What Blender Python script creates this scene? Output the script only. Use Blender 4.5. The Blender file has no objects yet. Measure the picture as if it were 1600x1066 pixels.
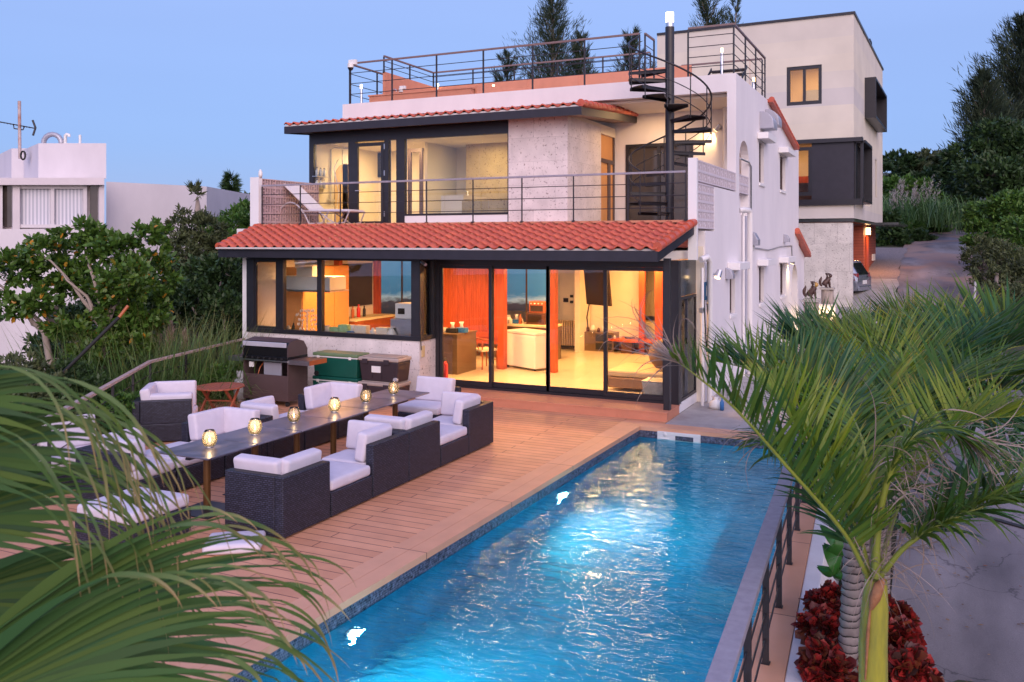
import bpy, bmesh, math, random
import numpy as np
from mathutils import Vector, Matrix
R = math.radians
random.seed(7)
S = bpy.context.scene
COL = S.collection

# ---------------------------------------------------------------- camera
F, CX, HY, H = 1385.0, 800.0, 377.0, 3.1          # measured from the vanishing points
YAW = R(25.3)
cs, sn = math.cos(YAW), math.sin(YAW)
cam = bpy.data.cameras.new("camera")
cam_o = bpy.data.objects.new("camera", cam)
COL.objects.link(cam_o)
cam_o.location = (0, 0, H)
cam_o.rotation_euler = (R(90), 0, YAW)
cam.sensor_width = 36
cam.lens = F / 1600 * 36
cam.shift_y = -(533 - HY) / 1600
cam.clip_start = 0.05
cam.clip_end = 2000
S.camera = cam_o
cam.dof.use_dof = True
cam.dof.focus_distance = 14
cam.dof.aperture_fstop = 5.6

# ---------------------------------------------------------------- world: dusk sky
w = bpy.data.worlds.new("World")
S.world = w
w.use_nodes = True
N = w.node_tree.nodes
L = w.node_tree.links
N.clear()
out = N.new('ShaderNodeOutputWorld')
bg = N.new('ShaderNodeBackground')
sky = N.new('ShaderNodeTexSky')
sky.sky_type = 'NISHITA'
sky.sun_disc = False
sky.sun_elevation = R(4)
sky.sun_rotation = R(180 - 40)
sky.ozone_density = 3.0
sky.dust_density = 0.6
tc = N.new('ShaderNodeTexCoord')
sep = N.new('ShaderNodeSeparateXYZ')
L.new(tc.outputs['Generated'], sep.inputs[0])
ramp = N.new('ShaderNodeValToRGB')
e = ramp.color_ramp.elements
e[0].position = 0.0
e[0].color = (0.275, 0.38, 0.73, 1)
e[1].position = 1.0
e[1].color = (0.16, 0.24, 0.62, 1)
for p, c in ((0.10, (0.255, 0.385, 0.775)), (0.26, (0.31, 0.425, 0.815)), (0.5, (0.27, 0.37, 0.78))):
    k = e.new(p)
    k.color = (*c, 1)
L.new(sep.outputs['Z'], ramp.inputs[0])
# glow of the set sun behind the camera
dot = N.new('ShaderNodeVectorMath')
dot.operation = 'DOT_PRODUCT'
dot.inputs[1].default_value = Vector((0.62, -0.77, 0.12)).normalized()
L.new(tc.outputs['Generated'], dot.inputs[0])
gr = N.new('ShaderNodeValToRGB')
g = gr.color_ramp.elements
g[0].position = 0.0
g[0].color = (0, 0, 0, 1)
g[1].position = 1.0
g[1].color = (1.85, 1.30, 1.16, 1)
k = g.new(0.45)
k.color = (0.40, 0.29, 0.36, 1)
L.new(dot.outputs['Value'], gr.inputs[0])
add = N.new('ShaderNodeMixRGB')
add.blend_type = 'ADD'
add.inputs[0].default_value = 1
L.new(ramp.outputs[0], add.inputs[1])
L.new(gr.outputs[0], add.inputs[2])
sc_ = N.new('ShaderNodeMixRGB')
sc_.blend_type = 'ADD'
sc_.inputs[0].default_value = 0.05
L.new(add.outputs[0], sc_.inputs[1])
L.new(sky.outputs[0], sc_.inputs[2])
nz = N.new('ShaderNodeTexNoise')
nz.inputs['Scale'].default_value = 1.6
nz.inputs['Detail'].default_value = 3
mp = N.new('ShaderNodeMapping')
mp.inputs['Scale'].default_value = (1, 1, 7)
L.new(tc.outputs['Generated'], mp.inputs[0])
L.new(mp.outputs[0], nz.inputs[0])
nr = N.new('ShaderNodeMapRange')
nr.inputs[3].default_value = 0.93
nr.inputs[4].default_value = 1.06
L.new(nz.outputs[0], nr.inputs[0])
mul = N.new('ShaderNodeVectorMath')
mul.operation = 'SCALE'
L.new(sc_.outputs[0], mul.inputs[0])
L.new(nr.outputs[0], mul.inputs['Scale'])
L.new(mul.outputs[0], bg.inputs[0])
L.new(bg.outputs[0], out.inputs[0])
bg.inputs[1].default_value = 1.0

# ---------------------------------------------------------------- last glow of the sun, very soft
sl = bpy.data.lights.new("sun", 'SUN')
sl.energy = 1.1
sl.angle = R(40)
sl.color = (1.0, 0.84, 0.76)
so = bpy.data.objects.new("sun", sl)
COL.objects.link(so)
so.rotation_euler = Vector((-0.50, 0.78, -0.42)).to_track_quat('-Z', 'Y').to_euler()

S.view_settings.view_transform = 'Standard'
S.view_settings.look = 'None'
S.view_settings.exposure = 0.08
S.view_settings.gamma = 1
S.render.engine = 'CYCLES'
cy = S.cycles
cy.use_denoising = True
cy.max_bounces = 10
cy.diffuse_bounces = 3
cy.glossy_bounces = 4
cy.transmission_bounces = 8
cy.transparent_max_bounces = 24
cy.sample_clamp_indirect = 6
cy.caustics_reflective = False
cy.caustics_refractive = True
cy.blur_glossy = 0.5

# ---------------------------------------------------------------- measuring: a pixel of the photograph -> a point of the place
def P(px, py, Z):
    X = (px - CX) / F * Z
    return Vector((X * cs - Z * sn, X * sn + Z * cs, H - (py - HY) / F * Z))
def G(px, py, z=0.0):
    return P(px, py, F * (H - z) / (py - HY))
def onY(px, py, Y):
    a = (px - CX) / F
    return P(px, py, Y / (a * sn + cs))
def onX(px, py, X):
    a = (px - CX) / F
    return P(px, py, X / (a * cs - sn))

# ---------------------------------------------------------------- mesh builder
class MB:
    def __init__(s):
        s.v = []
        s.f = []
        s.sm = []
    def add(s, vs, fs, smooth=False):
        n = len(s.v)
        s.v += [tuple(v) for v in vs]
        s.f += [tuple(i + n for i in f) for f in fs]
        s.sm += [smooth] * len(fs)
        return s
    def box(s, x0, y0, z0, x1, y1, z1, M=None):
        if x0 > x1: x0, x1 = x1, x0
        if y0 > y1: y0, y1 = y1, y0
        if z0 > z1: z0, z1 = z1, z0
        vs = [Vector(p) for p in ((x0,y0,z0),(x1,y0,z0),(x1,y1,z0),(x0,y1,z0),(x0,y0,z1),(x1,y0,z1),(x1,y1,z1),(x0,y1,z1))]
        if M is not None:
            vs = [M @ p for p in vs]
        return s.add(vs, [(0,3,2,1),(4,5,6,7),(0,1,5,4),(1,2,6,5),(2,3,7,6),(3,0,4,7)])
    def hexa(s, b, t):      # bottom 4 ccw, top 4 ccw
        return s.add(list(b) + list(t), [(0,3,2,1),(4,5,6,7),(0,1,5,4),(1,2,6,5),(2,3,7,6),(3,0,4,7)])
    def bar(s, a, b, wdt, hgt=None, up=(0,0,1)):
        a = Vector(a); b = Vector(b)
        hgt = hgt or wdt
        d = (b - a).normalized()
        u = Vector(up)
        if abs(d.dot(u)) > 0.98: u = Vector((0,1,0))
        r = d.cross(u).normalized() * (wdt / 2)
        q = r.cross(d).normalized() * (hgt / 2)
        return s.hexa([a - r - q, a + r - q, b + r - q, b - r - q], [a - r + q, a + r + q, b + r + q, b - r + q])
    def tube(s, pts, r, n=8, cap=True):
        pts = [Vector(p) for p in pts]
        rs = r if isinstance(r, (list, tuple)) else [r] * len(pts)
        vs = []
        prev = None
        for i, p in enumerate(pts):
            d = (pts[min(i + 1, len(pts) - 1)] - pts[max(i - 1, 0)]).normalized()
            if prev is None:
                u = Vector((0,0,1)) if abs(d.z) < 0.9 else Vector((1,0,0))
                a = d.cross(u).normalized()
            else:
                a = (prev - d * prev.dot(d)).normalized()
            prev = a
            b = d.cross(a)
            for k in range(n):
                t = 2 * math.pi * k / n
                vs.append(p + (a * math.cos(t) + b * math.sin(t)) * rs[i])
        fs = []
        for i in range(len(pts) - 1):
            for k in range(n):
                fs.append((i*n+k, i*n+(k+1)%n, (i+1)*n+(k+1)%n, (i+1)*n+k))
        s.add(vs, fs, True)
        if cap:
            m = len(vs)
            s.add(vs[:n], [tuple(range(n))[::-1]])
            s.add(vs[m-n:], [tuple(range(n))])
        return s
    def lathe(s, prof, c=(0,0,0), n=24, M=None):
        c = Vector(c)
        vs = []
        for r, z in prof:
            for k in range(n):
                t = 2 * math.pi * k / n
                p = Vector((r * math.cos(t), r * math.sin(t), z))
                vs.append((M @ p if M is not None else p) + c)
        fs = []
        for i in range(len(prof) - 1):
            for k in range(n):
                fs.append((i*n+k, i*n+(k+1)%n, (i+1)*n+(k+1)%n, (i+1)*n+k))
        return s.add(vs, fs, True)
    def prism(s, poly, z0, z1):      # poly of (x,y) ccw
        n = len(poly)
        vs = [(x, y, z0) for x, y in poly] + [(x, y, z1) for x, y in poly]
        fs = [tuple(range(n))[::-1], tuple(range(n, 2*n))] + [(i, (i+1)%n, n+(i+1)%n, n+i) for i in range(n)]
        return s.add(vs, fs)
    def prism_axis(s, poly, a0, a1, axis='x'):   # poly of (u,z); extruded along axis
        n = len(poly)
        if axis == 'x':
            vs = [(a0, u, z) for u, z in poly] + [(a1, u, z) for u, z in poly]
        else:
            vs = [(u, a0, z) for u, z in poly] + [(u, a1, z) for u, z in poly]
        fs = [tuple(range(n))[::-1], tuple(range(n, 2*n))] + [(i, (i+1)%n, n+(i+1)%n, n+i) for i in range(n)]
        return s.add(vs, fs)
    def cells(s, u0, u1, z0, z1, holes, axis, t0, t1):
        us = sorted({u0, u1, *[h[0] for h in holes], *[h[1] for h in holes]})
        zs = sorted({z0, z1, *[h[2] for h in holes], *[h[3] for h in holes]})
        us = [u for u in us if u0 <= u <= u1]
        zs = [z for z in zs if z0 <= z <= z1]
        for j in range(len(zs) - 1):
            run = None
            for i in range(len(us)):
                solid = False
                if i < len(us) - 1:
                    cu = (us[i] + us[i+1]) / 2
                    cz = (zs[j] + zs[j+1]) / 2
                    solid = not any(h[0] < cu < h[1] and h[2] < cz < h[3] for h in holes)
                if solid and run is None: run = us[i]
                if not solid and run is not None:
                    if axis == 'x': s.box(run, t0, zs[j], us[i], t1, zs[j+1])
                    else: s.box(t0, run, zs[j], t1, us[i], zs[j+1])
                    run = None
        return s
    def build(s, name, mat, parent=None, world=True, bevel=0, seg=2, sub=0, smooth=None, loc=None):
        me = bpy.data.meshes.new(name)
        off = Vector((0,0,0))
        if parent is not None and world:
            off = wloc(parent)
        if loc is not None: off = Vector(loc)
        me.from_pydata([tuple(Vector(v) - off) for v in s.v], [], s.f)
        fl = s.sm if smooth is None else [smooth] * len(s.f)
        me.polygons.foreach_set('use_smooth', fl)
        me.materials.append(mat)
        bm = bmesh.new()
        bm.from_mesh(me)
        bmesh.ops.recalc_face_normals(bm, faces=bm.faces)
        bm.to_mesh(me)
        bm.free()
        o = bpy.data.objects.new(name, me)
        COL.objects.link(o)
        if loc is not None: o.location = off
        if parent is not None: o.parent = parent
        if bevel:
            m = o.modifiers.new('bevel', 'BEVEL')
            m.width = bevel
            m.segments = seg
            m.limit_method = 'ANGLE'
            m.angle_limit = R(40)
            m.harden_normals = False
        if sub:
            m = o.modifiers.new('sub', 'SUBSURF')
            m.levels = m.render_levels = sub
        return o

def wloc(o):
    v = Vector(o.location)
    while o.parent is not None:
        o = o.parent
        v = v + Vector(o.location)
    return v

def tag(o, label=None, cat=None, group=None, kind=None):
    if label: o['label'] = label
    if cat: o['category'] = cat
    if group: o['group'] = group
    if kind: o['kind'] = kind
    return o

def thing(name, loc, label, cat, group=None, rz=0):
    o = bpy.data.objects.new(name, None)
    COL.objects.link(o)
    o.empty_display_size = 0.2
    o.location = loc
    o.rotation_euler = (0, 0, rz)
    return tag(o, label, cat, group)

def kids(o):
    return [c for c in bpy.data.objects if c.parent is o]

def copy_tree(o, parent=None):
    c = o.copy()
    COL.objects.link(c)
    if parent is not None: c.parent = parent
    for ch in kids(o):
        copy_tree(ch, c)
    return c

def from_arrays(name, V, Fq, mat, parent=None, smooth=False, loc=None, uv=None):
    """V (n,3) array, Fq (m,k) index array"""
    V = np.asarray(V, dtype=np.float32)
    off = np.zeros(3, dtype=np.float32)
    if parent is not None: off = np.array(wloc(parent), dtype=np.float32)
    if loc is not None: off = np.array(loc, dtype=np.float32)
    V = V - off
    Fq = np.asarray(Fq, dtype=np.int32)
    m, k = Fq.shape
    me = bpy.data.meshes.new(name)
    me.vertices.add(len(V))
    me.vertices.foreach_set('co', V.ravel())
    me.loops.add(m * k)
    me.loops.foreach_set('vertex_index', Fq.ravel())
    me.polygons.add(m)
    me.polygons.foreach_set('loop_start', np.arange(0, m * k, k, dtype=np.int32))
    me.polygons.foreach_set('loop_total', np.full(m, k, dtype=np.int32))
    if smooth: me.polygons.foreach_set('use_smooth', np.ones(m, dtype=bool))
    if uv is not None:
        ul = me.uv_layers.new(name='UVMap')
        ul.data.foreach_set('uv', np.asarray(uv, dtype=np.float32)[Fq.ravel()].ravel())
    me.materials.append(mat)
    me.update()
    me.validate()
    o = bpy.data.objects.new(name, me)
    COL.objects.link(o)
    if loc is not None: o.location = loc
    if parent is not None: o.parent = parent
    return o

# ---------------------------------------------------------------- materials
def nm(name):
    m = bpy.data.materials.new(name)
    m.use_nodes = True
    n = m.node_tree.nodes
    return m, n, m.node_tree.links, n['Principled BSDF']

def coords(n, l, scale=(1,1,1), rot=(0,0,0), world=True):
    if world:
        g_ = n.new('ShaderNodeNewGeometry')
        o = g_.outputs['Position']
    else:
        g_ = n.new('ShaderNodeTexCoord')
        o = g_.outputs['Object']
    mp = n.new('ShaderNodeMapping')
    mp.inputs['Scale'].default_value = scale
    mp.inputs['Rotation'].default_value = rot
    l.new(o, mp.inputs[0])
    return mp.outputs[0]

def paint(name, col, rough=0.6, var=0.08, scale=3.0, bump=0.0, bscale=40, metal=0, spec=0.5, col2=None, world=True, stretch=(1,1,1), detail=6):
    m, n, l, b = nm(name)
    b.inputs['Roughness'].default_value = rough
    b.inputs['Metallic'].default_value = metal
    b.inputs['Specular IOR Level'].default_value = spec
    v = coords(n, l, stretch, world=world)
    t = n.new('ShaderNodeTexNoise')
    t.inputs['Scale'].default_value = scale
    t.inputs['Detail'].default_value = detail
    t.inputs['Roughness'].default_value = 0.6
    l.new(v, t.inputs['Vector'])
    r = n.new('ShaderNodeValToRGB')
    r.color_ramp.elements[0].position = 0.3
    r.color_ramp.elements[1].position = 0.7
    c2 = col2 or tuple(min(1, c * (1 - var)) for c in col)
    c1 = col if col2 else tuple(min(1, c * (1 + var)) for c in col)
    r.color_ramp.elements[0].color = (*c2, 1)
    r.color_ramp.elements[1].color = (*c1, 1)
    l.new(t.outputs[0], r.inputs[0])
    l.new(r.outputs[0], b.inputs['Base Color'])
    if bump:
        t2 = n.new('ShaderNodeTexNoise')
        t2.inputs['Scale'].default_value = bscale
        t2.inputs['Detail'].default_value = 4
        l.new(v, t2.inputs['Vector'])
        bp = n.new('ShaderNodeBump')
        bp.inputs['Strength'].default_value = bump
        bp.inputs['Distance'].default_value = 0.02
        l.new(t2.outputs[0], bp.inputs['Height'])
        l.new(bp.outputs[0], b.inputs['Normal'])
    return m

def emit(name, col, strength):
    m, n, l, b = nm(name)
    b.inputs['Base Color'].default_value = (*col, 1)
    b.inputs['Emission Color'].default_value = (*col, 1)
    b.inputs['Emission Strength'].default_value = strength
    return m

def glass(name, tint=(0.95, 0.97, 0.97), ior=1.4, rough=0.0):
    m, n, l, b = nm(name)
    n.remove(b)
    o = n['Material Output']
    tr = n.new('ShaderNodeBsdfTransparent')
    tr.inputs[0].default_value = (*tint, 1)
    gl = n.new('ShaderNodeBsdfGlossy')
    gl.inputs['Roughness'].default_value = rough
    gl.inputs['Color'].default_value = (0.9, 0.95, 1, 1)
    fr = n.new('ShaderNodeFresnel')
    fr.inputs[0].default_value = ior
    mx = n.new('ShaderNodeMixShader')
    l.new(fr.outputs[0], mx.inputs[0])
    l.new(tr.outputs[0], mx.inputs[1])
    l.new(gl.outputs[0], mx.inputs[2])
    l.new(mx.outputs[0], o.inputs[0])
    return m

def leafmat(name, cols, rough=0.45, trans=0.25, spec=0.4, tip=None, last=None):
    """leaf colour differs from leaf to leaf (random per mesh island)"""
    m, n, l, b = nm(name)
    g_ = n.new('ShaderNodeNewGeometry')
    r = n.new('ShaderNodeValToRGB')
    el = r.color_ramp.elements
    el[0].position = 0
    el[0].color = (*cols[0], 1)
    el[1].position = 1
    el[1].color = (*cols[-1], 1)
    if last: el[1].position = last + .01
    for i, c in enumerate(cols[1:-1]):
        k = el.new((i + 1) / (len(cols) - 1) if not last else last * (i + 1) / (len(cols) - 2))
        k.color = (*c, 1)
    l.new(g_.outputs['Random Per Island'], r.inputs[0])
    src = r.outputs[0]
    if tip:
        uvn = n.new('ShaderNodeUVMap')
        sp = n.new('ShaderNodeSeparateXYZ')
        l.new(uvn.outputs[0], sp.inputs[0])
        mr = n.new('ShaderNodeMapRange')
        mr.inputs[1].default_value = tip[1]
        mr.inputs[2].default_value = tip[2]
        l.new(sp.outputs['Y'], mr.inputs[0])
        mx = n.new('ShaderNodeMixRGB')
        mx.inputs[2].default_value = (*tip[0], 1)
        l.new(mr.outputs[0], mx.inputs[0])
        l.new(src, mx.inputs[1])
        src = mx.outputs[0]
    l.new(src, b.inputs['Base Color'])
    b.inputs['Roughness'].default_value = rough
    b.inputs['Specular IOR Level'].default_value = spec
    if trans:
        tl = n.new('ShaderNodeBsdfTranslucent')
        l.new(src, tl.inputs[0])
        mx = n.new('ShaderNodeMixShader')
        mx.inputs[0].default_value = trans
        l.new(b.outputs[0], mx.inputs[1])
        l.new(tl.outputs[0], mx.inputs[2])
        l.new(mx.outputs[0], n['Material Output'].inputs[0])
    return m

M = {}
M['white_wall'] = paint('white_wall_paint', (0.81, 0.765, 0.765), 0.75, 0.06, 1.1, 0.10, 30, stretch=(1.2, 1.2, .6), col2=(.73, .69, .695))
M['white_clean'] = paint('white_trim_paint', (0.80, 0.78, 0.78), 0.5, 0.02, 2)
M['black'] = paint('black_aluminium', (0.018, 0.017, 0.022), 0.38, 0.15, 6)
M['rail'] = paint('dark_rail_metal', (0.020, 0.018, 0.022), 0.42, 0.2, 8)
M['fascia'] = paint('black_fascia_timber', (0.020, 0.018, 0.027), 0.5, 0.2, 4, 0.05, 30)
M['tile'] = paint('red_clay_tile', (0.62, 0.130, 0.062), 0.48, 0.32, 5.5, 0.05, 60, col2=(.42, .078, .048))
M['mortar'] = paint('lime_mortar', (0.6, 0.55, 0.53), 0.8, 0.1, 8)
M['interior'] = paint('cream_interior_plaster', (0.78, 0.70, 0.58), 0.7, 0.04, 1.5)
M['ceiling'] = paint('cream_ceiling', (0.80, 0.74, 0.62), 0.7, 0.03, 1.2)
M['redwood'] = paint('red_stained_wood', (0.42, 0.075, 0.022), 0.4, 0.25, 3, 0, stretch=(6, 6, 0.6))
M['floor_tile'] = paint('cream_floor_tile', (0.66, 0.58, 0.44), 0.22, 0.06, 0.9)
M['glass'] = glass('window_glass')
M['clear_pvc'] = paint('white_downpipe_pvc', (0.78, 0.75, 0.74), 0.35, 0.02, 2)
M['steel'] = paint('brushed_steel', (0.62, 0.62, 0.64), 0.28, 0.06, 3, metal=1.0, stretch=(1, 1, 20))
M['steel_lid'] = paint('grill_steel_lid', (0.50, 0.50, 0.56), 0.3, 0.05, 3, metal=.2)
M['dark_brown'] = paint('dark_brown_enamel', (0.085, 0.055, 0.055), 0.45, 0.08, 5)
M['grill_black'] = paint('grill_black_enamel', (0.008, 0.008, 0.010), 0.22, 0.1, 4)
M['cushion'] = paint('lavender_white_cushion_fabric', (0.62, 0.57, 0.64), 0.85, 0.05, 7, 0.12, 260, world=False)
M['rail_top'] = paint('grey_rail_cap', (0.30, 0.28, 0.33), 0.5, 0.14, 14)
M['wood_cap'] = paint('weathered_wood_cap', (0.42, 0.31, 0.28), 0.55, 0.15, 10)
M['composite'] = paint('terracotta_composite', (0.60, 0.24, 0.14), 0.6, 0.07, 4)
M['lamp_warm'] = emit('warm_lamp_glow', (1.0, 0.66, 0.30), 6)
M['lamp_white'] = emit('white_lamp_glow', (1.0, 0.86, 0.66), 6)
M['screen_dark'] = paint('dark_tv_glass', (0.035, 0.022, 0.016), 0.15, 0.05, 2)
M['rubber'] = paint('black_rubber', (0.015, 0.015, 0.016), 0.7, 0.1, 8)
M['white_plastic'] = paint('white_plastic', (0.75, 0.74, 0.72), 0.35, 0.02, 4)
M['walnut'] = paint('dark_walnut', (0.10, 0.038, 0.018), 0.4, 0.25, 3, stretch=(1, 6, 6))
M['chairwood'] = paint('amber_chair_wood', (0.38, 0.10, 0.03), 0.4, 0.15, 4)
M['bronze'] = paint('bronze_laminate', (0.13, 0.085, 0.05), 0.3, 0.08, 4)

def stone(name, col, block=(0.9, 0.45), pits=True, mort=(0.5, 0.45, 0.44), rough_b=0.3, vert=True):
    """coral limestone slabs: faint joints, blotches and small dark pits"""
    m, n, l, b = nm(name)
    b.inputs['Roughness'].default_value = 0.8
    geo = n.new('ShaderNodeNewGeometry')
    sp = n.new('ShaderNodeSeparateXYZ')
    l.new(geo.outputs['Position'], sp.inputs[0])
    ad = n.new('ShaderNodeMath')
    l.new(sp.outputs['X'], ad.inputs[0])
    l.new(sp.outputs['Y'], ad.inputs[1])
    cb = n.new('ShaderNodeCombineXYZ')
    l.new(ad.outputs[0], cb.inputs[0])
    l.new(sp.outputs['Z'], cb.inputs[1])
    br = n.new('ShaderNodeTexBrick')
    br.inputs['Scale'].default_value = 1
    br.inputs['Brick Width'].default_value = block[0]
    br.inputs['Row Height'].default_value = block[1]
    br.inputs['Mortar Size'].default_value = 0.004
    br.inputs['Mortar Smooth'].default_value = 0.5
    br.inputs['Color1'].default_value = (*col, 1)
    br.inputs['Color2'].default_value = (*[c * 0.90 for c in col], 1)
    br.inputs['Mortar'].default_value = (*mort, 1)
    l.new(cb.outputs[0], br.inputs['Vector'])
    t = n.new('ShaderNodeTexNoise')
    t.inputs['Scale'].default_value = 2.6
    t.inputs['Detail'].default_value = 8
    l.new(geo.outputs['Position'], t.inputs['Vector'])
    r1 = n.new('ShaderNodeMapRange')
    r1.inputs[1].default_value = 0.3
    r1.inputs[2].default_value = 0.7
    r1.inputs[3].default_value = 0.84
    r1.inputs[4].default_value = 1.08
    l.new(t.outputs[0], r1.inputs[0])
    mu = n.new('ShaderNodeVectorMath')
    mu.operation = 'SCALE'
    l.new(br.outputs[0], mu.inputs[0])
    l.new(r1.outputs[0], mu.inputs['Scale'])
    t2 = n.new('ShaderNodeTexNoise')
    t2.inputs['Scale'].default_value = 17
    t2.inputs['Detail'].default_value = 5
    t2.inputs['Roughness'].default_value = 0.7
    l.new(geo.outputs['Position'], t2.inputs['Vector'])
    r2 = n.new('ShaderNodeValToRGB')
    r2.color_ramp.elements[0].position = 0.35
    r2.color_ramp.elements[0].color = (0.42, 0.36, 0.36, 1)
    r2.color_ramp.elements[1].position = 0.41
    r2.color_ramp.elements[1].color = (1, 1, 1, 1)
    l.new(t2.outputs[0], r2.inputs[0])
    mx = n.new('ShaderNodeMixRGB')
    mx.blend_type = 'MULTIPLY'
    mx.inputs[0].default_value = 1 if pits else 0
    l.new(mu.outputs[0], mx.inputs[1])
    l.new(r2.outputs[0], mx.inputs[2])
    l.new(mx.outputs[0], b.inputs['Base Color'])
    bp = n.new('ShaderNodeBump')
    bp.inputs['Strength'].default_value = rough_b
    bp.inputs['Distance'].default_value = 0.03
    l.new(t2.outputs[0], bp.inputs['Height'])
    l.new(bp.outputs[0], b.inputs['Normal'])
    return m
M['coral'] = stone('coral_limestone', (0.80, 0.72, 0.70), (1.1, 0.55))
M['coral_rough'] = stone('rough_coral_slabs', (0.70, 0.66, 0.60), (0.78, 1.0), mort=(0.30, 0.26, 0.24), rough_b=0.9)
M['travertine'] = stone('tan_bathroom_stone', (0.55, 0.42, 0.24), (1.2, 1.2))

def brickmat(name, c1, c2, mort, bw, rh, ms, off=0.5, rough=0.6, axes='xy', bump=0.0, rot=0.0, noise=0.12, nscale=3, smooth=0.1, spec=0.5):
    m, n, l, b = nm(name)
    b.inputs['Roughness'].default_value = rough
    b.inputs['Specular IOR Level'].default_value = spec
    geo = n.new('ShaderNodeNewGeometry') if axes != 'wick' else n.new('ShaderNodeTexCoord')
    pos = geo.outputs['Position'] if axes != 'wick' else geo.outputs['Object']
    if axes == 'xy':
        mp = n.new('ShaderNodeMapping')
        mp.inputs['Rotation'].default_value = (0, 0, rot)
        l.new(pos, mp.inputs[0])
        vec = mp.outputs[0]
    else:
        sp = n.new('ShaderNodeSeparateXYZ')
        l.new(pos, sp.inputs[0])
        ad = n.new('ShaderNodeMath')
        l.new(sp.outputs['X'], ad.inputs[0])
        l.new(sp.outputs['Y'], ad.inputs[1])
        cb = n.new('ShaderNodeCombineXYZ')
        l.new(ad.outputs[0], cb.inputs[0])
        l.new(sp.outputs['Z'], cb.inputs[1])
        if axes == 'wick':
            sb = n.new('ShaderNodeMath'); sb.operation = 'SUBTRACT'
            l.new(sp.outputs['X'], sb.inputs[0]); l.new(sp.outputs['Y'], sb.inputs[1])
            ad2 = n.new('ShaderNodeMath')
            l.new(sp.outputs['Z'], ad2.inputs[0])
            ms2 = n.new('ShaderNodeMath'); ms2.operation = 'MULTIPLY'; ms2.inputs[1].default_value = 0.0
            l.new(sb.outputs[0], ms2.inputs[0]); l.new(ms2.outputs[0], ad2.inputs[1])
            l.new(ad2.outputs[0], cb.inputs[1])
        vec = cb.outputs[0]
    br = n.new('ShaderNodeTexBrick')
    br.offset = off
    br.inputs['Scale'].default_value = 1
    br.inputs['Brick Width'].default_value = bw
    br.inputs['Row Height'].default_value = rh
    br.inputs['Mortar Size'].default_value = ms
    br.inputs['Mortar Smooth'].default_value = smooth
    br.inputs['Color1'].default_value = (*c1, 1)
    br.inputs['Color2'].default_value = (*c2, 1)
    br.inputs['Mortar'].default_value = (*mort, 1)
    l.new(vec, br.inputs['Vector'])
    t = n.new('ShaderNodeTexNoise')
    t.inputs['Scale'].default_value = nscale
    t.inputs['Detail'].default_value = 7
    l.new(pos, t.inputs['Vector'])
    r1 = n.new('ShaderNodeMapRange')
    r1.inputs[1].default_value = 0.3
    r1.inputs[2].default_value = 0.7
    r1.inputs[3].default_value = 1 - noise
    r1.inputs[4].default_value = 1 + noise
    l.new(t.outputs[0], r1.inputs[0])
    mu = n.new('ShaderNodeVectorMath')
    mu.operation = 'SCALE'
    l.new(br.outputs[0], mu.inputs[0])
    l.new(r1.outputs[0], mu.inputs['Scale'])
    l.new(mu.outputs[0], b.inputs['Base Color'])
    if bump:
        bp = n.new('ShaderNodeBump')
        bp.invert = True
        bp.inputs['Strength'].default_value = bump
        bp.inputs['Distance'].default_value = 0.01
        l.new(br.outputs['Fac'], bp.inputs['Height'])
        l.new(bp.outputs[0], b.inputs['Normal'])
    return m
M['deck'] = brickmat('deck_boards', (0.70, 0.34, 0.19), (0.62, 0.285, 0.155), (0.15, 0.045, 0.025), 2.4, 0.158, 0.006, off=0.37, rough=0.55, bump=0.3, noise=0.10)
M['coping'] = brickmat('coping_boards', (0.70, 0.36, 0.215), (0.65, 0.325, 0.19), (0.18, 0.06, 0.035), 40, 1.9, 0.006, rough=0.55, bump=0.3, noise=0.06)
M['wicker'] = brickmat('dark_wicker_weave', (0.052, 0.054, 0.092), (0.024, 0.025, 0.046), (0.004, 0.004, 0.006), 0.046, 0.021, 0.004, rough=0.5, axes='wick', bump=1.0, noise=0.25, nscale=40)
M['mosaic'] = brickmat('blue_grey_mosaic', (0.09, 0.10, 0.16), (0.025, 0.03, 0.055), (0.16, 0.16, 0.2), 0.022, 0.022, 0.002, rough=0.2, axes='xz', noise=0.6, nscale=26)
M['poolshell'] = brickmat('blue_pool_tile', (0.004, 0.36, 0.53), (0.003, 0.29, 0.46), (0.02, 0.38, 0.53), 0.15, 0.15, 0.004, rough=0.4, noise=0.22, nscale=1.8)
M['clapboard'] = brickmat('red_horizontal_boards', (0.40, 0.085, 0.04), (0.34, 0.07, 0.035), (0.10, 0.02, 0.01), 60, 0.12, 0.006, rough=0.5, axes='xz', bump=0.4)
M['modern'] = brickmat('rammed_earth_render', (0.70, 0.63, 0.51), (0.57, 0.53, 0.50), (0.63, 0.58, 0.51), 300, 0.62, 0.0, off=0.5, rough=0.85, axes='xz', noise=0.07, nscale=0.9, smooth=1)
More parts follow.
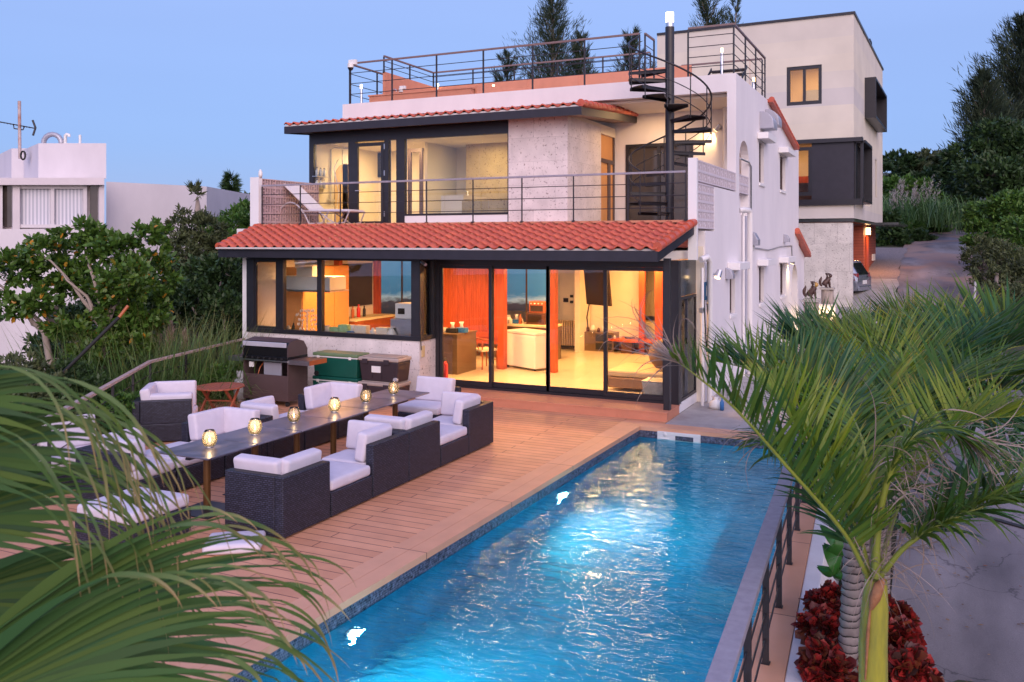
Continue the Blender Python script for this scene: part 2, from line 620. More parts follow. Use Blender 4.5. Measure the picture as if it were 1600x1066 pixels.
# ================================================================ SETTING
def road_z(y):      # the lane climbs from beside the pool to the trees
    pts = [(-40, -2.6), (0, -1.9), (8, -1.5), (20, -0.9), (30, 0.1), (36, 0.9), (44, 2.0), (62, 3.6), (85, 5.1), (140, 8.5), (400, 14)]
    for (a, za), (b, zb) in zip(pts, pts[1:]):
        if y <= b:
            t = max(0, (y - a) / (b - a))
            return za + (zb - za) * t
    return pts[-1][1]
def smooth(t):
    t = max(0.0, min(1.0, t))
    return t * t * (3 - 2 * t)
def road_cx(y):      # centre line in x
    pts = [(-40, 6), (0, 3.2), (10, 2.8), (18, 1.6), (25, .7), (30, .3), (45, .15), (64, .7), (85, 2.3), (100, 6), (140, 24)]
    for (a, za), (b, zb) in zip(pts, pts[1:]):
        if y <= b:
            t = max(0, (y - a) / (b - a))
            return za + (zb - za) * t
    return 30
def ground_z(x, y):
    z = road_z(y) - 0.05
    # bank rising right of the lane
    rx = road_cx(y)
    z += smooth((x - rx - 3.6) / 14) * (3.0 + 5.0 * smooth((y - 20) / 40)) * smooth((y - 4) / 14)
    # far hill
    z += smooth((y - 60) / 120) * 6
    # land falls away on the left of the houses
    left = smooth((-x - 14.5) / 6) if y < 40 else smooth((-x - 30) / 30)
    z = z * (1 - left) + (-2.2 - 0.03 * max(0, -x - 16) + smooth((y - 30) / 60) * 2.5) * left
    # cut for deck, pool and houses
    if -14.8 < x < -0.85 and y < 36:
        z = min(z, -1.9 if y < 15 else -0.25)
    if -1.2 < x < 6.0 and y < 16: z = min(z, road_z(y) - 0.05)
    return z
xs = [-400, -250, -150, -100, -70] + list(np.arange(-56, 44.1, 0.75)) + [60, 90, 150, 250, 400]
ys = [-150, -80, -40] + list(np.arange(-20, 100.1, 1.0)) + [120, 150, 200, 300, 600]
V = []
rng = np.random.default_rng(3)
for y in ys:
    for x in xs:
        V.append((x, y, ground_z(float(x), float(y)) + float(rng.normal(0, 0.03))))
nx = len(xs)
Fq = [(j*nx+i, j*nx+i+1, (j+1)*nx+i+1, (j+1)*nx+i) for j in range(len(ys)-1) for i in range(nx-1)]
M['ground'] = paint('dark_undergrowth_soil', (0.055, 0.060, 0.030), 0.95, 0.3, 0.6, 0.6, 5, col2=(0.03, 0.035, 0.016))
o = from_arrays('ground', V, Fq, M['ground'], smooth=True)
tag(o, 'dark overgrown soil around the houses and the lane', None, kind='structure')

# asphalt lane with cracks and a concrete patch
def asphalt():
    m, n, l, b = nm('worn_asphalt')
    g_ = n.new('ShaderNodeNewGeometry')
    t = n.new('ShaderNodeTexNoise'); t.inputs['Scale'].default_value = 0.55; t.inputs['Detail'].default_value = 7
    mp = n.new('ShaderNodeMapping'); mp.inputs['Scale'].default_value = (1.6, 0.5, 1)
    l.new(g_.outputs['Position'], mp.inputs[0]); l.new(mp.outputs[0], t.inputs['Vector'])
    r = n.new('ShaderNodeValToRGB')
    e = r.color_ramp.elements
    e[0].position = 0.33; e[0].color = (0.085, 0.078, 0.086, 1)
    e[1].position = 0.66; e[1].color = (0.27, 0.25, 0.265, 1)
    l.new(t.outputs[0], r.inputs[0])
    t2 = n.new('ShaderNodeTexNoise'); t2.inputs['Scale'].default_value = 70; t2.inputs['Detail'].default_value = 3
    l.new(g_.outputs['Position'], t2.inputs['Vector'])
    mr = n.new('ShaderNodeMapRange'); mr.inputs[3].default_value = 0.7; mr.inputs[4].default_value = 1.3
    l.new(t2.outputs[0], mr.inputs[0])
    mu = n.new('ShaderNodeVectorMath'); mu.operation = 'SCALE'
    l.new(r.outputs[0], mu.inputs[0]); l.new(mr.outputs[0], mu.inputs['Scale'])
    # cracks
    dn = n.new('ShaderNodeTexNoise'); dn.inputs['Scale'].default_value = 1.4; dn.inputs['Detail'].default_value = 5
    l.new(g_.outputs['Position'], dn.inputs['Vector'])
    sm = n.new('ShaderNodeVectorMath'); sm.operation = 'MULTIPLY_ADD'
    sm.inputs[1].default_value = (1.3, 1.3, 0)
    l.new(dn.outputs['Color'], sm.inputs[0]); l.new(g_.outputs['Position'], sm.inputs[2])
    vo = n.new('ShaderNodeTexVoronoi'); vo.feature = 'DISTANCE_TO_EDGE'; vo.inputs['Scale'].default_value = 0.55
    l.new(sm.outputs[0], vo.inputs['Vector'])
    cr = n.new('ShaderNodeValToRGB')
    cr.color_ramp.elements[0].position = 0.002; cr.color_ramp.elements[0].color = (0.45, 0.44, 0.45, 1)
    cr.color_ramp.elements[1].position = 0.006; cr.color_ramp.elements[1].color = (1, 1, 1, 1)
    l.new(vo.outputs['Distance'], cr.inputs[0])
    mx = n.new('ShaderNodeMixRGB'); mx.blend_type = 'MULTIPLY'; mx.inputs[0].default_value = 1
    l.new(mu.outputs[0], mx.inputs[1]); l.new(cr.outputs[0], mx.inputs[2])
    # brown earth patch across the lane higher up
    sp = n.new('ShaderNodeSeparateXYZ'); l.new(g_.outputs['Position'], sp.inputs[0])
    m1 = n.new('ShaderNodeMapRange'); m1.inputs[1].default_value = 33; m1.inputs[2].default_value = 42
    l.new(sp.outputs['Y'], m1.inputs[0])
    t3 = n.new('ShaderNodeTexNoise'); t3.inputs['Scale'].default_value = 0.35; t3.inputs['Detail'].default_value = 6
    l.new(g_.outputs['Position'], t3.inputs['Vector'])
    m2 = n.new('ShaderNodeMapRange'); m2.inputs[1].default_value = 0.46; m2.inputs[2].default_value = 0.58
    l.new(t3.outputs[0], m2.inputs[0])
    mm = n.new('ShaderNodeMath'); mm.operation = 'MULTIPLY'
    l.new(m1.outputs[0], mm.inputs[0]); l.new(m2.outputs[0], mm.inputs[1])
    mx2 = n.new('ShaderNodeMixRGB'); mx2.inputs[2].default_value = (0.30, 0.20, 0.16, 1)
    l.new(mm.outputs[0], mx2.inputs[0]); l.new(mx.outputs[0], mx2.inputs[1])
    l.new(mx2.outputs[0], b.inputs['Base Color'])
    b.inputs['Roughness'].default_value = 0.75
    bp = n.new('ShaderNodeBump'); bp.inputs['Strength'].default_value = 0.4; bp.inputs['Distance'].default_value = 0.01
    l.new(t2.outputs[0], bp.inputs['Height']); l.new(bp.outputs[0], b.inputs['Normal'])
    return m
M['asphalt'] = asphalt()
yy = list(np.arange(-14, 98, 1.0))
V = []
for y in yy:
    c = road_cx(y)
    hw = 1.45 + 1.55 * smooth((30 - y) / 18) + .3 * smooth((y - 44) / 12) + 0.05 * math.sin(y * 1.1)
    for k in range(9):
        x = c - hw + 2 * hw * k / 8
        x = max(x, -0.45) if y < 16 else x
        V.append((x, y, road_z(y) + 0.03 - 0.02 * abs(k - 4) / 4))
Fq = [(j*9+i, j*9+i+1, (j+1)*9+i+1, (j+1)*9+i) for j in range(len(yy)-1) for i in range(8)]
o = from_arrays('road', V, Fq, M['asphalt'], smooth=True)
tag(o, 'cracked grey asphalt lane climbing past the pool to the trees', None, kind='structure')
# steel-edged joint across the lane
mb = MB()
p0 = G(1440, 812, -1.42); p1 = G(1640, 868, -1.42)
mb.bar((p0.x, p0.y, road_z(p0.y) + 0.035), (p1.x, p1.y, road_z(p1.y) + 0.035), 0.10, 0.02)
o = mb.build('drain_channel', M['rubber'])
tag(o, 'narrow dark drain channel crossing the asphalt lane', 'drain', kind='thing')

# gravel and parking slab beside the modern house
M['gravel'] = paint('grey_gravel', (0.34, 0.29, 0.28), 0.9, 0.4, 22, 0.8, 60, col2=(0.13, 0.11, 0.11))
M['concrete'] = paint('pale_concrete', (0.46, 0.43, 0.40), 0.8, 0.12, 2.2, 0.15, 40, col2=(0.30, 0.27, 0.25))
def patch(name, y0, y1, xl, mat, label, dz):
    V = []; ys_ = np.linspace(y0, y1, 14)
    for y in ys_:
        a_, b_ = xl, road_cx(y) - 1.42 + .06 * math.sin(y * 2.3)
        for k in range(5): V.append((a_ + (b_ - a_) * k / 4, y, road_z(y) + dz))
    o = from_arrays(name, V, [(j*5+i, j*5+i+1, (j+1)*5+i+1, (j+1)*5+i) for j in range(13) for i in range(4)], mat)
    return tag(o, label, None, kind='structure')
patch('parking_slab', 31.2, 40.2, -6.5, M['concrete'], 'pale concrete parking slab beside the modern house', .05)
patch('gravel_bed', 40.2, 52, -4.5, M['gravel'], 'grey gravel bed between the modern house and the lane', .045)

# ---- wood deck
XL_NEAR, XL_FAR = -4.66, -4.42            # pool edge, slightly skew to the house
def pool_l(y): return -4.60 + (y - 4.0) * 0.019
def pool_r(y): return -1.22 - (y - 6.0) * 0.060
YF = 14.33
YN = 1.0
rail_line = [(-13.66, 15.06), (-12.60, 11.5), (-10.56, 8.56), (-8.9, 6.1), (-7.2, 3.55), (-5.6, YN)]
mb = MB()
mb.prism([(-13.66, 15.06), (-12.60, 11.5), (-10.56, 8.56), (-8.9, 6.1), (-7.2, 3.55), (-5.6, YN), (pool_l(YN) - 0.40, YN), (pool_l(YF) - 0.40, YF + 0.36), (-4.1, YF + 0.36), (-4.1, 15.75), (-9.14, 15.75), (-9.14, 15.06)], -0.16, 0)
o = mb.build('wood_deck', M['deck'])
tag(o, 'terracotta composite board deck between house and pool', None, kind='structure')
mb = MB()
y0, y1 = YN, YF + 0.36
mb.prism([(pool_l(y0) - 0.396, y0), (pool_l(y0) - 0.203, y0), (pool_l(y1) - 0.203, y1), (pool_l(y1) - 0.396, y1)], -0.10, 0.004)
mb.prism([(pool_l(y0) - 0.197, y0), (pool_l(y0), y0), (pool_l(YF), YF), (pool_l(YF) - 0.197, YF + 0.177)], -0.06, 0.004)
mb.prism([(pool_l(YF) - 0.196, YF + 0.183), (pool_l(YF)+0.004, YF + 0.004), (-1.50, YF + 0.004), (-1.50, YF + 0.183)], -0.06, 0.004)
mb.prism([(pool_l(YF) - 0.20, YF + 0.189), (-1.50, YF + 0.189), (-1.50, YF + 0.362), (pool_l(YF) - 0.20, YF + 0.362)], -0.06, 0.004)
# right hand walkway outside the railing
mb.prism([(pool_r(YN), YN), (pool_r(YN) + 0.31, YN), (pool_r(YF) + 0.31, YF), (pool_r(YF), YF)], -0.06, 0.004)
o = mb.build('pool_coping', M['coping'])
tag(o, 'terracotta board coping round the pool edge', None, kind='structure')
# step under the sliding doors
mb = MB()
mb.box(-9.13, 14.9, 0.0, -4.10, 15.72, 0.15)
mb.box(-9.13, 14.89, 0.13, -4.09, 15.72, 0.154)
for x in (-6.62, -4.99):
    mb.box(x - 0.004, 14.888, 0.0, x + 0.004, 14.892, 0.13)
o = mb.build('deck_step', M['composite'])
tag(o, 'low terracotta step below the sliding doors', None, kind='structure')
# side yard
mb = MB()
mb.prism([(-4.09, YF + 0.37), (-1.45, YF + 0.37), (-1.6, 31), (-4.09, 31)], -0.3, -0.006)
o = mb.build('side_path', M['concrete'])
tag(o, 'stained concrete yard beside the white house wall', None, kind='structure')

# ---- pool
mb = MB()
dp = -1.45
t = 0.14
def quadwall(a, b, z0, z1, n):
    a = Vector((*a, 0)); b = Vector((*b, 0)); nn = Vector((*n, 0)) * t
    mb.hexa([(a.x, a.y, z0), (b.x, b.y, z0), (b.x + nn.x, b.y + nn.y, z0), (a.x + nn.x, a.y + nn.y, z0)],
            [(a.x, a.y, z1), (b.x, b.y, z1), (b.x + nn.x, b.y + nn.y, z1), (a.x + nn.x, a.y + nn.y, z1)])
A, B, C_, D = (pool_l(YN), YN), (pool_l(YF), YF), (pool_r(YF), YF), (pool_r(YN), YN)
for a, b, nrm in ((A, B, (-1, 0)), (B, C_, (0, 1)), (C_, D, (1, 0)), (D, A, (0, -1))):
    quadwall(a, b, dp, -0.2, nrm)
mb.prism([(A[0]-t, A[1]-t), (D[0]+t, D[1]-t), (C_[0]+t, C_[1]+t), (B[0]-t, B[1]+t)], dp - 0.2, dp)
# bench step along the right side
mb.prism([(pool_r(9) - 0.75, 9.0), (pool_r(9) - 0.002, 9.0), (pool_r(YF) - 0.002, YF - 0.003), (pool_r(YF) - 0.75, YF - 0.003)], dp, -0.75)
o = mb.build('pool_basin', M['poolshell'])
tag(o, 'blue tiled swimming pool basin', None, kind='structure')
mb = MB()
for a, b, nrm in ((A, B, (-1, 0)), (B, C_, (0, 1)), (C_, D, (1, 0)), (D, A, (0, -1))):
    quadwall(a, b, -0.198, -0.062, nrm)
o = mb.build('waterline_tiles', M['mosaic'])
tag(o, 'grey blue mosaic band at the pool waterline', None, kind='structure')
def water():
    m, n, l, b = nm('pool_water')
    n.remove(b)
    gl = n.new('ShaderNodeBsdfGlass')
    gl.inputs['IOR'].default_value = 1.33
    gl.inputs['Roughness'].default_value = 0.0
    gl.inputs['Color'].default_value = (0.66, 0.95, 1.0, 1)
    g_ = n.new('ShaderNodeNewGeometry')
    mp = n.new('ShaderNodeMapping'); mp.inputs['Rotation'].default_value = (0, 0, R(-25)); mp.inputs['Scale'].default_value = (1.0, 2.5, 1)
    l.new(g_.outputs['Position'], mp.inputs[0])
    t1 = n.new('ShaderNodeTexNoise'); t1.inputs['Scale'].default_value = 3.6; t1.inputs['Detail'].default_value = 3.2; t1.inputs['Roughness'].default_value = 0.5; t1.inputs['Distortion'].default_value = 0.6
    l.new(mp.outputs[0], t1.inputs['Vector'])
    t2 = n.new('ShaderNodeTexNoise'); t2.inputs['Scale'].default_value = 0.8; t2.inputs['Detail'].default_value = 2
    l.new(mp.outputs[0], t2.inputs['Vector'])
    ad = n.new('ShaderNodeMath'); ad.operation = 'MULTIPLY_ADD'; ad.inputs[1].default_value = 1.0
    l.new(t2.outputs[0], ad.inputs[0]); l.new(t1.outputs[0], ad.inputs[2])
    bp = n.new('ShaderNodeBump'); bp.inputs['Strength'].default_value = 1.0; bp.inputs['Distance'].default_value = 0.034
    l.new(ad.outputs[0], bp.inputs['Height']); l.new(bp.outputs[0], gl.inputs['Normal'])
    l.new(gl.outputs[0], n['Material Output'].inputs[0])
    return m
M['water'] = water()
mb = MB()
mb.add([(A[0]-0.05, A[1]-0.05, -0.17), (D[0]+0.05, D[1]-0.05, -0.17), (C_[0]+0.05, C_[1]+0.05, -0.17), (B[0]-0.05, B[1]+0.05, -0.17)], [(0,1,2,3)])
o = mb.build('pool_water', M['water'])
tag(o, 'rippled turquoise pool water', None, kind='structure')

# pool lamps
def pool_lamp(y, z, power, label, side=1, col=(0.24, 0.92, 1.0), grp='underwater pool lamps', x=None):
    X = (pool_l(y) if side > 0 else pool_r(y)) if x is None else x
    o = thing('pool_lamp', (X, y, z), label, 'pool lamp', grp)
    Mx = Matrix.Rotation(R(90) * side, 4, 'Y')
    mb = MB()
    mb.lathe([(0.0, 0.02), (0.085, 0.02), (0.10, 0.012), (0.10, 0.0)], (X, y, z), 24, Mx)
    mb.build('lamp_ring', M['steel'], o)
    mb = MB()
    mb.lathe([(0.0, 0.045), (0.045, 0.04), (0.075, 0.022)], (X, y, z), 24, Mx)
    mb.build('lamp_lens', emit('pool_lamp_glow', (0.75, 0.95, 1.0), 9), o)
    ld = bpy.data.lights.new('pool_light', 'AREA')
    ld.shape = 'DISK'; ld.size = 0.16; ld.energy = power; ld.color = col
    lo = bpy.data.objects.new('pool_light', ld)
    COL.objects.link(lo)
    lo.location = (X + 0.06 * side, y, z)
    lo.rotation_euler = Vector((side, 0, -0.10)).to_track_quat('-Z', 'Y').to_euler()
    return o
pool_lamp(10.9, -0.50, 52, 'bright underwater lamp in the pool wall near mid length')
pool_lamp(6.35, -0.50, 52, 'bright underwater lamp in the pool wall at the near end')
pool_lamp(3.0, -0.50, 36, 'underwater lamp in the pool wall below the frame edge')

# white skimmer
o = thing('pool_skimmer', (-3.75, YF, -0.12), 'white plastic skimmer mouth set in the far pool wall', 'skimmer')
mb = MB()
mb.cells(-4.10, -3.38, -0.235, -0.045, [(-3.80, -3.50, -0.19, -0.10)], 'x', YF - 0.030, YF - 0.002)
mb.box(-4.05, YF - 0.045, -0.17, -3.90, YF - 0.030, -0.15)
mb.build('face_plate', M['white_plastic'], o, bevel=0.006)
mb = MB()
mb.lathe([(0.0, 0.01), (0.03, 0.01), (0.035, 0)], (-3.97, YF - 0.03, -0.09), 16, Matrix.Rotation(R(90), 4, 'X'))
mb.build('inlet', M['white_plastic'], o)

# ---- right railing beside the pool
def railing(name, pts, h, label, nbars=3, cap=(0.10, 0.035), post=(0.012, 0.05), capmat='rail_top', spacing=1.1, group=None, z0=0.0, start_post=True, barr=0.008, offs=None):
    base = Vector((pts[0][0], pts[0][1], z0))
    o = thing(name, base, label, 'railing', group)
    up = MB()
    for a, b in zip(pts, pts[1:]):
        a3 = Vector((a[0], a[1], z0)); b3 = Vector((b[0], b[1], z0))
        d = (b3 - a3); Ln = d.length; d.normalize()
        nseg = max(1, round(Ln / spacing))
        for i in range(nseg + 1):
            if i == nseg and b is not pts[-1]: continue
            p = a3 + d * (Ln * i / nseg)
            m = MB()
            m.bar(p - Vector((0,0,0.02)), p + Vector((0, 0, h - cap[1])), post[0], post[1], up=d.cross(Vector((0,0,1))))
            m.box(p.x - 0.03, p.y - 0.03, z0 - 0.02, p.x + 0.03, p.y + 0.03, z0 + 0.012)
            m.build('post', M['rail'], o)
        for k in range(nbars):
            z = z0 + h * (k + 1) / (nbars + 1)
            m = MB()
            m.tube([a3 + Vector((0,0,z - z0)), b3 + Vector((0,0,z - z0))], barr, 6)
            m.build('bar', M['rail'], o)
        up.bar(a3 + Vector((0,0,h - cap[1] / 2)), b3 + Vector((0,0,h - cap[1] / 2)), cap[0], cap[1])
    up.build('handrail', M[capmat], o, bevel=0.004)
    return o
rx = lambda y: -1.10 - (y - 6.74) * 0.062
railing('pool_railing', [(rx(1.3), 1.3), (rx(14.2), 14.2)], 0.93, 'long black railing with grey cap along the right pool edge', nbars=4, cap=(0.115, 0.05), post=(0.045, 0.045), spacing=1.08)
railing('deck_railing', [(x + 0.05, y) for x, y in rail_line[:5]], 0.98, 'black railing with pale wooden cap along the left deck edge', nbars=3, cap=(0.075, 0.045), capmat='wood_cap', post=(0.035, 0.035), spacing=1.35)

# white retaining wall outside the right walkway
mb = MB()
xw = lambda y: pool_r(y) + 0.312
mb.prism([(xw(YN), YN), (xw(YN) + 0.15, YN), (xw(YF + 1) + 0.15, YF + 1), (xw(YF + 1), YF + 1)], -2.6, -0.004)
M['wall_out'] = paint('chalky_white_wall', (0.74, 0.72, 0.74), 0.8, 0.06, 3, 0.2, 30)
o = mb.build('retaining_wall', M['wall_out'], bevel=0.01)
tag(o, 'chalky white retaining wall beside the planter and lane', 'wall')
mb = MB()
mb.prism([(-5.7, YN - 0.2), (-5.7, YN - 0.05), (-0.9, YN - 0.05), (-0.9, YN - 0.2)], -2.2, -0.004)

# dry leaf litter along the planter side of the lane
rl_ = np.random.default_rng(5)
k = 130
y_ = rl_.uniform(4, 15, k); x_ = -.05 + np.abs(rl_.normal(0, .5, k)) + rl_.random(k) * (rl_.random(k) < .25) * 3
C_l = np.stack([x_, y_, [road_z(float(v)) + .042 for v in y_]], 1)
a_ = rl_.uniform(0, 6.28, k); D_l = np.stack([np.cos(a_), np.sin(a_), rl_.uniform(-.05, .15, k)], 1); S_l = np.stack([-np.sin(a_), np.cos(a_), np.zeros(k)], 1)
Ll = rl_.uniform(.025, .07, k)[:, None]; Wl = Ll * .32
V = np.stack([C_l, C_l + D_l * Ll * .5 + S_l * Wl, C_l + D_l * Ll, C_l + D_l * Ll * .5 - S_l * Wl], 1).reshape(-1, 3)
o = from_arrays('leaf_litter', V, np.arange(4 * k).reshape(k, 4), leafmat('dry_leaf_litter', [(.20, .12, .06), (.30, .20, .12), (.12, .07, .04), (.24, .08, .04)], .8, .1))
tag(o, 'scattered dry leaves along the edge of the lane', None, kind='stuff')
# ================================================================ WHITE HOUSE
HX0, HX1 = -13.64, -3.95
house = thing('white_house', (-8.8, 15.06, 0.0), 'white two storey house with red tiled eaves and lit rooms behind the pool', 'house')
KY, DY, UY, MY = 15.06, 15.70, 18.80, 20.10       # planes: kitchen bay, sliding doors, upper windows, main wall
FZ, CZ, BZ = 0.17, 2.70, 3.50                      # floor, ceiling, balcony floor
UX0, UX1, UX2 = -14.79, -8.97, -7.48
# shell of the ground floor
mb = MB()
mb.box(HX0, KY, 2.76, -4.22, 25.4, 2.92)            # slab above
mb.box(UX0 + 0.01, UY + 0.13, 5.81, UX2 - 0.01, 22.2, 6.04)
mb.box(HX0, 25.2, -0.3, -4.16, 25.4, 2.75)
mb.build('rear_wall', M['interior'], house)
mb = MB()
mb.box(HX0, KY + 0.002, -0.4, HX0 + 0.15, 25.2, 2.75)
mb.box(HX0 - 0.02, KY - 0.003, -0.4, HX0 + 0.12, KY + 0.10, 2.75)
mb.build('left_wall', M['white_clean'], house)
mb = MB()
mb.box(HX0 + 0.15, KY + 0.1, -0.05, -9.14, 25.2, FZ)
mb.box(-9.14, DY + 0.06, -0.05, -4.16, 25.2, FZ)
mb.build('ground_floor', M['floor_tile'], house)
mb = MB()
mb.box(HX0 + 0.12, KY, -0.3, -9.14, KY + 0.16, 1.19)
mb.box(-9.30, KY + 0.16, -0.3, -9.14, DY, 1.19)
mb.build('coral_stone_base', M['coral'], house)

# right side wall (x = HX1) with windows and arch
sw = MB()
low_w = [(19.42, 19.98, 1.51, 2.44), (23.05, 23.75, 1.51, 2.44), (26.55, 27.5, 1.51, 2.44)]
up_w = [(23.05, 23.75, 4.60, 5.64), (26.5, 27.5, 4.60, 5.60)]
T = 0.18
holes = low_w + up_w + [(20.48, 21.65, 3.7, 5.45)]
holes += [(16.44, 17.9, 3.30, 4.67), (17.9, 20.12, 4.20, 4.67), (16.0, 20.12, 4.67, 6.9), (16.0, 17.10, -0.3, 3.30), (17.9, 17.901, 4.19, 4.2), (28.9, 30.2, 0.0, 2.35)]
sw.cells(16.44, 30.5, -0.3, 6.10, holes, 'y', HX1 - T, HX1)
sw.prism_axis([(20.12, 6.10), (29.3, 6.10), (24.4, 6.87), (20.12, 6.87)], HX1 - T, HX1, 'x')
# arch filling pieces (arch head of the loggia opening)
def arch_head(mb, y0, y1, zs, ztop, x0, x1, n=14):
    c = (y0 + y1) / 2; r = (y1 - y0) / 2
    rz = ztop - zs
    for i in range(n):
        a0 = math.pi * i / n; a1 = math.pi * (i + 1) / n
        p0 = (c - r * math.cos(a0), zs + rz * math.sin(a0)); p1 = (c - r * math.cos(a1), zs + rz * math.sin(a1))
        mb.prism_axis([(p0[0], p0[1]), (p1[0], p1[1]), (p1[0], ztop + 0.001), (p0[0], ztop + 0.001)], x0, x1, 'x')
arch_head(sw, 20.48, 21.65, 4.95, 5.449, HX1 - T, HX1)
arch_head(sw, 28.9, 30.2, 1.75, 2.349, HX1 - T, HX1)
sw.build('side_wall', M['white_wall'], house)
mb = MB()
mb.box(HX1 - 0.17, 17.12, 2.9, HX1 - 0.02, 17.9, 3.30)
# frame of front face and parapet
mb2 = MB()
mb2.box(-14.67, MY, 6.47, HX1 - T, MY + 0.25, 6.87)       # parapet lintel over loggia
mb2.box(-14.67, MY, 3.3, UX0, MY + 0.25, 6.47)
mb2.box(-14.67, MY + 0.25, 6.47, -14.45, 24.4, 6.87)
mb2.box(HX1 - T - 0.02, MY + 0.001, 3.4, HX1 - 0.001, MY + 0.37, 6.869)
mb2.box(HX1 - T - 0.02, MY + 0.37, 3.3, HX1 - T, 22.25, 4.20)
mb2.build('front_parapet', M['white_wall'], house)
mb = MB()
mb.box(UX1, MY + 0.26, 6.40, HX1 - T - 0.03, 22.25, 6.46)
mb.build('loggia_ceiling', M['interior'], house)
# loggia rear wall with the dark glazed door
mb = MB()
dx0, dx1 = onY(978, 0, 22.25).x, onY(1083, 0, 22.25).x
mb.cells(-9.2, HX1 - T - 0.02, BZ, 6.46, [(dx0, dx1, BZ, 5.62)], 'x', 22.25, 22.4)
mb.build('loggia_wall', M['white_wall'], house)
mb = MB()
mb.box(-15.2, KY + 1.5, 3.2, HX1 - 0.17, 26, 3.40)
mb.box(-14.4, 24.4, 6.2, HX1 - T, 24.55, 6.87)
mb.box(-14.4, 20.4, 6.62, HX1 - T, 24.4, 6.70)
mb.build('floor_slab', M['white_wall'], house)
# red tiles along the gable slope
mb = MB()
mb.prism_axis([(24.35, 6.90), (29.45, 6.09), (29.45, 6.01), (24.35, 6.82)], HX1 - 0.32, HX1 + 0.14, 'x')
for i in range(17):
    y = 24.5 + i * 0.30
    z = 6.90 - (y - 24.35) * 0.1588
    mb.tube([(HX1 + 0.08, y, z + 0.03), (HX1 + 0.08, y + 0.31, z - 0.03)], [0.085, 0.07], 8)
mb.build('gable_tiles', M['tile'], house)
mb = MB()
mb.prism_axis([(29.6, 3.42), (32.6, 2.62), (32.6, 2.54), (29.6, 3.34)], HX1 - 0.3, HX1 + 0.15, 'x')
for i in range(10):
    y = 29.6 + i * 0.30
    mb.tube([(HX1 + 0.08, y, 3.45 - i * 0.08), (HX1 + 0.08, y + 0.31, 3.39 - i * 0.08)], [0.085, 0.07], 8)
mb.build('porch_tiles', M['tile'], house)
mb = MB()
mb.prism_axis([(30.5, -0.2), (32.3, -0.2), (32.3, 2.6), (30.5, 3.08)], HX1 - 0.4, HX1 - 0.05, 'x')
mb.build('porch_wall', M['white_wall'], house)
# narrow windows of the side wall
for (a, b, z0, z1) in low_w + up_w:
    mb = MB()
    mb.box(HX1 - 0.15, a, z0, HX1 - 0.12, b, z1)
    f = mb.build('narrow_window', M['glass_dark'] if 'glass_dark' in M else M['screen_dark'], house)
    mb = MB()
    mb.box(HX1 - 0.12, a, z0, HX1 - 0.08, a + 0.05, z1)
    mb.box(HX1 - 0.12, b - 0.05, z0, HX1 - 0.08, b, z1)
    mb.box(HX1 - 0.12, a + 0.05, z1 - 0.05, HX1 - 0.08, b - 0.05, z1)
    mb.box(HX1 - 0.12, a + 0.05, z0, HX1 - 0.08, b - 0.05, z0 + 0.05)
    mb.build('window_frame', M['dark_brown'], f)
    mb = MB()
    mb.box(HX1 + 0.001, a - 0.25, z1 + 0.04, HX1 + 0.27, b + 0.35, z1 + 0.20)
    mb.build('window_hood', M['white_clean'], house, bevel=0.01)
    mb = MB()
    mb.box(HX1 + 0.001, a - 0.05, z0 - 0.09, HX1 + 0.04, b + 0.05, z0 - 0.02)
    mb.build('window_sill', M['white_clean'], house, bevel=0.008)

# ---- pierced block screens (balcony ends and loggia railing)
M['block'] = paint('lilac_grey_block', (0.62, 0.56, 0.60), 0.75, 0.05, 3)
M['block_red'] = paint('dusty_pink_block', (0.52, 0.38, 0.38), 0.75, 0.08, 5)
def block_screen(mb, x0, x1, y0, y1, z0, z1, rows, bw=0.195):
    """pierced concrete blocks: rails, slats and small ties in front of a painted shade sheet"""
    rh = (z1 - z0) / rows
    n = max(1, round((y1 - y0) / bw))
    w_ = (y1 - y0) / n
    for r_ in range(rows + 1):
        z = z0 + r_ * rh
        mb.box(x0, y0, z - (0.024 if r_ else 0), x1, y1, z + (0.024 if r_ < rows else 0))
    for r_ in range(rows):
        za, zb = z0 + r_ * rh + 0.024, z0 + (r_ + 1) * rh - 0.024
        for i in range(n + 1):
            y = y0 + i * w_
            mb.box(x0 + .002, max(y0, y - 0.022), za, x1 - .002, min(y1, y + 0.022), zb)
            if i == n: continue
            mb.box(x0 + .004, y + w_ * 0.5 - 0.014, za, x1 - .004, y + w_ * 0.5 + 0.014, zb)
            zm = za + (zb - za) * (0.36 if i % 2 else 0.64)
            mb.box(x0 + .006, y + (0.022 if i % 2 else w_ * 0.5 + .014), zm - 0.018, x1 - .006, y + (w_ * 0.5 - .014 if i % 2 else w_ - .022), zm + 0.018)
mb = MB()
block_screen(mb, HX1 - 0.035, HX1 - 0.005, 16.44 + 0.09, 17.9, 3.34, 4.20, 5)
block_screen(mb, HX1 - 0.035, HX1 - 0.005, 16.44 + 0.09, 20.1, 4.228, 4.63, 2)
block_screen(mb, HX1 - 0.035, HX1 - 0.005, 20.49, 21.64, 4.21, 4.63, 2)
mb.build('pierced_block_screen', M['block'], house)
mb = MB()
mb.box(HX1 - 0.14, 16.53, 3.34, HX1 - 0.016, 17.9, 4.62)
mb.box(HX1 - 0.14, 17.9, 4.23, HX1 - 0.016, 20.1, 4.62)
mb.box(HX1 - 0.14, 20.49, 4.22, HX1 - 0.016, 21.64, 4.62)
M['slot_shade'] = paint('painted_slot_shade', (0.30, 0.24, 0.25), 0.85, 0.1, 5)  # dark sheet: shade inside the open slots put into its colour
mb.build('slot_shade_sheet', M['slot_shade'], house)
mb = MB()
mb.box(HX1 - 0.165, 16.42, 2.75, HX1 + 0.001, 16.52, 4.66)
mb.build('screen_end_post', M['white_clean'], house)
mb = MB()
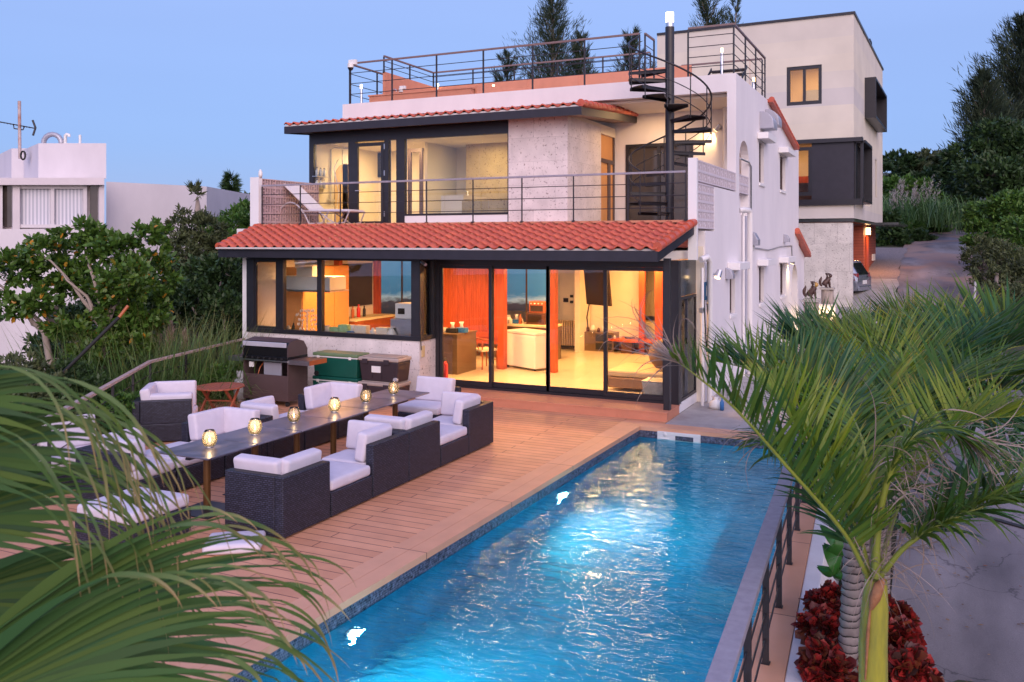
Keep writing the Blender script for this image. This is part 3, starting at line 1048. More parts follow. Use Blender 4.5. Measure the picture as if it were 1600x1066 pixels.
block_screen(mb, -14.50, -14.47, 16.55, 18.8, 3.36, 4.60, 6)
mb.build('pierced_block_screen', M['block_red'], house)
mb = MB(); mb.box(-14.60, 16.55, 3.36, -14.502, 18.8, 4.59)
mb.build('slot_shade_sheet', M['slot_shade'], house)
mb = MB()
mb.box(-14.66, 16.42, 2.95, -14.40, 16.54, 4.62)
mb.build('screen_end_post', M['white_clean'], house)

# ---- sliding doors
def pane_unit(mb_f, x0, x1, z0, z1, y, fw=0.06, d=0.05):
    mb_f.box(x0, y, z0, x0 + fw, y + d, z1)
    mb_f.box(x1 - fw, y, z0, x1, y + d, z1)
    mb_f.box(x0 + fw, y, z1 - fw, x1 - fw, y + d, z1)
    mb_f.box(x0 + fw, y, z0, x1 - fw, y + d, z0 + fw)
xp = [onY(p, 500, DY).x for p in (686, 766, 854, 945, 1041)]
mb = MB()
mb.box(xp[0] - 0.10, DY - 0.02, 0.15, xp[0] + 0.01, DY + 0.14, 2.75)
mb.box(xp[4], DY - 0.02, 0.15, -4.10, DY + 0.14, 2.75)
mb.box(xp[0] + 0.01, DY - 0.02, 2.62, xp[4], DY + 0.14, 2.76)
mb.box(xp[0] + 0.01, DY - 0.015, 0.152, xp[4], DY + 0.14, 0.20)
mb.build('door_surround', M['black'], house)
for i in range(4):
    mb = MB()
    y = DY + (0.0 if i in (0, 3) else 0.055)
    a, b = xp[i] + (0.012 if i == 0 else -0.03), xp[i + 1] + (0.03 if i < 3 else 0)
    pane_unit(mb, a, b, 0.202, 2.618, y, 0.068, 0.045)
    mb.box(a + 0.068, y + 0.001, 0.27, b - 0.068, y + 0.044, 0.30)
    d = mb.build('sliding_door', M['black'], house, bevel=0.004)
    mb = MB()
    mb.box(a + 0.068, y + 0.018, 0.30, b - 0.068, y + 0.026, 2.55)
    mb.build('pane', M['glass'], d)
    mb = MB()
    xh = b - 0.034 if i in (0, 2) else a + 0.034
    mb.box(xh - 0.012, y - 0.022, 1.05, xh + 0.012, y - 0.001, 1.30)
    mb.build('handle', M['rubber'], d)
# corner post, side glass of the living room
mb = MB()
mb.box(-4.22, 15.10, 0.155, -4.11, 15.22, 2.80)
mb.build('eave_post', M['black'], house, bevel=0.004)
mb = MB()
mb.box(-4.155, 15.72, -0.006, -4.10, 17.09, 0.17)
mb.build('side_curb', M['white_clean'], house)
mb = MB()
for (a, b, c, d) in ((15.85, 17.04, 0.18, 2.08),):
    mb.box(-4.15, a, c, -4.105, a + 0.05, d)
    mb.box(-4.15, b - 0.05, c, -4.105, b, d)
    mb.box(-4.15, a + 0.05, d - 0.05, -4.105, b - 0.05, d)
    mb.box(-4.15, a + 0.05, c, -4.105, b - 0.05, c + 0.05)
sf = mb.build('side_window', M['black'], house)
mb = MB(); mb.box(-4.132, 15.90, 0.23, -4.124, 16.99, 2.03)
mb.build('pane', M['glass'], sf)
mb = MB(); mb.box(-4.14, 15.86, 2.09, -4.115, 17.04, 2.75)
M['smoke'] = paint('smoked_black_panel', (0.045, 0.05, 0.05), 0.15, 0.2, 2)
mb.build('top_panel', M['smoke'], house)
mb = MB(); mb.box(-4.16, 17.05, -0.05, -3.975, 17.12, 3.0)
mb.box(-4.16, 17.12, -0.3, -4.13, 25.2, 2.75)
mb.build('inner_wall', M['interior'], house)

# ---- kitchen bay windows
kx = [onY(p, 500, KY).x for p in (386, 400, 432, 443, 496, 503, 643, 657)]
mb = MB()
y = KY - 0.02
mb.box(kx[0], y, 1.12, -9.12, y + 0.12, 1.21)
mb.box(kx[0], y, 2.70, -9.12, y + 0.12, 2.80)
for a, b in ((kx[0], kx[1] - 0.05), (kx[2] + .03, kx[3]), (kx[4], kx[5]), (kx[6], -9.12)):
    mb.box(a, y, 1.21, b, y + 0.12, 2.70)
mb.box(-9.24, y + 0.12, 1.12, -9.12, DY - 0.021, 1.21)
mb.box(-9.24, y + 0.12, 2.70, -9.12, DY - 0.021, 2.80)
mb.box(-9.24, DY - 0.14, 1.21, -9.12, DY - 0.021, 2.70)
mb.box(-9.24, y + 0.12, 1.21, -9.12, y + 0.17, 2.70)
kf = mb.build('kitchen_window', M['black'], house, bevel=0.004)
mb = MB()
pane_unit(mb, kx[1] - 0.05, kx[2] + 0.03, 1.21, 2.70, KY + 0.0, 0.05, 0.05)
mb.build('sash', M['black'], kf)
for a, b in ((kx[1], kx[2] - 0.02), (kx[3], kx[4]), (kx[5], kx[6])):
    mb = MB(); mb.box(a, KY + 0.02, 1.21, b, KY + 0.028, 2.70)
    mb.build('pane', M['glass'], kf)
mb = MB(); mb.box(-9.185, KY + 0.15, 1.21, -9.177, DY - 0.14, 2.70)
mb.build('pane', M['glass'], kf)
# lower fascia and soffit, tiles
def wave_tiles(name, cEL, cER, cTL, cTR, ncol, nrow, amp, step, parent, under=0.05):
    """corners: eave left, eave right, top left, top right"""
    EL, ER, TL, TR = map(Vector, (cEL, cER, cTL, cTR))
    sub = 8
    vs = []; fs = []
    nu = ncol * sub + 1
    up = (ER - EL).cross(TL - EL).normalized()
    for r_ in range(nrow):
        for e_ in (0, 1):
            t = (r_ + e_ * 1.06) / nrow
            lift = step * (1 - e_)
            for i in range(nu):
                u = i / (nu - 1)
                ph = (i / sub) % 1.0
                # S tile: round cover then shallow pan
                if ph < 0.5: h = math.sin(math.pi * ph / 0.5) * amp
                else: h = -math.sin(math.pi * (ph - 0.5) / 0.5) * amp * 0.45
                p = EL.lerp(ER, u).lerp(TL.lerp(TR, u), min(t, 1.0))
                vs.append(p + up * (h + lift + under))
    row = 2 * nu
    for r_ in range(nrow):
        b0 = r_ * row
        for i in range(nu - 1):
            fs.append((b0 + i, b0 + i + 1, b0 + nu + i + 1, b0 + nu + i))
    # butt ends of each course
    n0 = len(vs)
    for r_ in range(nrow):
        b0 = r_ * row
        base = len(vs)
        for i in range(nu):
            vs.append(Vector(vs[b0 + i]) - up * (step + 0.012))
        for i in range(nu - 1):
            fs.append((base + i, base + i + 1, b0 + i + 1, b0 + i))
    o = MB().add(vs, fs, True).build(name, M['tile'], parent)
    sm = o.modifiers.new('solid', 'SOLIDIFY'); sm.thickness = 0.014; sm.offset = -1
    return o
EL, ER, TL, TR = (-13.92, 14.60, 2.93), (-4.14, 14.45, 2.93), (-14.42, 16.50, 3.43), (-4.00, 16.42, 3.40)
wave_tiles('roof_tiles', EL, ER, TL, TR, 39, 8, 0.045, 0.022, house)
mb = MB()
EL, ER, TL, TR = map(Vector, (EL, ER, TL, TR))
dz = Vector((0, 0, -0.175)); ez = Vector((0,0,0.0))
mb.hexa([EL + dz, ER + dz, ER + dz + Vector((0, .05, 0)), EL + dz + Vector((0, .05, 0))], [EL, ER, ER + Vector((0, .05, 0)), EL + Vector((0, .05, 0))])
a, b = ER + Vector((0, .052, 0)), TR
mb.hexa([a + dz - Vector((.06,0,0)), a + dz, b + dz, b + dz - Vector((.06,0,0))], [a - Vector((.06,0,0)), a, b, b - Vector((.06,0,0))])
a, b = EL + Vector((0, .052, 0)), TL
mb.hexa([a + dz, a + dz + Vector((.05,0,0)), b + dz + Vector((.05,0,0)), b + dz], [a, a + Vector((.05,0,0)), b + Vector((.05,0,0)), b])
mb.build('lower_fascia', M['fascia'], house)
mb = MB()
i0 = Vector((0.06, 0.06, -0.14)); i1 = Vector((-0.07, 0.06, -0.14))
mb.hexa([EL + i0, ER + i1, TR + Vector((-.07, 0, -.14)), TL + Vector((.06, 0, -.14))], [EL + i0 + Vector((0,0,.10)), ER + i1 + Vector((0,0,.10)), TR + Vector((-.07, 0, -.04)), TL + Vector((.06, 0, -.04))])
mb.build('lower_soffit', M['fascia'], house)
mb = MB()      # mortar caps under the tile ends
mb.box(-13.90, 14.50, 2.935, -4.16, 14.62, 2.972)
mb.build('mortar_line', M['mortar'], house)
mb = MB()      # rounded end tiles along the right gable
for i in range(8):
    t0, t1 = i / 8, (i + 1.12) / 8
    a = ER.lerp(TR, t0) + Vector((0.0, 0, 0.075)); b = ER.lerp(TR, min(1, t1)) + Vector((0.0, 0, 0.05))
    mb.tube([a, b], [0.085, 0.07], 10)
mb.build('verge_tiles', M['tile'], house)
mb = MB()
for i in range(8):
    t0, t1 = i / 8, (i + 1.12) / 8
    a = EL.lerp(TL, t0) + Vector((0.0, 0, 0.06)); b = EL.lerp(TL, min(1, t1)) + Vector((0.0, 0, 0.035))
    mb.tube([a, b], [0.08, 0.065], 10)
mb.build('verge_tiles', M['tile'], house)

# ---- balcony
mb = MB()
mb.box(-14.38, 16.44, 3.455, -4.15, UY, 3.50)
mb.build('balcony_floor', M['composite'], house)
mb = MB()
mb.box(-14.30, 16.60, 3.26, -4.20, 16.66, 3.455)
for i in range(21):
    x = -14.1 + i * 0.49
    mb.box(x - 0.02, 16.50, 3.41, x + 0.02, 16.60, 3.452)
mb.build('balcony_joists', M['black'], house)
rl = railing('balcony_railing', [(-14.33, 16.46), (-4.17, 16.46)], 0.93, 'long thin black railing with grey cap along the balcony', nbars=3, cap=(0.05, 0.04), post=(0.022, 0.022), capmat='rail_top', spacing=1.18, z0=3.5, barr=0.009)

# ---- upper storey
mb = MB()
mb.box(UX1, UY - 0.02, BZ, UX2, UY + 0.15, 5.95)
mb.box(UX2 - 0.15, UY + 0.15, BZ, UX2, 21.05, 5.95)
mb.build('coral_stone_wall', M['coral'], house)
mb = MB()
ux = [onY(p, 300, UY).x for p in (483, 490, 544, 555, 598, 607, 619, 632, 793)]
zt, zb = 5.72, BZ
wb = 3.78       # sill of the fixed windows
mb.box(ux[0], UY, 5.64, UX1, UY + 0.12, 5.93)
for a, b in ((ux[0], ux[1]), (ux[2], ux[3]), (ux[4] + 0.04, ux[5]), (ux[6], ux[7]), (ux[8], UX1)):
    mb.box(a, UY, BZ, b, UY + 0.12, 5.64)
mb.box(ux[7], UY, wb - 0.05, ux[8], UY + 0.12, wb)
mb.box(ux[1], UY, wb - 0.28, ux[2], UY + 0.12, wb - 0.22)
uf = mb.build('upper_window_frame', M['black'], house)
for a, b, c in ((ux[1], ux[2], wb - 0.22), (ux[5], ux[6], BZ + 0.02), (ux[7], ux[8], wb)):
    m2 = MB(); m2.box(a, UY + 0.03, c, b, UY + 0.038, 5.64)
    m2.build('pane', M['glass'], uf)
mb = MB()
pane_unit(mb, ux[3], ux[4] + 0.035, BZ + 0.02, 5.60, UY - 0.01, 0.085, 0.06)
ud = mb.build('glazed_door', M['black'], house)
mb = MB(); mb.box(ux[3] + 0.085, UY + 0.02, BZ + 0.10, ux[4] - 0.05, UY + 0.026, 5.52)
mb.build('pane', M['glass'], ud)
mb = MB(); mb.box(ux[3] + 0.03, UY - 0.05, 4.38, ux[3] + 0.20, UY - 0.03, 4.40)
for z in (3.72, 4.75, 5.42): mb.box(ux[4] + 0.045, UY - 0.02, z, ux[4] + 0.065, UY - 0.003, z + 0.13)
mb.build('handle', M['steel'], ud)
mb = MB()
mb.box(ux[7] - 0.02, UY + 0.01, BZ, UX1 - 0.002, UY + 0.12, wb - 0.05)
mb.build('low_white_wall', M['white_clean'], house)
mb = MB()
mb.box(ux[1], UY + 0.01, BZ, ux[2], UY + 0.12, wb - 0.28)
mb.build('low_white_wall', M['white_clean'], house)
# side door beside the stone return
mb = MB()
mb.box(UX2 - 0.13, 21.05, BZ, UX2 - 0.04, 21.14, 5.90)
mb.box(UX2 - 0.13, 22.14, BZ, UX2 - 0.04, 22.24, 5.90)
mb.box(UX2 - 0.13, 21.14, 5.10, UX2 - 0.04, 22.14, 5.20)
mb.box(UX2 - 0.13, 21.14, 5.82, UX2 - 0.04, 22.14, 5.90)
mb.box(UX2 - 0.13, 21.72, BZ, UX2 - 0.04, 21.90, 5.10)
sd = mb.build('side_door_frame', M['dark_brown'], house)
mb = MB(); mb.box(UX2 - 0.10, 21.14, BZ, UX2 - 0.07, 21.72, 5.10)
M['orange_panel'] = paint('amber_door_wood', (0.62, 0.30, 0.11), 0.5, 0.06, 3)  # amber tone for the door leaf, its panes and the kitchen cabinets
mb.build('door_leaf', M['orange_panel'], sd)
mb = MB(); mb.box(UX2 - 0.10, 21.90, BZ, UX2 - 0.07, 22.14, 5.10); mb.box(UX2 - 0.10, 21.14, 5.20, UX2 - 0.07, 22.14, 5.82)
mb.build('pane', M['orange_panel'], sd)
# dark glazed door at the back of the loggia
mb = MB()
pane_unit(mb, dx0, dx1, BZ, 5.62, 22.22, 0.08, 0.1)
mb.box((dx0 + dx1) / 2 - 0.04, 22.22, BZ, (dx0 + dx1) / 2 + 0.04, 22.30, 5.54)
lf = mb.build('loggia_door', M['black'], house)
M['glass_dk'] = paint('dark_reflecting_glass', (0.055, 0.045, 0.040), 0.06, 0.3, 1.2)
mb = MB(); mb.box(dx0 + 0.08, 22.26, BZ + 0.08, dx1 - 0.08, 22.27, 5.54)
mb.build('pane', M['glass_dk'], lf)

# upper room shell: shower room left, bath room right
mb = MB()
mb.box(UX0, UY + 0.12, BZ, UX0 + 0.1, 21.9, 5.95)
mb.box(UX0, 21.9, BZ, -11.4, 22.0, 5.95)
mb.box(-12.16, 20.3, BZ, -12.08, 21.9, 5.95)
mb.box(UX0 + .1, UY + 0.12, 5.72, UX1, 21.9, 5.80)
mb.build('upper_plaster_wall', M['interior'], house)
mb = MB()
mb.box(-11.4, 21.2, BZ, UX1, 21.32, 5.72)
mb.box(UX1 - 0.001, UY + 0.15, BZ, UX1 + 0.12, 21.3, 5.72)
mb.build('bathroom_stone_wall', M['travertine'], house)
mb = MB()
mb.box(UX0 + .1, UY + 0.12, BZ - 0.05, UX1, 21.9, BZ + 0.01)
mb.build('upper_floor', M['floor_tile'], house)
# flat tan arch and small inner window on the left wall of the shower room
XW = UX0 + 0.1
mb = MB()
ya0, ya1 = 19.75, 20.85
for i in range(16):
    a0 = math.pi * i / 16; a1 = math.pi * (i + 1) / 16
    c_, r_ = (ya0 + ya1) / 2, (ya1 - ya0) / 2
    mb.prism_axis([(c_ - r_ * math.cos(a0), 4.75 + .5 * math.sin(a0)), (c_ - r_ * math.cos(a1), 4.75 + .5 * math.sin(a1)), (c_ - r_ * math.cos(a1), BZ + .02), (c_ - r_ * math.cos(a0), BZ + .02)], XW, XW + .02, 'x')
M['arch_tan'] = paint('tan_arch_plaster', (0.52, 0.36, 0.20), 0.7, 0.05, 2)
mb.build('tan_arch_panel', M['arch_tan'], house)
p0, p1 = onY(565, 241, 21.88), onY(589, 277, 21.88)
mb = MB()
p0.x = max(p0.x, XW + .02)
pane_unit(mb, p0.x, p1.x, p1.z, p0.z, 21.84, 0.07, 0.05)
mb.box((p0.x + p1.x)/2 - .03, 21.84, p1.z + .07, (p0.x + p1.x)/2 + .03, 21.89, p0.z - .07)
iw = mb.build('inner_window', M['black'], house)
mb = MB(); mb.box(p0.x + .07, 21.87, p1.z + .07, p1.x - .07, 21.88, p0.z - .07)
M['blue_pane'] = paint('pale_blue_pane', (0.40, 0.48, 0.72), 0.3, 0.1, 2)  # pale blue tone for the inner pane and a curtain
mb.build('pane', M['blue_pane'], iw)
p0, p1 = onY(637, 212, 20.6), onY(655, 326, 20.6)
mb = MB()
pane_unit(mb, p0.x, p1.x + 0.1, BZ + .05, 5.62, 20.6, 0.10, 0.06)
mb.build('bathroom_door', M['dark_brown'], house)

# upper roof
UE = [Vector((-15.12, 18.20, 6.06)), Vector((-6.92, 18.20, 6.06)), Vector((-15.12, 22.25, 6.36)), Vector((-6.92, 22.25, 6.36))]
a_, b_, c_, d_ = UE
wave_tiles('roof_tiles', a_, b_, a_.lerp(c_, 0.47), b_.lerp(d_, 0.47), 33, 6, 0.045, 0.02, house, 0.05)
mb = MB()
dz = Vector((0,0,-0.185))
mb.hexa([a_ + dz, b_ + dz, b_ + dz + Vector((0,.05,0)), a_ + dz + Vector((0,.05,0))], [a_, b_, b_ + Vector((0,.05,0)), a_ + Vector((0,.05,0))])
e_ = b_ + Vector((0,.052,0))
mb.hexa([e_ + dz - Vector((.05,0,0)), e_ + dz, d_ + dz, d_ + dz - Vector((.05,0,0))], [e_ - Vector((.05,0,0)), e_, d_, d_ - Vector((.05,0,0))])
e_ = a_ + Vector((0,.052,0)); f_ = a_.lerp(c_, .47)
mb.hexa([e_ + dz, e_ + dz + Vector((.05,0,0)), f_ + dz + Vector((.05,0,0)), f_ + dz], [e_, e_ + Vector((.05,0,0)), f_ + Vector((.05,0,0)), f_])
mb.build('upper_fascia', M['fascia'], house)
M['soffit'] = paint('warm_brown_soffit', (0.33, 0.20, 0.14), 0.6, 0.08, 4)
mb = MB()
mb.hexa([a_ + Vector((.06,.06,-.15)), b_ + Vector((-.06,.06,-.15)), Vector((-6.98, 20.09, 6.05)), Vector((-15.06, 20.09, 6.05))], [a_ + Vector((.06,.06,-.03)), b_ + Vector((-.06,.06,-.03)), Vector((-6.98, 20.09, 6.17)), Vector((-15.06, 20.09, 6.17))])
mb.hexa([Vector((-7.6, 20.095, 6.05)), Vector((-6.98, 20.095, 6.05)), Vector((-6.98, 22.24, 6.21)), Vector((-7.6, 22.24, 6.21))], [Vector((-7.6, 20.095, 6.17)), Vector((-6.98, 20.095, 6.17)), Vector((-6.98, 22.24, 6.33)), Vector((-7.6, 22.24, 6.33))])
mb.build('upper_soffit', M['soffit'], house)
mb = MB()
for i in range(13):
    t0 = i / 13; t1 = (i + 1.15) / 13
    mb.tube([b_.lerp(d_, t0) + Vector((-.02,0,.075)), b_.lerp(d_, min(1, t1)) + Vector((-.02,0,.05))], [0.088, 0.072], 10)
mb.build('verge_tiles', M['tile'], house)
mb = MB(); mb.box(-15.1, 18.215, 6.062, -6.95, 18.30, 6.10)
mb.build('mortar_line', M['mortar'], house)

# ---- side wall fittings: pipes, hoods, lamps
mb = MB()
px_ = HX1 + 0.09
def pipe(pts, r=0.055, name='downpipe', mat='clear_pvc'):
    m = MB(); m.tube(pts, r, 10); return m.build(name, M[mat], house)
y1_ = onX(1163, 330, HX1).y; z1_ = onX(1157, 328, HX1).z
pipe([(HX1 - 0.02, y1_ - 0.55, z1_ - .01), (HX1 + .05, y1_ - 0.45, z1_), (HX1 + 0.11, y1_, z1_), (HX1 + 0.12, y1_ + 0.06, z1_ - 0.08), (HX1 + 0.12, y1_ + 0.06, -0.2)], 0.065)
pipe([(HX1 + .05, y1_ - 0.35, z1_ - .02), (HX1 + .05, y1_ - 0.35, -.2)], 0.03)
y2_ = onX(1100, 400, HX1).y
pipe([(HX1 + .02, y2_ - 0.35, 2.75), (HX1 + .10, y2_ - 0.2, 2.80), (HX1 + .10, y2_ + 0.05, 2.70), (HX1 + .10, y2_ + 0.05, -0.2)], 0.06)
pipe([(HX1 + .05, y2_ - .35, 2.6), (HX1 + .05, y2_ - .35, -.2)], 0.03)
ya = onX(1172, 230, HX1).y
pipe([(HX1 + .01, 20.5, 4.98), (HX1 + .02, ya - .3, 4.98), (HX1 + .02, ya, 4.9), (HX1 + .02, ya, -0.2)], 0.022, 'cable', 'steel')
pp = [onX(1172, 386, HX1), onX(1180, 388, HX1), onX(1200, 391, HX1), onX(1217, 386, HX1), onX(1236, 384, HX1), onX(1236.5, 400, HX1)]
pipe([p + Vector((.02,0,0)) for p in pp], 0.016, 'cable', 'steel')
mb = MB(); p = pp[0]; mb.box(HX1 + .001, p.y - .12, p.z - .1, HX1 + .1, p.y + .12, p.z + .1)
mb.build('junction_box', M['white_plastic'], house, bevel=.01)
# duct inside loggia
xq = onY(1134, 200, 22.0).x
mb = MB(); mb.tube([(xq, 22.0, BZ), (xq, 22.0, 6.4)], 0.07, 10); mb.build('downpipe', M['clear_pvc'], house)
# curved vent hoods
M['hood'] = paint('grey_vent_hood', (0.40, 0.40, 0.46), 0.35, 0.05, 3, metal=0.3)
for px0, px1, py0, py1 in ((1187, 1196.5, 178, 201), (1195.5, 1205, 175, 196.5)):
    a = onX(px0, py1, HX1); b = onX(px1, py0, HX1)
    yc0 = a.y; yc1 = a.y + 0.62
    z0_, z1_ = a.z, b.z - .05
    mb = MB()
    prof = [(HX1 + .001, z1_)] + [(HX1 + .001 + 0.34 * math.sin(t * math.pi / 12), z1_ - (z1_ - z0_ - .12) * (1 - math.cos(t * math.pi / 12))) for t in range(1, 7)] + [(HX1 + .341, z0_), (HX1 + .001, z0_)]
    mb.prism_axis(prof, yc0, yc1, 'y')
    mb.build('vent_hood', M['hood'], house, bevel=0.01)
for px, py, s in ((1170, 372, 1.5), (1225, 372, 1.0), (1135, 427, 1.0)):
    p = onX(px, py, HX1)
    mb = MB()
    prof = [(HX1 + .001, p.z + .12*s), (HX1 + .10*s, p.z + .08*s), (HX1 + .16*s, p.z - .03*s), (HX1 + .16*s, p.z - .12*s), (HX1 + .001, p.z - .12*s)]
    mb.prism_axis(prof, p.y - .12*s, p.y + .12*s, 'y')
    mb.build('vent_cap', M['hood'], house, bevel=0.01)
# ================================================================ FITTINGS ON THE HOUSE
# ---- spiral staircase
SC = onY(1046.5, 345, 19.0)
scx, scy = SC.x, 19.0
stair = thing('spiral_staircase', (scx, scy, BZ), 'black steel spiral staircase with lit lantern on its pole rising to the roof terrace', 'staircase')
mb = MB(); mb.tube([(scx, scy, BZ), (scx, scy, 7.78)], 0.098, 20)
mb.build('pole', M['rail'], stair)
mb = MB(); mb.tube([(scx, scy, 7.78), (scx, scy, 7.88)], 0.085, 20)
mb.build('lamp_base', M['steel'], stair)
mb = MB(); mb.tube([(scx, scy, 7.88), (scx, scy, 8.10)], 0.085, 20)
mb.build('lamp_glass', emit('stair_lantern_glow', (1.0, 0.88, 0.62), 5), stair)
nst = 15
a0 = R(48); da = R(-31.9)          # angle seen from above, goes round clockwise going up
RO = 0.90
rise = (6.87 - BZ) / nst
M['stair'] = paint('black_steel_treads', (0.016, 0.014, 0.018), 0.45, 0.2, 9)
for i in range(nst):
    a = a0 + da * i + R(205)
    z = BZ + rise * (i + 1)
    h0, h1 = a - R(16), a + R(16)
    m = MB()
    pin = [(scx + .09 * math.cos(t), scy + .09 * math.sin(t)) for t in (h1 + .5, h0 - .5)]
    pout = [(scx + RO * math.cos(h0 + (h1 - h0) * k / 4), scy + RO * math.sin(h0 + (h1 - h0) * k / 4)) for k in range(5)]
    poly = [pin[1]] + pout + [pin[0]]
    m.prism(poly, z - 0.012, z)
    # folded front and back edges
    for t in (h0, h1):
        p0 = Vector((scx + .10 * math.cos(t), scy + .10 * math.sin(t), z - 0.04)); p1 = Vector((scx + RO * math.cos(t), scy + RO * math.sin(t), z - 0.04))
        m.bar(p0, p1, 0.008, 0.06)
    m.build('tread', M['stair'], stair)
    t = h0 + R(4)
    m = MB()
    p = Vector((scx + (RO - .01) * math.cos(t), scy + (RO - .01) * math.sin(t), z - 0.06))
    m.tube([p, p + Vector((0, 0, 0.93))], 0.013, 6)
    m.build('baluster', M['stair'], stair)
for k, (hh, rr) in enumerate(((0.90, 0.020), (0.55, 0.010), (0.25, 0.010))):
    pts = []
    for j in range(0, (nst - 1) * 4 + 1):
        i = j / 4
        t = a0 + da * i + R(205) - R(12)
        pts.append((scx + (RO - .01) * math.cos(t), scy + (RO - .01) * math.sin(t), BZ + rise * (i + 1) + hh - .03))
    m = MB(); m.tube(pts, rr, 8)
    m.build('handrail' if k == 0 else 'rail_wire', M['stair'], stair)

# ---- roof terrace: planks, rails, lamps
terr = thing('roof_terrace_cladding', (-10, 21.2, 6.87), 'terracotta board cladding and planter boxes on the roof terrace', 'cladding')
XRW = onY(1080, 100, 23.7).x
mb = MB(); mb.box(-13.95, 21.0, 6.75, -13.87, 23.7, 7.86); mb.build('side_screen', M['composite'], terr)
mb = MB(); mb.box(-13.95, 23.7, 6.75, XRW, 23.78, 7.86)
for k in range(1, 7): mb.box(-13.9 + k * 1.6, 23.692, 6.8, -13.892 + k * 1.6, 23.70, 7.84)
mb.build('rear_screen', M['composite'], terr)
mb = MB(); x0, x1 = onY(575, 0, 20.7).x, onY(735, 0, 20.7).x
mb.box(x0 + .03, 20.72, 6.7, x1, 21.3, 7.14); mb.build('planter_box', M['composite'], terr)
mb = MB(); mb.box(x0, 20.69, 7.142, x1 + .03, 21.33, 7.18); mb.build('planter_rim', M['composite'], terr)
mb = MB(); mb.hexa([(x1 + .04, 20.9, 7.0), (x1 + .10, 20.9, 7.0), (x1 + 1.5, 23.6, 7.0), (x1 + 1.44, 23.6, 7.0)], [(x1 + .04, 20.9, 7.24), (x1 + .10, 20.9, 7.24), (x1 + 1.5, 23.6, 7.40), (x1 + 1.44, 23.6, 7.40)]); mb.build('bench_edge', M['composite'], terr)

def thin_rail(name, pts, label, z0, h=1.16, group=None, n=3, spacing=1.35):
    return railing(name, pts, h, label, nbars=n, cap=(0.05, 0.045), post=(0.035, 0.035), capmat='rail_brown', spacing=spacing, z0=z0, barr=0.010)
M['rail_brown'] = paint('bronze_brown_rail_cap', (0.20, 0.13, 0.12), 0.45, 0.1, 6)
thin_rail('roof_railing', [(-14.50, 20.2), (-6.22, 20.2)], 'long thin black railing along the front edge of the roof terrace', 6.86)
thin_rail('roof_railing', [(-14.53, 24.2), (-14.53, 20.27)], 'short railing down the left end of the roof terrace', 6.86)
railing('roof_railing', [(-13.91, 21.0), (-13.91, 23.74), (-7.0, 23.74)], .47, 'low railing standing on top of the terracotta roof screen', nbars=2, cap=(.05, .045), post=(.035, .035), capmat='rail_brown', spacing=1.5, z0=7.86, barr=.01)
thin_rail('roof_railing', [(-5.06, 20.2), (-4.02, 20.2), (-4.02, 24.35)], 'corner railing to the right of the spiral staircase on the roof', 6.86, n=4)
thin_rail('roof_railing', [(-4.1, 24.4), (-6.3, 24.4)], 'rear railing behind the roof corner by the modern house', 6.86, n=2)
thin_rail('stair_gate', [(-6.1, 20.25), (-6.1, 21.0)], 'short black return rail left of the spiral stair head', 6.86)
# second flight glimpsed on the roof, right corner
g2 = thing('roof_steps', (-4.9, 23.2, 6.86), 'small black steel steps behind the right corner railing of the roof', 'steps')
for i in range(5):
    m = MB(); m.box(-5.35, 22.6 + i * .28, 6.95 + i * .17, -4.45, 22.9 + i * .28, 6.98 + i * .17); m.build('tread', M['stair'], g2)
for x in (-5.37, -4.43):
    m = MB(); m.bar((x, 22.6, 6.88), (x, 24.0, 7.75), 0.02, 0.08); m.build('stringer', M['stair'], g2)
# post lamps
def post_lamp(px, py, Y, zb, label, on=True):
    p = onY(px, py, Y)
    o = thing('post_lamp', (p.x, Y, zb), label, 'lamp', 'small roof lamps')
    m = MB(); m.tube([(p.x, Y, zb), (p.x, Y, p.z - .05)], 0.035, 10); m.build('post', M['steel'], o)
    m = MB(); m.tube([(p.x, Y, p.z - .05), (p.x, Y, p.z + .06)], 0.033, 10); m.build('lamp_glass', M['lamp_warm'], o)
    return o
post_lamp(564.5, 136, 20.6, 6.85, 'slim lit post lamp at the left end of the roof terrace')
post_lamp(684, 134, 23.6, 6.9, 'tiny lit lamp on the rear roof screen behind the railing')
post_lamp(771, 136, 21.9, 6.9, 'tiny lit lamp low behind the front roof railing')
post_lamp(1128, 79, 23.6, 6.9, 'lit post lamp behind the right roof corner railing')
post_lamp(1177.5, 125, 22.9, 6.8, 'lit lamp low at the right end of the roof terrace')
def cam_(px, py, Y, label, s=1.0):
    p = onY(px, py, Y)
    o = thing('security_camera', p, label, 'camera', 'security cameras')
    m = MB(); m.box(p.x - .08*s, Y - .05, p.z + .02, p.x + .16*s, Y + .05, p.z + .16*s); m.tube([(p.x, Y-.05, p.z - .06), (p.x, Y-.05, p.z + .05)], .085*s, 14); m.build('housing', M['white_plastic'], o, bevel=.01)
    m = MB(); m.lathe([(0, -.15*s), (.05*s, -.13*s), (.078*s, -.08*s), (.08*s, -.04*s)], (p.x, Y-.05, p.z), 16); m.build('dome', M['grill_black'], o)
    return o
cam_(549.5, 103, 20.1, 'white dome camera on the left corner post of the roof railing', 1.0)
cam_(628, 141, 20.95, 'white spotlight camera standing on the roof planter', 0.7)
# bent white tap pipes on roof
o = thing('roof_tap', (-12.3, 20.95, 7.18), 'small curved white tap on the roof planter beside the camera', 'tap')
m = MB(); p = onY(614, 141, 20.95)
m.tube([(p.x, 20.95, 7.18), (p.x, 20.95, 7.30), (p.x + .04, 20.95, 7.35), (p.x + .1, 20.95, 7.32), (p.x + .11, 20.95, 7.27)], 0.014, 6); m.build('pipe', M['steel'], o)
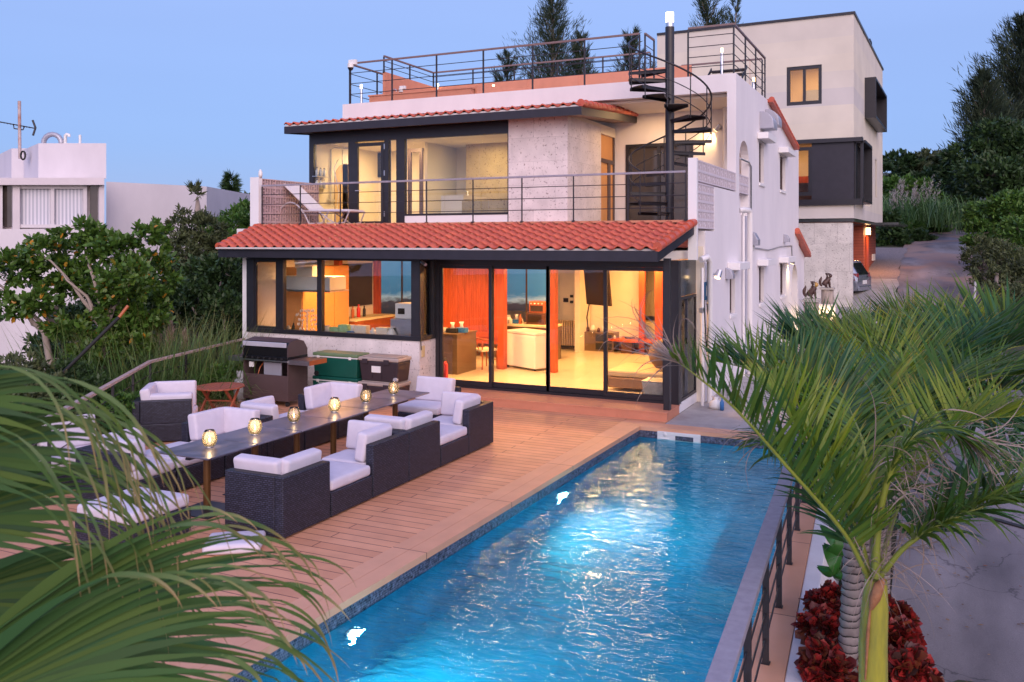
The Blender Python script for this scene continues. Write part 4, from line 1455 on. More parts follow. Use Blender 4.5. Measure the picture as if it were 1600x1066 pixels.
# little sensor on left screen post
o = thing('wall_lantern', (-14.5, 16.48, 4.62), 'small pale glass lantern on top of the left block screen', 'lantern')
m = MB(); m.lathe([(0, 0), (.04, 0), (.05, .05), (.045, .12), (.02, .18), (0, .19)], (-14.40, 16.48, 4.62), 12); m.build('glass', M['white_plastic'], o)

# ---- wall lamps (lit)
def wall_lamp(p, n, label, watts, lit_dir, col=(1.0, 0.62, 0.25)):
    """spot lamp on a wall: base, arm, head"""
    o = thing('wall_lamp', p, label, 'lamp', 'wall spot lamps')
    n = Vector(n)
    m = MB(); m.tube([p, p + n * 0.03], 0.05, 12); m.build('base', M['steel'], o)
    m = MB(); m.tube([p + n * 0.03, p + n * 0.14], 0.014, 8); m.build('arm', M['steel'], o)
    hd = p + n * 0.16
    d = Vector(lit_dir).normalized()
    m = MB(); m.tube([hd - d * 0.08, hd + d * 0.08], [0.055, 0.07], 14); m.build('head', M['steel'], o)
    m = MB(); m.tube([hd + d * 0.081, hd + d * 0.09], 0.06, 14); m.build('bulb', M['lamp_warm'], o)
    ld = bpy.data.lights.new('spot', 'SPOT'); ld.energy = watts; ld.color = col; ld.spot_size = R(110); ld.spot_blend = 0.8; ld.shadow_soft_size = 0.05
    lo = bpy.data.objects.new('spot_light', ld); COL.objects.link(lo)
    lo.location = hd + d * 0.10
    lo.rotation_euler = d.to_track_quat('-Z', 'Y').to_euler()
    return o
pl = onY(1123, 200, 22.2)
wall_lamp(Vector((pl.x, 22.24, pl.z)), (0, -1, 0), 'lit spot lamp on the loggia wall beside the spiral stair', 75, (-0.75, 0.25, -0.75))
pl = onX(1110, 428, HX1)
wall_lamp(pl, (1, 0, 0), 'lit spot lamp on the white side wall above the blue picture', 16, (-0.25, -0.5, -1))
pl = onX(1236, 405, HX1)
wall_lamp(Vector((HX1, 28.0, 2.5)), (1, 0, 0), 'lit spot lamp at the far end of the white side wall', 60, (-0.35, 0.1, -1), (1.0, 0.78, 0.36))
# warm ceiling glow of loggia
def area(name, loc, size, watts, col, d=(0, 0, -1), sy=None):
    ld = bpy.data.lights.new(name, 'AREA'); ld.energy = watts; ld.color = col
    ld.size = size
    if sy: ld.shape = 'RECTANGLE'; ld.size_y = sy
    lo = bpy.data.objects.new(name, ld); COL.objects.link(lo); lo.location = loc
    lo.rotation_euler = Vector(d).to_track_quat('-Z', 'Y').to_euler()
    return lo
area('loggia_lamp', (-6.3, 21.3, 6.36), 0.4, 26, (1.0, 0.60, 0.27))
# blue framed picture on side wall and cables
pa, pb = onX(1099, 441, HX1), onX(1111, 466, HX1)
o = thing('wall_picture', (HX1 + .02, (pa.y + pb.y) / 2, pb.z), 'blue framed ornament hanging on the white side wall under the lamp', 'ornament')
M['blue_frame'] = paint('deep_blue_frame', (0.02, 0.10, 0.22), 0.4, 0.1, 6)
m = MB()
y0_, y1_, z0_, z1_ = pa.y, pa.y + 0.62, pb.z, pa.z
for (a, b, c, d) in ((y0_, y1_, z0_, z0_ + .07), (y0_, y1_, z1_ - .07, z1_), (y0_, y0_ + .07, z0_ + .07, z1_ - .07), (y1_ - .07, y1_, z0_ + .07, z1_ - .07)):
    m.box(HX1 + .005, a, c, HX1 + .04, b, d)
m.build('frame', M['blue_frame'], o)
m = MB(); m.box(HX1 + .006, y0_ + .07, z0_ + .07, HX1 + .015, y1_ - .07, z1_ - .07); m.build('mount', M['white_plastic'], o)
o = thing('shower_mixer', (HX1, pa.y - .3, 1.0), 'outdoor shower mixer and hose on the white side wall', 'shower')
q = onX(1094, 484, HX1)
m = MB(); m.box(HX1 + .001, q.y - .1, q.z - .05, HX1 + .08, q.y + .1, q.z + .05); m.build('mixer', M['steel'], o, bevel=.01)
m = MB(); m.tube([(HX1 + .06, q.y, q.z + .5), (HX1 + .08, q.y, q.z), (HX1 + .1, q.y + .1, q.z - .8), (HX1 + .08, q.y + .35, q.z - .3), (HX1 + .06, q.y + .3, q.z + .1)], 0.012, 6); m.build('hose', M['rubber'], o)
# small things by the wall foot
o = thing('shopping_bag', G(1118, 640, 0), 'crumpled white bag on the concrete by the side wall', 'bag')
p = G(1118, 638, 0)
m = MB()
m.lathe([(0.0, 0.0), (.11, 0.0), (.13, .05), (.10, .13), (.04, .17), (.07, .22), (0, .16)], p, 7)
m.v = [(x + .02 * math.sin(z * 60 + y * 40), y + .02 * math.sin(x * 70), z) for x, y, z in m.v]; m.build('bag', M['white_plastic'], o)
M['blue_plastic'] = paint('blue_plastic', (0.03, 0.16, 0.42), 0.35, 0.1, 6)
o = thing('blue_bottle', G(1126, 644, 0), 'small blue spray bottle beside the white bag', 'bottle')
p = G(1128, 641, 0)
m = MB(); m.lathe([(0, 0), (.04, 0), (.04, .14), (.015, .19), (.015, .22), (0, .22)], p, 12); m.build('bottle_body', M['blue_plastic'], o)

# ---- sun lounger on the balcony
M['lounger_frame'] = paint('pale_grey_tube', (0.50, 0.46, 0.48), 0.35, 0.06, 6)
M['sling'] = paint('white_sling_fabric', (0.72, 0.68, 0.70), 0.8, 0.04, 8)
lo_ = thing('sun_lounger', (-12.9, 17.5, BZ), 'white sling sun lounger with arched grey arms on the balcony', 'sun lounger')
LY = 17.35
lx = lambda px: onY(px, 0, LY).x
zz = lambda py: onY(480, py, LY).z
def slab(a, b, th, y0, y1):
    a = Vector(a); b = Vector(b); d = (b - a).normalized(); n_ = Vector((-d.z, 0, d.x)) * th
    return [Vector((v.x, y0, v.z)) for v in (a, b)], n_
m = MB()
A0, A1 = (lx(443), zz(287)), (lx(484), zz(328))
A2 = (lx(547), zz(330))
for (p, q) in ((A0, A1), (A1, A2)):
    d = Vector((q[0]-p[0], 0, q[1]-p[1])).normalized(); n_ = Vector((-d.z, 0, d.x)) * 0.025
    P0, P1 = Vector((p[0], LY, p[1])), Vector((q[0], LY, q[1])); Y_ = Vector((0, .58, 0))
    m.hexa([P0 - n_, P1 - n_, P1 - n_ + Y_, P0 - n_ + Y_], [P0 + n_, P1 + n_, P1 + n_ + Y_, P0 + n_ + Y_])
m.build('sling', M['sling'], lo_, bevel=.008)
def arc_leg(x0, x1, zt, y, n_=10, z0=BZ + .02):
    return [(x0 + (x1 - x0) * i / n_, y, z0 + (zt - z0) * math.sin(math.pi * i / n_) ** 0.8) for i in range(n_ + 1)]
for y in (LY - .03, LY + .61):
    m = MB()
    m.tube(arc_leg(lx(427), lx(484), zz(316), y), 0.018, 8)
    m.build('arm_leg', M['lounger_frame'], lo_)
    m = MB()
    m.tube([(lx(484), y, BZ + .03), (lx(493), y, BZ + .02), (lx(505), y, BZ + .04), (lx(515), y, zz(331)), ], 0.018, 8)
    m.tube([(lx(512), y, BZ + .03), (lx(530), y, BZ + .02), (lx(540), y, BZ + .05), (lx(547), y, zz(331))], 0.018, 8)
    m.tube([(lx(500), y, zz(332)), (lx(515), y, BZ + .12), (lx(525), y, BZ + .02)], 0.018, 8)
    m.build('leg', M['lounger_frame'], lo_)
    m = MB(); m.tube([(A1[0] - .25, y, A1[1] - .03), (A2[0], y, A2[1] - .02)], 0.016, 8); m.build('side_rail', M['lounger_frame'], lo_)
o = thing('side_table', (lx(505), 18.25, BZ), 'small pale glass topped table behind the sun lounger', 'side table')
m = MB(); tx = onY(504, 0, 18.2).x
m.box(tx - .3, 18.0, 3.86, tx + .3, 18.4, 3.88); m.build('table_top', M['sling'], o)
for a in (-.27, .27):
    for b in (.03, .37):
        m = MB(); m.tube([(tx + a, 18.0 + b, BZ), (tx + a, 18.0 + b, 3.86)], .012, 6); m.build('leg', M['lounger_frame'], o)
# small sign / cable lamp on kitchen corner and socket
q = onY(663, 411, 15.0)
o = thing('corner_camera', (q.x, 15.0, q.z), 'small dark bullet camera under the eave at the kitchen corner', 'camera')
m = MB(); m.tube([(q.x - .05, 14.98, q.z + .02), (q.x + .09, 14.9, q.z - .03)], .032, 10); m.build('camera_body', M['steel'], o)
m = MB(); m.bar((q.x - .08, 15.02, q.z), (q.x, 15.0, q.z + .05), .02); m.build('bracket', M['black'], o)
m = MB(); m.tube([(-9.10, 15.0, 2.7), (-9.10, 15.02, 1.25), (-9.08, 15.03, 0.95)], .010, 6); m.build('cable', M['rubber'], house)
m = MB(); m.box(-9.139, 15.12, 0.80, -9.11, 15.22, 1.02)
M['socket'] = paint('yellowed_socket_box', (0.62, 0.48, 0.26), 0.5, 0.04, 4)
m.build('outdoor_socket', M['socket'], house, bevel=.006)
M['cover'] = paint('cream_bed_cover', (0.55, 0.42, 0.26), 0.85, 0.06, 5, 0.1, 60)
M['taupe'] = paint('taupe_upholstery', (0.20, 0.125, 0.085), 0.85, 0.08, 6, 0.1, 120)
# ================================================================ ROOMS SEEN THROUGH THE GLASS
WARM = (1.0, 0.46, 0.15)
for i, (x, y, wt) in enumerate(((-12.2, 16.6, 75), (-10.4, 17.6, 120), (-8.2, 16.5, 130), (-8.4, 19.6, 90), (-6.0, 16.4, 120), (-6.4, 20.2, 80), (-4.9, 16.6, 25), (-6.6, 22.0, 90))):
    area('room_light', (x, y, 2.66), 0.5, wt * 1.15, WARM)
area('shower_light', (-13.6, 20.4, 5.68), 0.4, 60, (1.0, 0.66, 0.30))
area('shower_light', (-12.7, 20.2, 5.68), 0.4, 30, (1.0, 0.60, 0.25))
area('bath_light', (-10.4, 20.3, 5.68), 0.5, 30, (1.0, 0.72, 0.34))
# ceiling lights as things
def downlight(x, y, z, where):
    o = thing('ceiling_spot', (x, y, z), 'round recessed ceiling spot glowing above the ' + where, 'ceiling spot', 'recessed ceiling spots')
    m = MB(); m.lathe([(.0, -.01), (.055, -.01), (.07, 0)], (x, y, z), 14); m.build('lens', M['lamp_warm'], o)
for x, y, wh in ((-8.2, 17.4, 'bronze counter'), (-6.3, 17.9, 'living room floor'), (-10.6, 17.2, 'kitchen')):
    downlight(x, y, 2.755, wh)

# wooden portal, slatted red screen
portal = thing('wood_portal', (-8.0, 18.3, FZ), 'red stained timber frame dividing the kitchen from the living room', 'door frame')
def colpx(px0, px1, Y, z0, z1, d=0.12):
    a, b = onY(px0, 0, Y).x, onY(px1, 0, Y).x
    return (a, Y, z0, b, Y + d, z1)
YP = 18.2
mb = MB(); mb.box(*colpx(700, 868, YP, 2.52, 2.74, .18)); mb.build('header', M['redwood'], portal)
for a, b in ((777, 787), (859, 867)):
    m = MB(); m.box(*colpx(a, b, YP, FZ, 2.52, .18)); m.build('post', M['redwood'], portal)
m = MB(); m.box(*colpx(868, 1040, 18.9, 2.55, 2.74, .15)); m.build('header', M['redwood'], portal)
slat = thing('slatted_screen', (onY(740, 0, 19.6).x, 19.6, FZ), 'red vertical slat screen behind the dining chairs', 'screen')
x0, x1 = onY(694, 0, 19.6).x, onY(785, 0, 19.6).x
m = MB(); m.box(x0, 19.66, 0.55, x1, 19.70, 2.7); m.build('backing', M['redwood'], slat)
m = MB()
n_ = 34
for i in range(n_):
    x = x0 + (x1 - x0) * i / (n_ - 1)
    m.box(x - .022, 19.58, 0.85, x + .022, 19.655, 2.62)
m.build('slats', M['redwood'], slat)
m = MB(); m.box(x0, 19.56, 0.72, x1, 19.66, 0.85); m.box(x0, 19.56, 2.62, x1, 19.66, 2.75); m.build('rail', M['redwood'], slat)
# sea reflected in the glass, painted as glowing panels
M['sea'] = None
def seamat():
    m_, n, l, b = nm('painted_sea_reflection')
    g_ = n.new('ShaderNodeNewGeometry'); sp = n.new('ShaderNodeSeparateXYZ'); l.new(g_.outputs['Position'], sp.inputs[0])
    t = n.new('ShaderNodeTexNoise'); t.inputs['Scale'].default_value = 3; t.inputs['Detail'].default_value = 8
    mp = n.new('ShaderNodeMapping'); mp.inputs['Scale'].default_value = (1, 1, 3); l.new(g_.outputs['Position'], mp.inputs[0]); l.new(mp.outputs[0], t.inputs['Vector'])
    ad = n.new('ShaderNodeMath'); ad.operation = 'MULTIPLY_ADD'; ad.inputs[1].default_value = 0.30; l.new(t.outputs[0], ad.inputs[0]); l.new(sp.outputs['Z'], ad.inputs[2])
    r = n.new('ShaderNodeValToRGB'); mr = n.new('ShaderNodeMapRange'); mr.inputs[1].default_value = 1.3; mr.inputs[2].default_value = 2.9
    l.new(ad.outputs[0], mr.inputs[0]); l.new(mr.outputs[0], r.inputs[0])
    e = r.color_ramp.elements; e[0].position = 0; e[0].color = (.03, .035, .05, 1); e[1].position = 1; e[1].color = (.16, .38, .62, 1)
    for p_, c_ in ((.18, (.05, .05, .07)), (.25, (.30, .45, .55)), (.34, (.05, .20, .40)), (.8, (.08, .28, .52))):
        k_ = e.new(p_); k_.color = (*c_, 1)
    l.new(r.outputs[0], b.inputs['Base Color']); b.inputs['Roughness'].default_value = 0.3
    b.inputs['Emission Strength'].default_value = 0.55  # panel glows in place of light reflected by the glass
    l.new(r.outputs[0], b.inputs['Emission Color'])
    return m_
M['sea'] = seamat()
for px0, px1, Y, z0, z1, lab in ((787, 860, 21.3, 1.25, 2.68, 'blue sea reflection painted on a glowing panel behind the oven and counter'),):
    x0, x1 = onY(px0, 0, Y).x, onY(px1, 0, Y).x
    o = thing('sea_reflection_panel', ((x0 + x1) / 2, Y, z0), lab, 'picture panel')
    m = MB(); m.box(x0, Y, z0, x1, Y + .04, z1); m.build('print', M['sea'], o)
    m = MB()
    for k in range(3):
        x = x0 + (x1 - x0) * k / 2
        m.box(x - .02, Y - .03, z0 - .04, x + .02, Y - .002, z1 + .03)
    m.build('mullion', M['bronze'], o)
# living room rear wall, stub and television
WY = 22.8
m = MB(); m.box(onY(868, 0, WY).x, WY, FZ, onY(1000, 0, WY).x, WY + .15, 2.74)
m.box(onY(1036, 0, WY).x, WY, FZ, -4.17, WY + .15, 2.74)
m.build('partition', M['interior'], house)
m = MB(); m.box(onY(868, 0, WY).x, WY - .04, FZ, onY(1000, 0, WY).x, WY - .002, FZ + .09); m.build('skirting', M['redwood'], house)
xa = onY(899, 0, 22.0).x
m = MB(); m.box(xa, 21.95, FZ, xa + .14, WY - .05, 2.74); m.build('partition', M['interior'], house)
tv = thing('television', (xa + .35, 21.6, 1.2), 'large dark flat television tilted out from the cream wall', 'television')
Mt = Matrix.Translation((onY(929, 0, 21.6).x, 21.6, 1.95)) @ Matrix.Rotation(R(-30), 4, 'Z') @ Matrix.Rotation(R(6), 4, 'X')
m = MB(); m.box(-.36, -.03, -.50, .60, .03, .42, Mt); m.build('screen', M['screen_dark'], tv, bevel=.01)
m = MB(); m.tube([(onY(920, 0, 21.7).x, 21.75, 1.5), (onY(917, 0, 21.8).x, 21.8, 1.1), (onY(919, 0, 21.8).x, 21.8, .8)], .018, 6); m.build('cable', M['rubber'], tv)
rad = thing('oil_radiator', G(884, 546, FZ), 'cream ribbed oil radiator against the wall', 'radiator')
c = G(884, 546, FZ)
for i in range(10):
    m = MB(); x = c.x - .30 + i * .066
    m.box(x - .020, c.y, FZ + .10, x + .020, c.y + .16, FZ + .78); m.build('rib', M['cover'], rad, bevel=.015)
m = MB(); m.box(c.x - .34, c.y + .02, FZ + .05, c.x + .34, c.y + .14, FZ + .10)
for s_ in (-.3, .3): m.tube([(c.x + s_, c.y - .02, FZ + .03), (c.x + s_, c.y + .18, FZ + .03)], .03, 8)
m.build('feet', M['rubber'], rad)
o = thing('wall_switches', (onY(877, 0, WY - .02).x, WY - .02, 1.6), 'dark thermostat and switches on the cream wall', 'switch')
for px, py, s_ in ((884, 469, .07), (893, 463, .045), (893, 472, .045)):
    p = onY(px, py, WY - .02); m = MB(); m.box(p.x - s_, WY - .025, p.z - s_ * .8, p.x + s_, WY - .002, p.z + s_ * .8); m.build('switch', M['screen_dark'] if px < 890 else M['rubber'], o)
ts = thing('tv_stand', G(925, 548, FZ), 'dark open tv stand under the television', 'cabinet')
c = G(930, 548, FZ)
m = MB(); m.box(c.x - .38, c.y - .1, FZ, c.x + .55, c.y + .35, FZ + .50)
m.build('cabinet_body', M['bronze'], ts)
m = MB(); m.box(c.x + .05, c.y - .11, FZ + .05, c.x + .5, c.y - .095, FZ + .22); m.box(c.x + .05, c.y - .11, FZ + .27, c.x + .5, c.y - .095, FZ + .45); m.build('shelf', M['rubber'], ts)
for i, (dx, s_) in enumerate(((-.25, .06), (-.1, .08), (.06, .05), (.2, .07))):
    o = thing('ornament', (c.x + dx, c.y + .1, FZ + .5), ['small dark ornament first on the tv stand', 'pale ornament second on the tv stand', 'small ornament third on the tv stand', 'round ornament at the right of the tv stand'][i], 'ornament')
    m = MB(); m.lathe([(0, 0), (s_ * .8, 0), (s_, s_), (s_ * .5, s_ * 2), (0, s_ * 2.3)], (c.x + dx, c.y + .1, FZ + .5), 10); m.build('ornament_body', M['white_plastic'] if i % 2 else M['walnut'], o)

# kitchen island
isl = thing('kitchen_island', G(690, 585, FZ), 'bronze kitchen counter block with drawers near the sliding door', 'counter')
pr, pl_ = G(711.5, 585.5, FZ), G(693, 583, FZ)
xi0, xi1 = pl_.x - .35, G(738.5, 576, FZ).x
yi0, yi1 = pr.y, pr.y + 0.62
pc = G(711.5, 586.5, FZ)
xc = pc.x
m = MB(); m.box(xc - 1.1, yi0, FZ, xc, yi0 + .9, FZ + .86); m.build('cabinet', M['bronze'], isl)
for k in range(4):
    m = MB(); m.box(xc - .62, yi0 - .012, FZ + .08 + k * .2, xc - .12, yi0 - .001, FZ + .26 + k * .2); m.build('drawer', M['dark_brown'], isl)
m = MB(); m.box(xc - 1.12, yi0 - .03, FZ + .861, xc + .02, yi0 + .93, FZ + .89); m.build('worktop', M['bronze'], isl)
def clutter(cx_, cy_, z, items, where):
    cols_ = {'white': M['white_plastic'], 'blue': M['blue_plastic'], 'green': M['soft_green'], 'dark': M['rubber'], 'red': M['red_plastic'], 'wood': M['chairwood'], 'cream': M['interior']}
    for i, (kind, dx, dy, w_, d_, h_, c_, lab) in enumerate(items):
        o = thing(kind, (cx_ + dx, cy_ + dy, z), lab + ' ' + where, kind.replace('_', ' '))
        m = MB()
        if kind in ('bottle', 'jar', 'cup', 'glass_jar'):
            m.lathe([(0, 0), (w_, 0), (w_, h_ * .65), (w_ * .45, h_ * .82), (w_ * .45, h_), (0, h_)], (cx_ + dx, cy_ + dy, z), 12)
        elif kind == 'bag':
            m.lathe([(0, 0), (w_, 0), (w_ * 1.1, h_ * .4), (w_ * .5, h_ * .85), (w_ * .7, h_), (0, h_ * .8)], (cx_ + dx, cy_ + dy, z), 9)
        else:
            m.box(cx_ + dx - w_, cy_ + dy - d_, z, cx_ + dx + w_, cy_ + dy + d_, z + h_)
        m.build(kind + '_body', cols_[c_], o, bevel=.008)
        if kind == 'tissue_box':
            m = MB(); m.lathe([(0, 0), (.05, 0), (.03, .06), (.06, .13), (0, .11)], (cx_ + dx, cy_ + dy, z + h_), 7); m.build('tissue', M['white_plastic'], o)
M['soft_green'] = paint('pale_green_pack', (0.35, 0.55, 0.30), 0.5, 0.2, 14)
M['red_plastic'] = paint('red_enamel', (0.55, 0.02, 0.015), 0.25, 0.05, 5)
clutter(xc, yi0, FZ + .89, [
    ('tissue_box', -.25, .25, .13, .08, .10, 'dark', 'dark tissue box with white tissue'),
    ('tissue_box', -.08, .35, .13, .08, .11, 'blue', 'blue tissue box with white tissue'),
    ('tray', -.35, .5, .30, .14, .05, 'white', 'white tray'), ('tray', -.8, .45, .2, .2, .06, 'cream', 'cream tray'),
    ('bowl_box', -.6, .3, .12, .1, .09, 'white', 'white box')], 'on the bronze kitchen counter')
# fire extinguisher
p = G(697, 603, FZ); p = Vector((onY(694.5, 0, 15.95).x, 15.95, FZ))
o = thing('fire_extinguisher', p, 'red fire extinguisher standing inside the leftmost sliding door', 'fire extinguisher')
m = MB(); m.lathe([(0, 0), (.07, 0), (.075, .03), (.075, .36), (.05, .43), (.02, .46), (0, .46)], p, 18); m.build('tank', M['red_plastic'], o)
m = MB(); m.box(p.x - .02, p.y - .05, .62, p.x + .02, p.y + .06, .69); m.tube([(p.x, p.y, .62), (p.x - .07, p.y, .6), (p.x - .085, p.y, .42)], .01, 6); m.build('valve', M['rubber'], o)
# chest freezer
fr = thing('chest_freezer', G(840, 578, FZ), 'white chest freezer in the middle of the lit room', 'freezer')
c0, c1 = G(788.5, 573, FZ), G(836, 581, FZ)
c2 = G(850, 575, FZ)
v = (c1 - c0); v.z = 0; ln = v.length; v.normalize(); nn_ = Vector((-v.y, v.x, 0))
Mf = Matrix(((v.x, nn_.x, 0, c0.x), (v.y, nn_.y, 0, c0.y), (0, 0, 1, FZ), (0, 0, 0, 1)))
m = MB(); m.box(0, 0, .05, ln, .62, .80, Mf); m.build('cabinet', M['white_plastic'], fr, bevel=.015)
m = MB(); m.box(-.005, -.01, .808, ln + .005, .63, .86, Mf); m.build('lid', M['white_plastic'], fr, bevel=.012)
for a in (.06, ln - .06):
    m = MB(); m.tube([Mf @ Vector((a - .02, .05, .025)), Mf @ Vector((a + .02, .05, .025))], .025, 8); m.build('caster', M['rubber'], fr)
# dining chairs (round backed) in amber wood
def wchair(x, y, rz, label, first=[None]):
    if first[0] is None:
        o = thing('dining_chair', (x, y, FZ), label, 'chair', 'amber wood dining chairs', rz)
        def w(mb, nme, mat): return mb.build(nme, mat, o, world=False)
        w(MB().box(-.24, -.22, .41, .24, .22, .45), 'seat', M['cushion_cream'])
        for sx in (-.22, .22):
            for sy in (-.2, .2):
                w(MB().tube([(sx, sy, 0), (sx * .95, sy * .95, .43 if sy < 0 else .66)], .016, 8), 'leg', M['chairwood'])
        pts = [(.30 * math.cos(t), .02 + .24 * math.sin(t), .67 + .04 * math.sin(t)) for t in [math.pi * k / 12 - .2 for k in range(15)]]
        w(MB().tube(pts, .018, 8), 'back_rail', M['chairwood'])
        w(MB().tube([(-.07, .2, .44), (0, .26, .7)], .014, 6).tube([(.07, .2, .44), (0, .26, .7)], .014, 6), 'back_splat', M['chairwood'])
        w(MB().tube([(-.22, -.2, .2), (.22, -.2, .2)], .012, 6), 'stretcher', M['chairwood'])
        first[0] = o
        return o
    c = copy_tree(first[0]); c.location = (x, y, FZ); c.rotation_euler = (0, 0, rz); c['label'] = label
    return c
M['cushion_cream'] = paint('cream_chair_pad', (0.72, 0.62, 0.42), 0.8, 0.05, 8)
p = G(757, 575, FZ)
wchair(p.x, p.y, R(150), 'round backed amber dining chair nearest to the bronze counter')
p = G(772, 556, FZ)
wchair(p.x - .1, p.y, R(200), 'second round backed amber dining chair, beside the freezer')
p = G(752, 552, FZ)
wchair(p.x, p.y + .3, R(20), 'third amber dining chair, closest to the red slats')
dt = thing('dining_table', (p.x + .1, p.y - .3, FZ), 'low amber dining table among the round backed chairs', 'table')
m = MB(); m.box(p.x - 1.3, p.y + .9, FZ + .68, p.x + .7, p.y + 1.5, FZ + .72); m.build('table_top', M['chairwood'], dt)
for sx in (-1.2, .6):
    for sy in (.95, 1.45):
        m = MB(); m.box(p.x + sx - .03, p.y + sy - .03, FZ, p.x + sx + .03, p.y + sy + .03, FZ + .68); m.build('leg', M['chairwood'], dt)
# rear counter with oven and microwave
rc = thing('rear_counter', (onY(820, 0, 19.9).x, 19.9, FZ), 'cream topped counter under the sea reflection panel', 'counter')
xa, xb = onY(790, 0, 19.9).x, onY(862, 0, 19.9).x
m = MB(); m.box(xa, 19.9, FZ, xb, 20.5, FZ + .82); m.build('cabinet', M['bronze'], rc)
m = MB(); m.box(xa - .02, 19.87, FZ + .821, xb + .02, 20.53, FZ + .87); m.build('worktop', M['cushion_cream'], rc)
mo = thing('microwave', (onY(838, 0, 20).x, 20, FZ + .87), 'dark brown microwave on the rear counter beneath the oven', 'microwave')
x0, x1 = onY(822, 0, 20).x, onY(852, 0, 20).x
m = MB(); m.box(x0, 20.0, FZ + .872, x1, 20.4, FZ + 1.16); m.build('case', M['walnut'], mo, bevel=.01)
m = MB(); m.box(x0 + .04, 19.99, FZ + .93, x1 - .1, 19.999, FZ + 1.12); m.build('door', M['screen_dark'], mo)
ov = thing('toaster_oven', (onY(838, 0, 20).x, 20, FZ + 1.16), 'amber toaster oven with round knobs on top of the microwave', 'oven')
x0, x1 = onY(826, 0, 20).x, onY(850, 0, 20).x
m = MB(); m.box(x0, 20.02, FZ + 1.162, x1, 20.36, FZ + 1.44); m.build('case', M['chairwood'], ov, bevel=.01)
m = MB(); m.box(x0 + .04, 20.01, FZ + 1.20, x1 - .04, 20.019, FZ + 1.34); m.build('door', M['screen_dark'], ov)
for k in range(4):
    m = MB(); x = x0 + .06 + k * (x1 - x0 - .12) / 3; m.tube([(x, 20.0, FZ + 1.39), (x, 20.02, FZ + 1.39)], .018, 8); m.build('knob', M['white_plastic'], ov)
clutter(onY(800, 0, 20.1).x, 20.0, FZ + .87, [
    ('jar', .0, 0, .05, .05, .16, 'cream', 'cream jar'), ('tissue_box', .12, .1, .12, .07, .1, 'blue', 'blue tissue box'), ('bottle', .25, .05, .04, .04, .24, 'wood', 'amber bottle'),
    ('bag', -.12, .1, .12, .1, .2, 'white', 'white bag')], 'on the cream rear counter')
# white folding stools behind freezer
wt = thing('white_trolley', G(797, 556, FZ), 'white tubular trolley standing behind the chest freezer', 'trolley')
c = G(800, 560, FZ) + Vector((0, .8, 0))
for s in (-.16, .18):
    m = MB(); m.tube([(c.x + s - .1, c.y, FZ), (c.x + s - .1, c.y, FZ + .85), (c.x + s - .05, c.y, FZ + .93), (c.x + s + .05, c.y, FZ + .93), (c.x + s + .1, c.y, FZ + .85), (c.x + s + .1, c.y, FZ)], .022, 8); m.build('hoop', M['white_plastic'], wt)
m = MB(); m.box(c.x - .28, c.y - .02, FZ + .25, c.x + .3, c.y + .3, FZ + .28); m.build('shelf', M['white_plastic'], wt)

# living room: bedroom doorway, low table, day bed, cushion, bin
dw = thing('bedroom_doorway', (onY(1012, 0, 22.4).x, 22.4, FZ), 'red timber doorway with sliding panel on the right of the living room', 'door frame')
for a, b in ((998, 1007), (1023, 1042)):
    m = MB(); m.box(*colpx(a, b, 22.4, FZ, 2.7, .1)); m.build('panel' if a > 1010 else 'post', M['redwood'], dw)
cu = thing('curtain', (onY(1014, 0, 24.2).x, 24.2, FZ), 'pale gold curtain beyond the red doorway', 'curtain')
x0, x1 = onY(1004, 0, 24.2).x, onY(1030, 0, 24.2).x
m = MB(); n_ = 40
vs = [(x0 + (x1 - x0) * i / n_, 24.2 + .05 * math.sin(i * 1.6), z) for z in (1.0, 2.7) for i in range(n_ + 1)]
m.add(vs, [(i, i + 1, n_ + 2 + i, n_ + 1 + i) for i in range(n_)], True); m.build('cloth', M['cushion_cream'], cu)
bd = thing('bed', (onY(1014, 0, 23.6).x, 23.6, FZ), 'cream bed glimpsed through the red doorway', 'bed')
m = MB(); m.box(x0 - .1, 23.4, FZ + .25, x1 + .2, 24.1, FZ + .72); m.build('mattress', M['cushion_cream'], bd, bevel=.06)
m = MB(); m.box(x0 - .1, 23.38, FZ, x1 + .2, 24.12, FZ + .24); m.build('bed_frame', M['walnut'], bd)
lt = thing('low_table', G(1000, 545, FZ), 'low polished red wood table with curved edge in the living room', 'table')
p = G(990, 553, FZ)
m = MB(); m.prism([(p.x - .75, p.y + .05), (p.x - .3, p.y - .12), (p.x + 1.0, p.y - .1), (p.x + 1.1, p.y + .5), (p.x - .5, p.y + .65)], FZ + .30, FZ + .36); m.build('table_top', M['redwood_gloss'] if 'redwood_gloss' in M else M['redwood'], lt, bevel=.01)
for sx in (-.35, .35):
    m = MB(); m.box(p.x + sx, p.y + .05, FZ, p.x + sx + .28, p.y + .35, FZ + .30); m.build('leg', M['walnut'], lt)
clutter(p.x, p.y, FZ + .36, [('cup', -.55, .1, .03, .03, .09, 'white', 'white cup'), ('jar', -.42, .2, .04, .04, .12, 'cream', 'cream jar'), ('box', -.2, .3, .12, .06, .04, 'dark', 'flat dark box')], 'on the low red wood table')
db = thing('day_bed', G(990, 600, FZ), 'wide taupe day bed with cream cover by the right sliding door', 'day bed')
q0, q1 = G(938, 598, FZ), G(1040, 600, FZ)
yb = 16.55
xb0, xb1 = onY(946, 0, yb).x, -4.25
m = MB(); m.box(xb0, yb, FZ + .06, xb1, yb + 1.25, FZ + .27); m.build('base', M['taupe'], db, bevel=.03)
m = MB(); m.box(xb0 + .02, yb + .02, FZ + .275, xb1 - .01, yb + 1.22, FZ + .40); m.build('mattress', M['cover'], db, bevel=.035)
db2 = thing('floor_cushion', (xb0, yb + 1.6, FZ), 'second low taupe cushion seat behind the day bed', 'cushion seat')
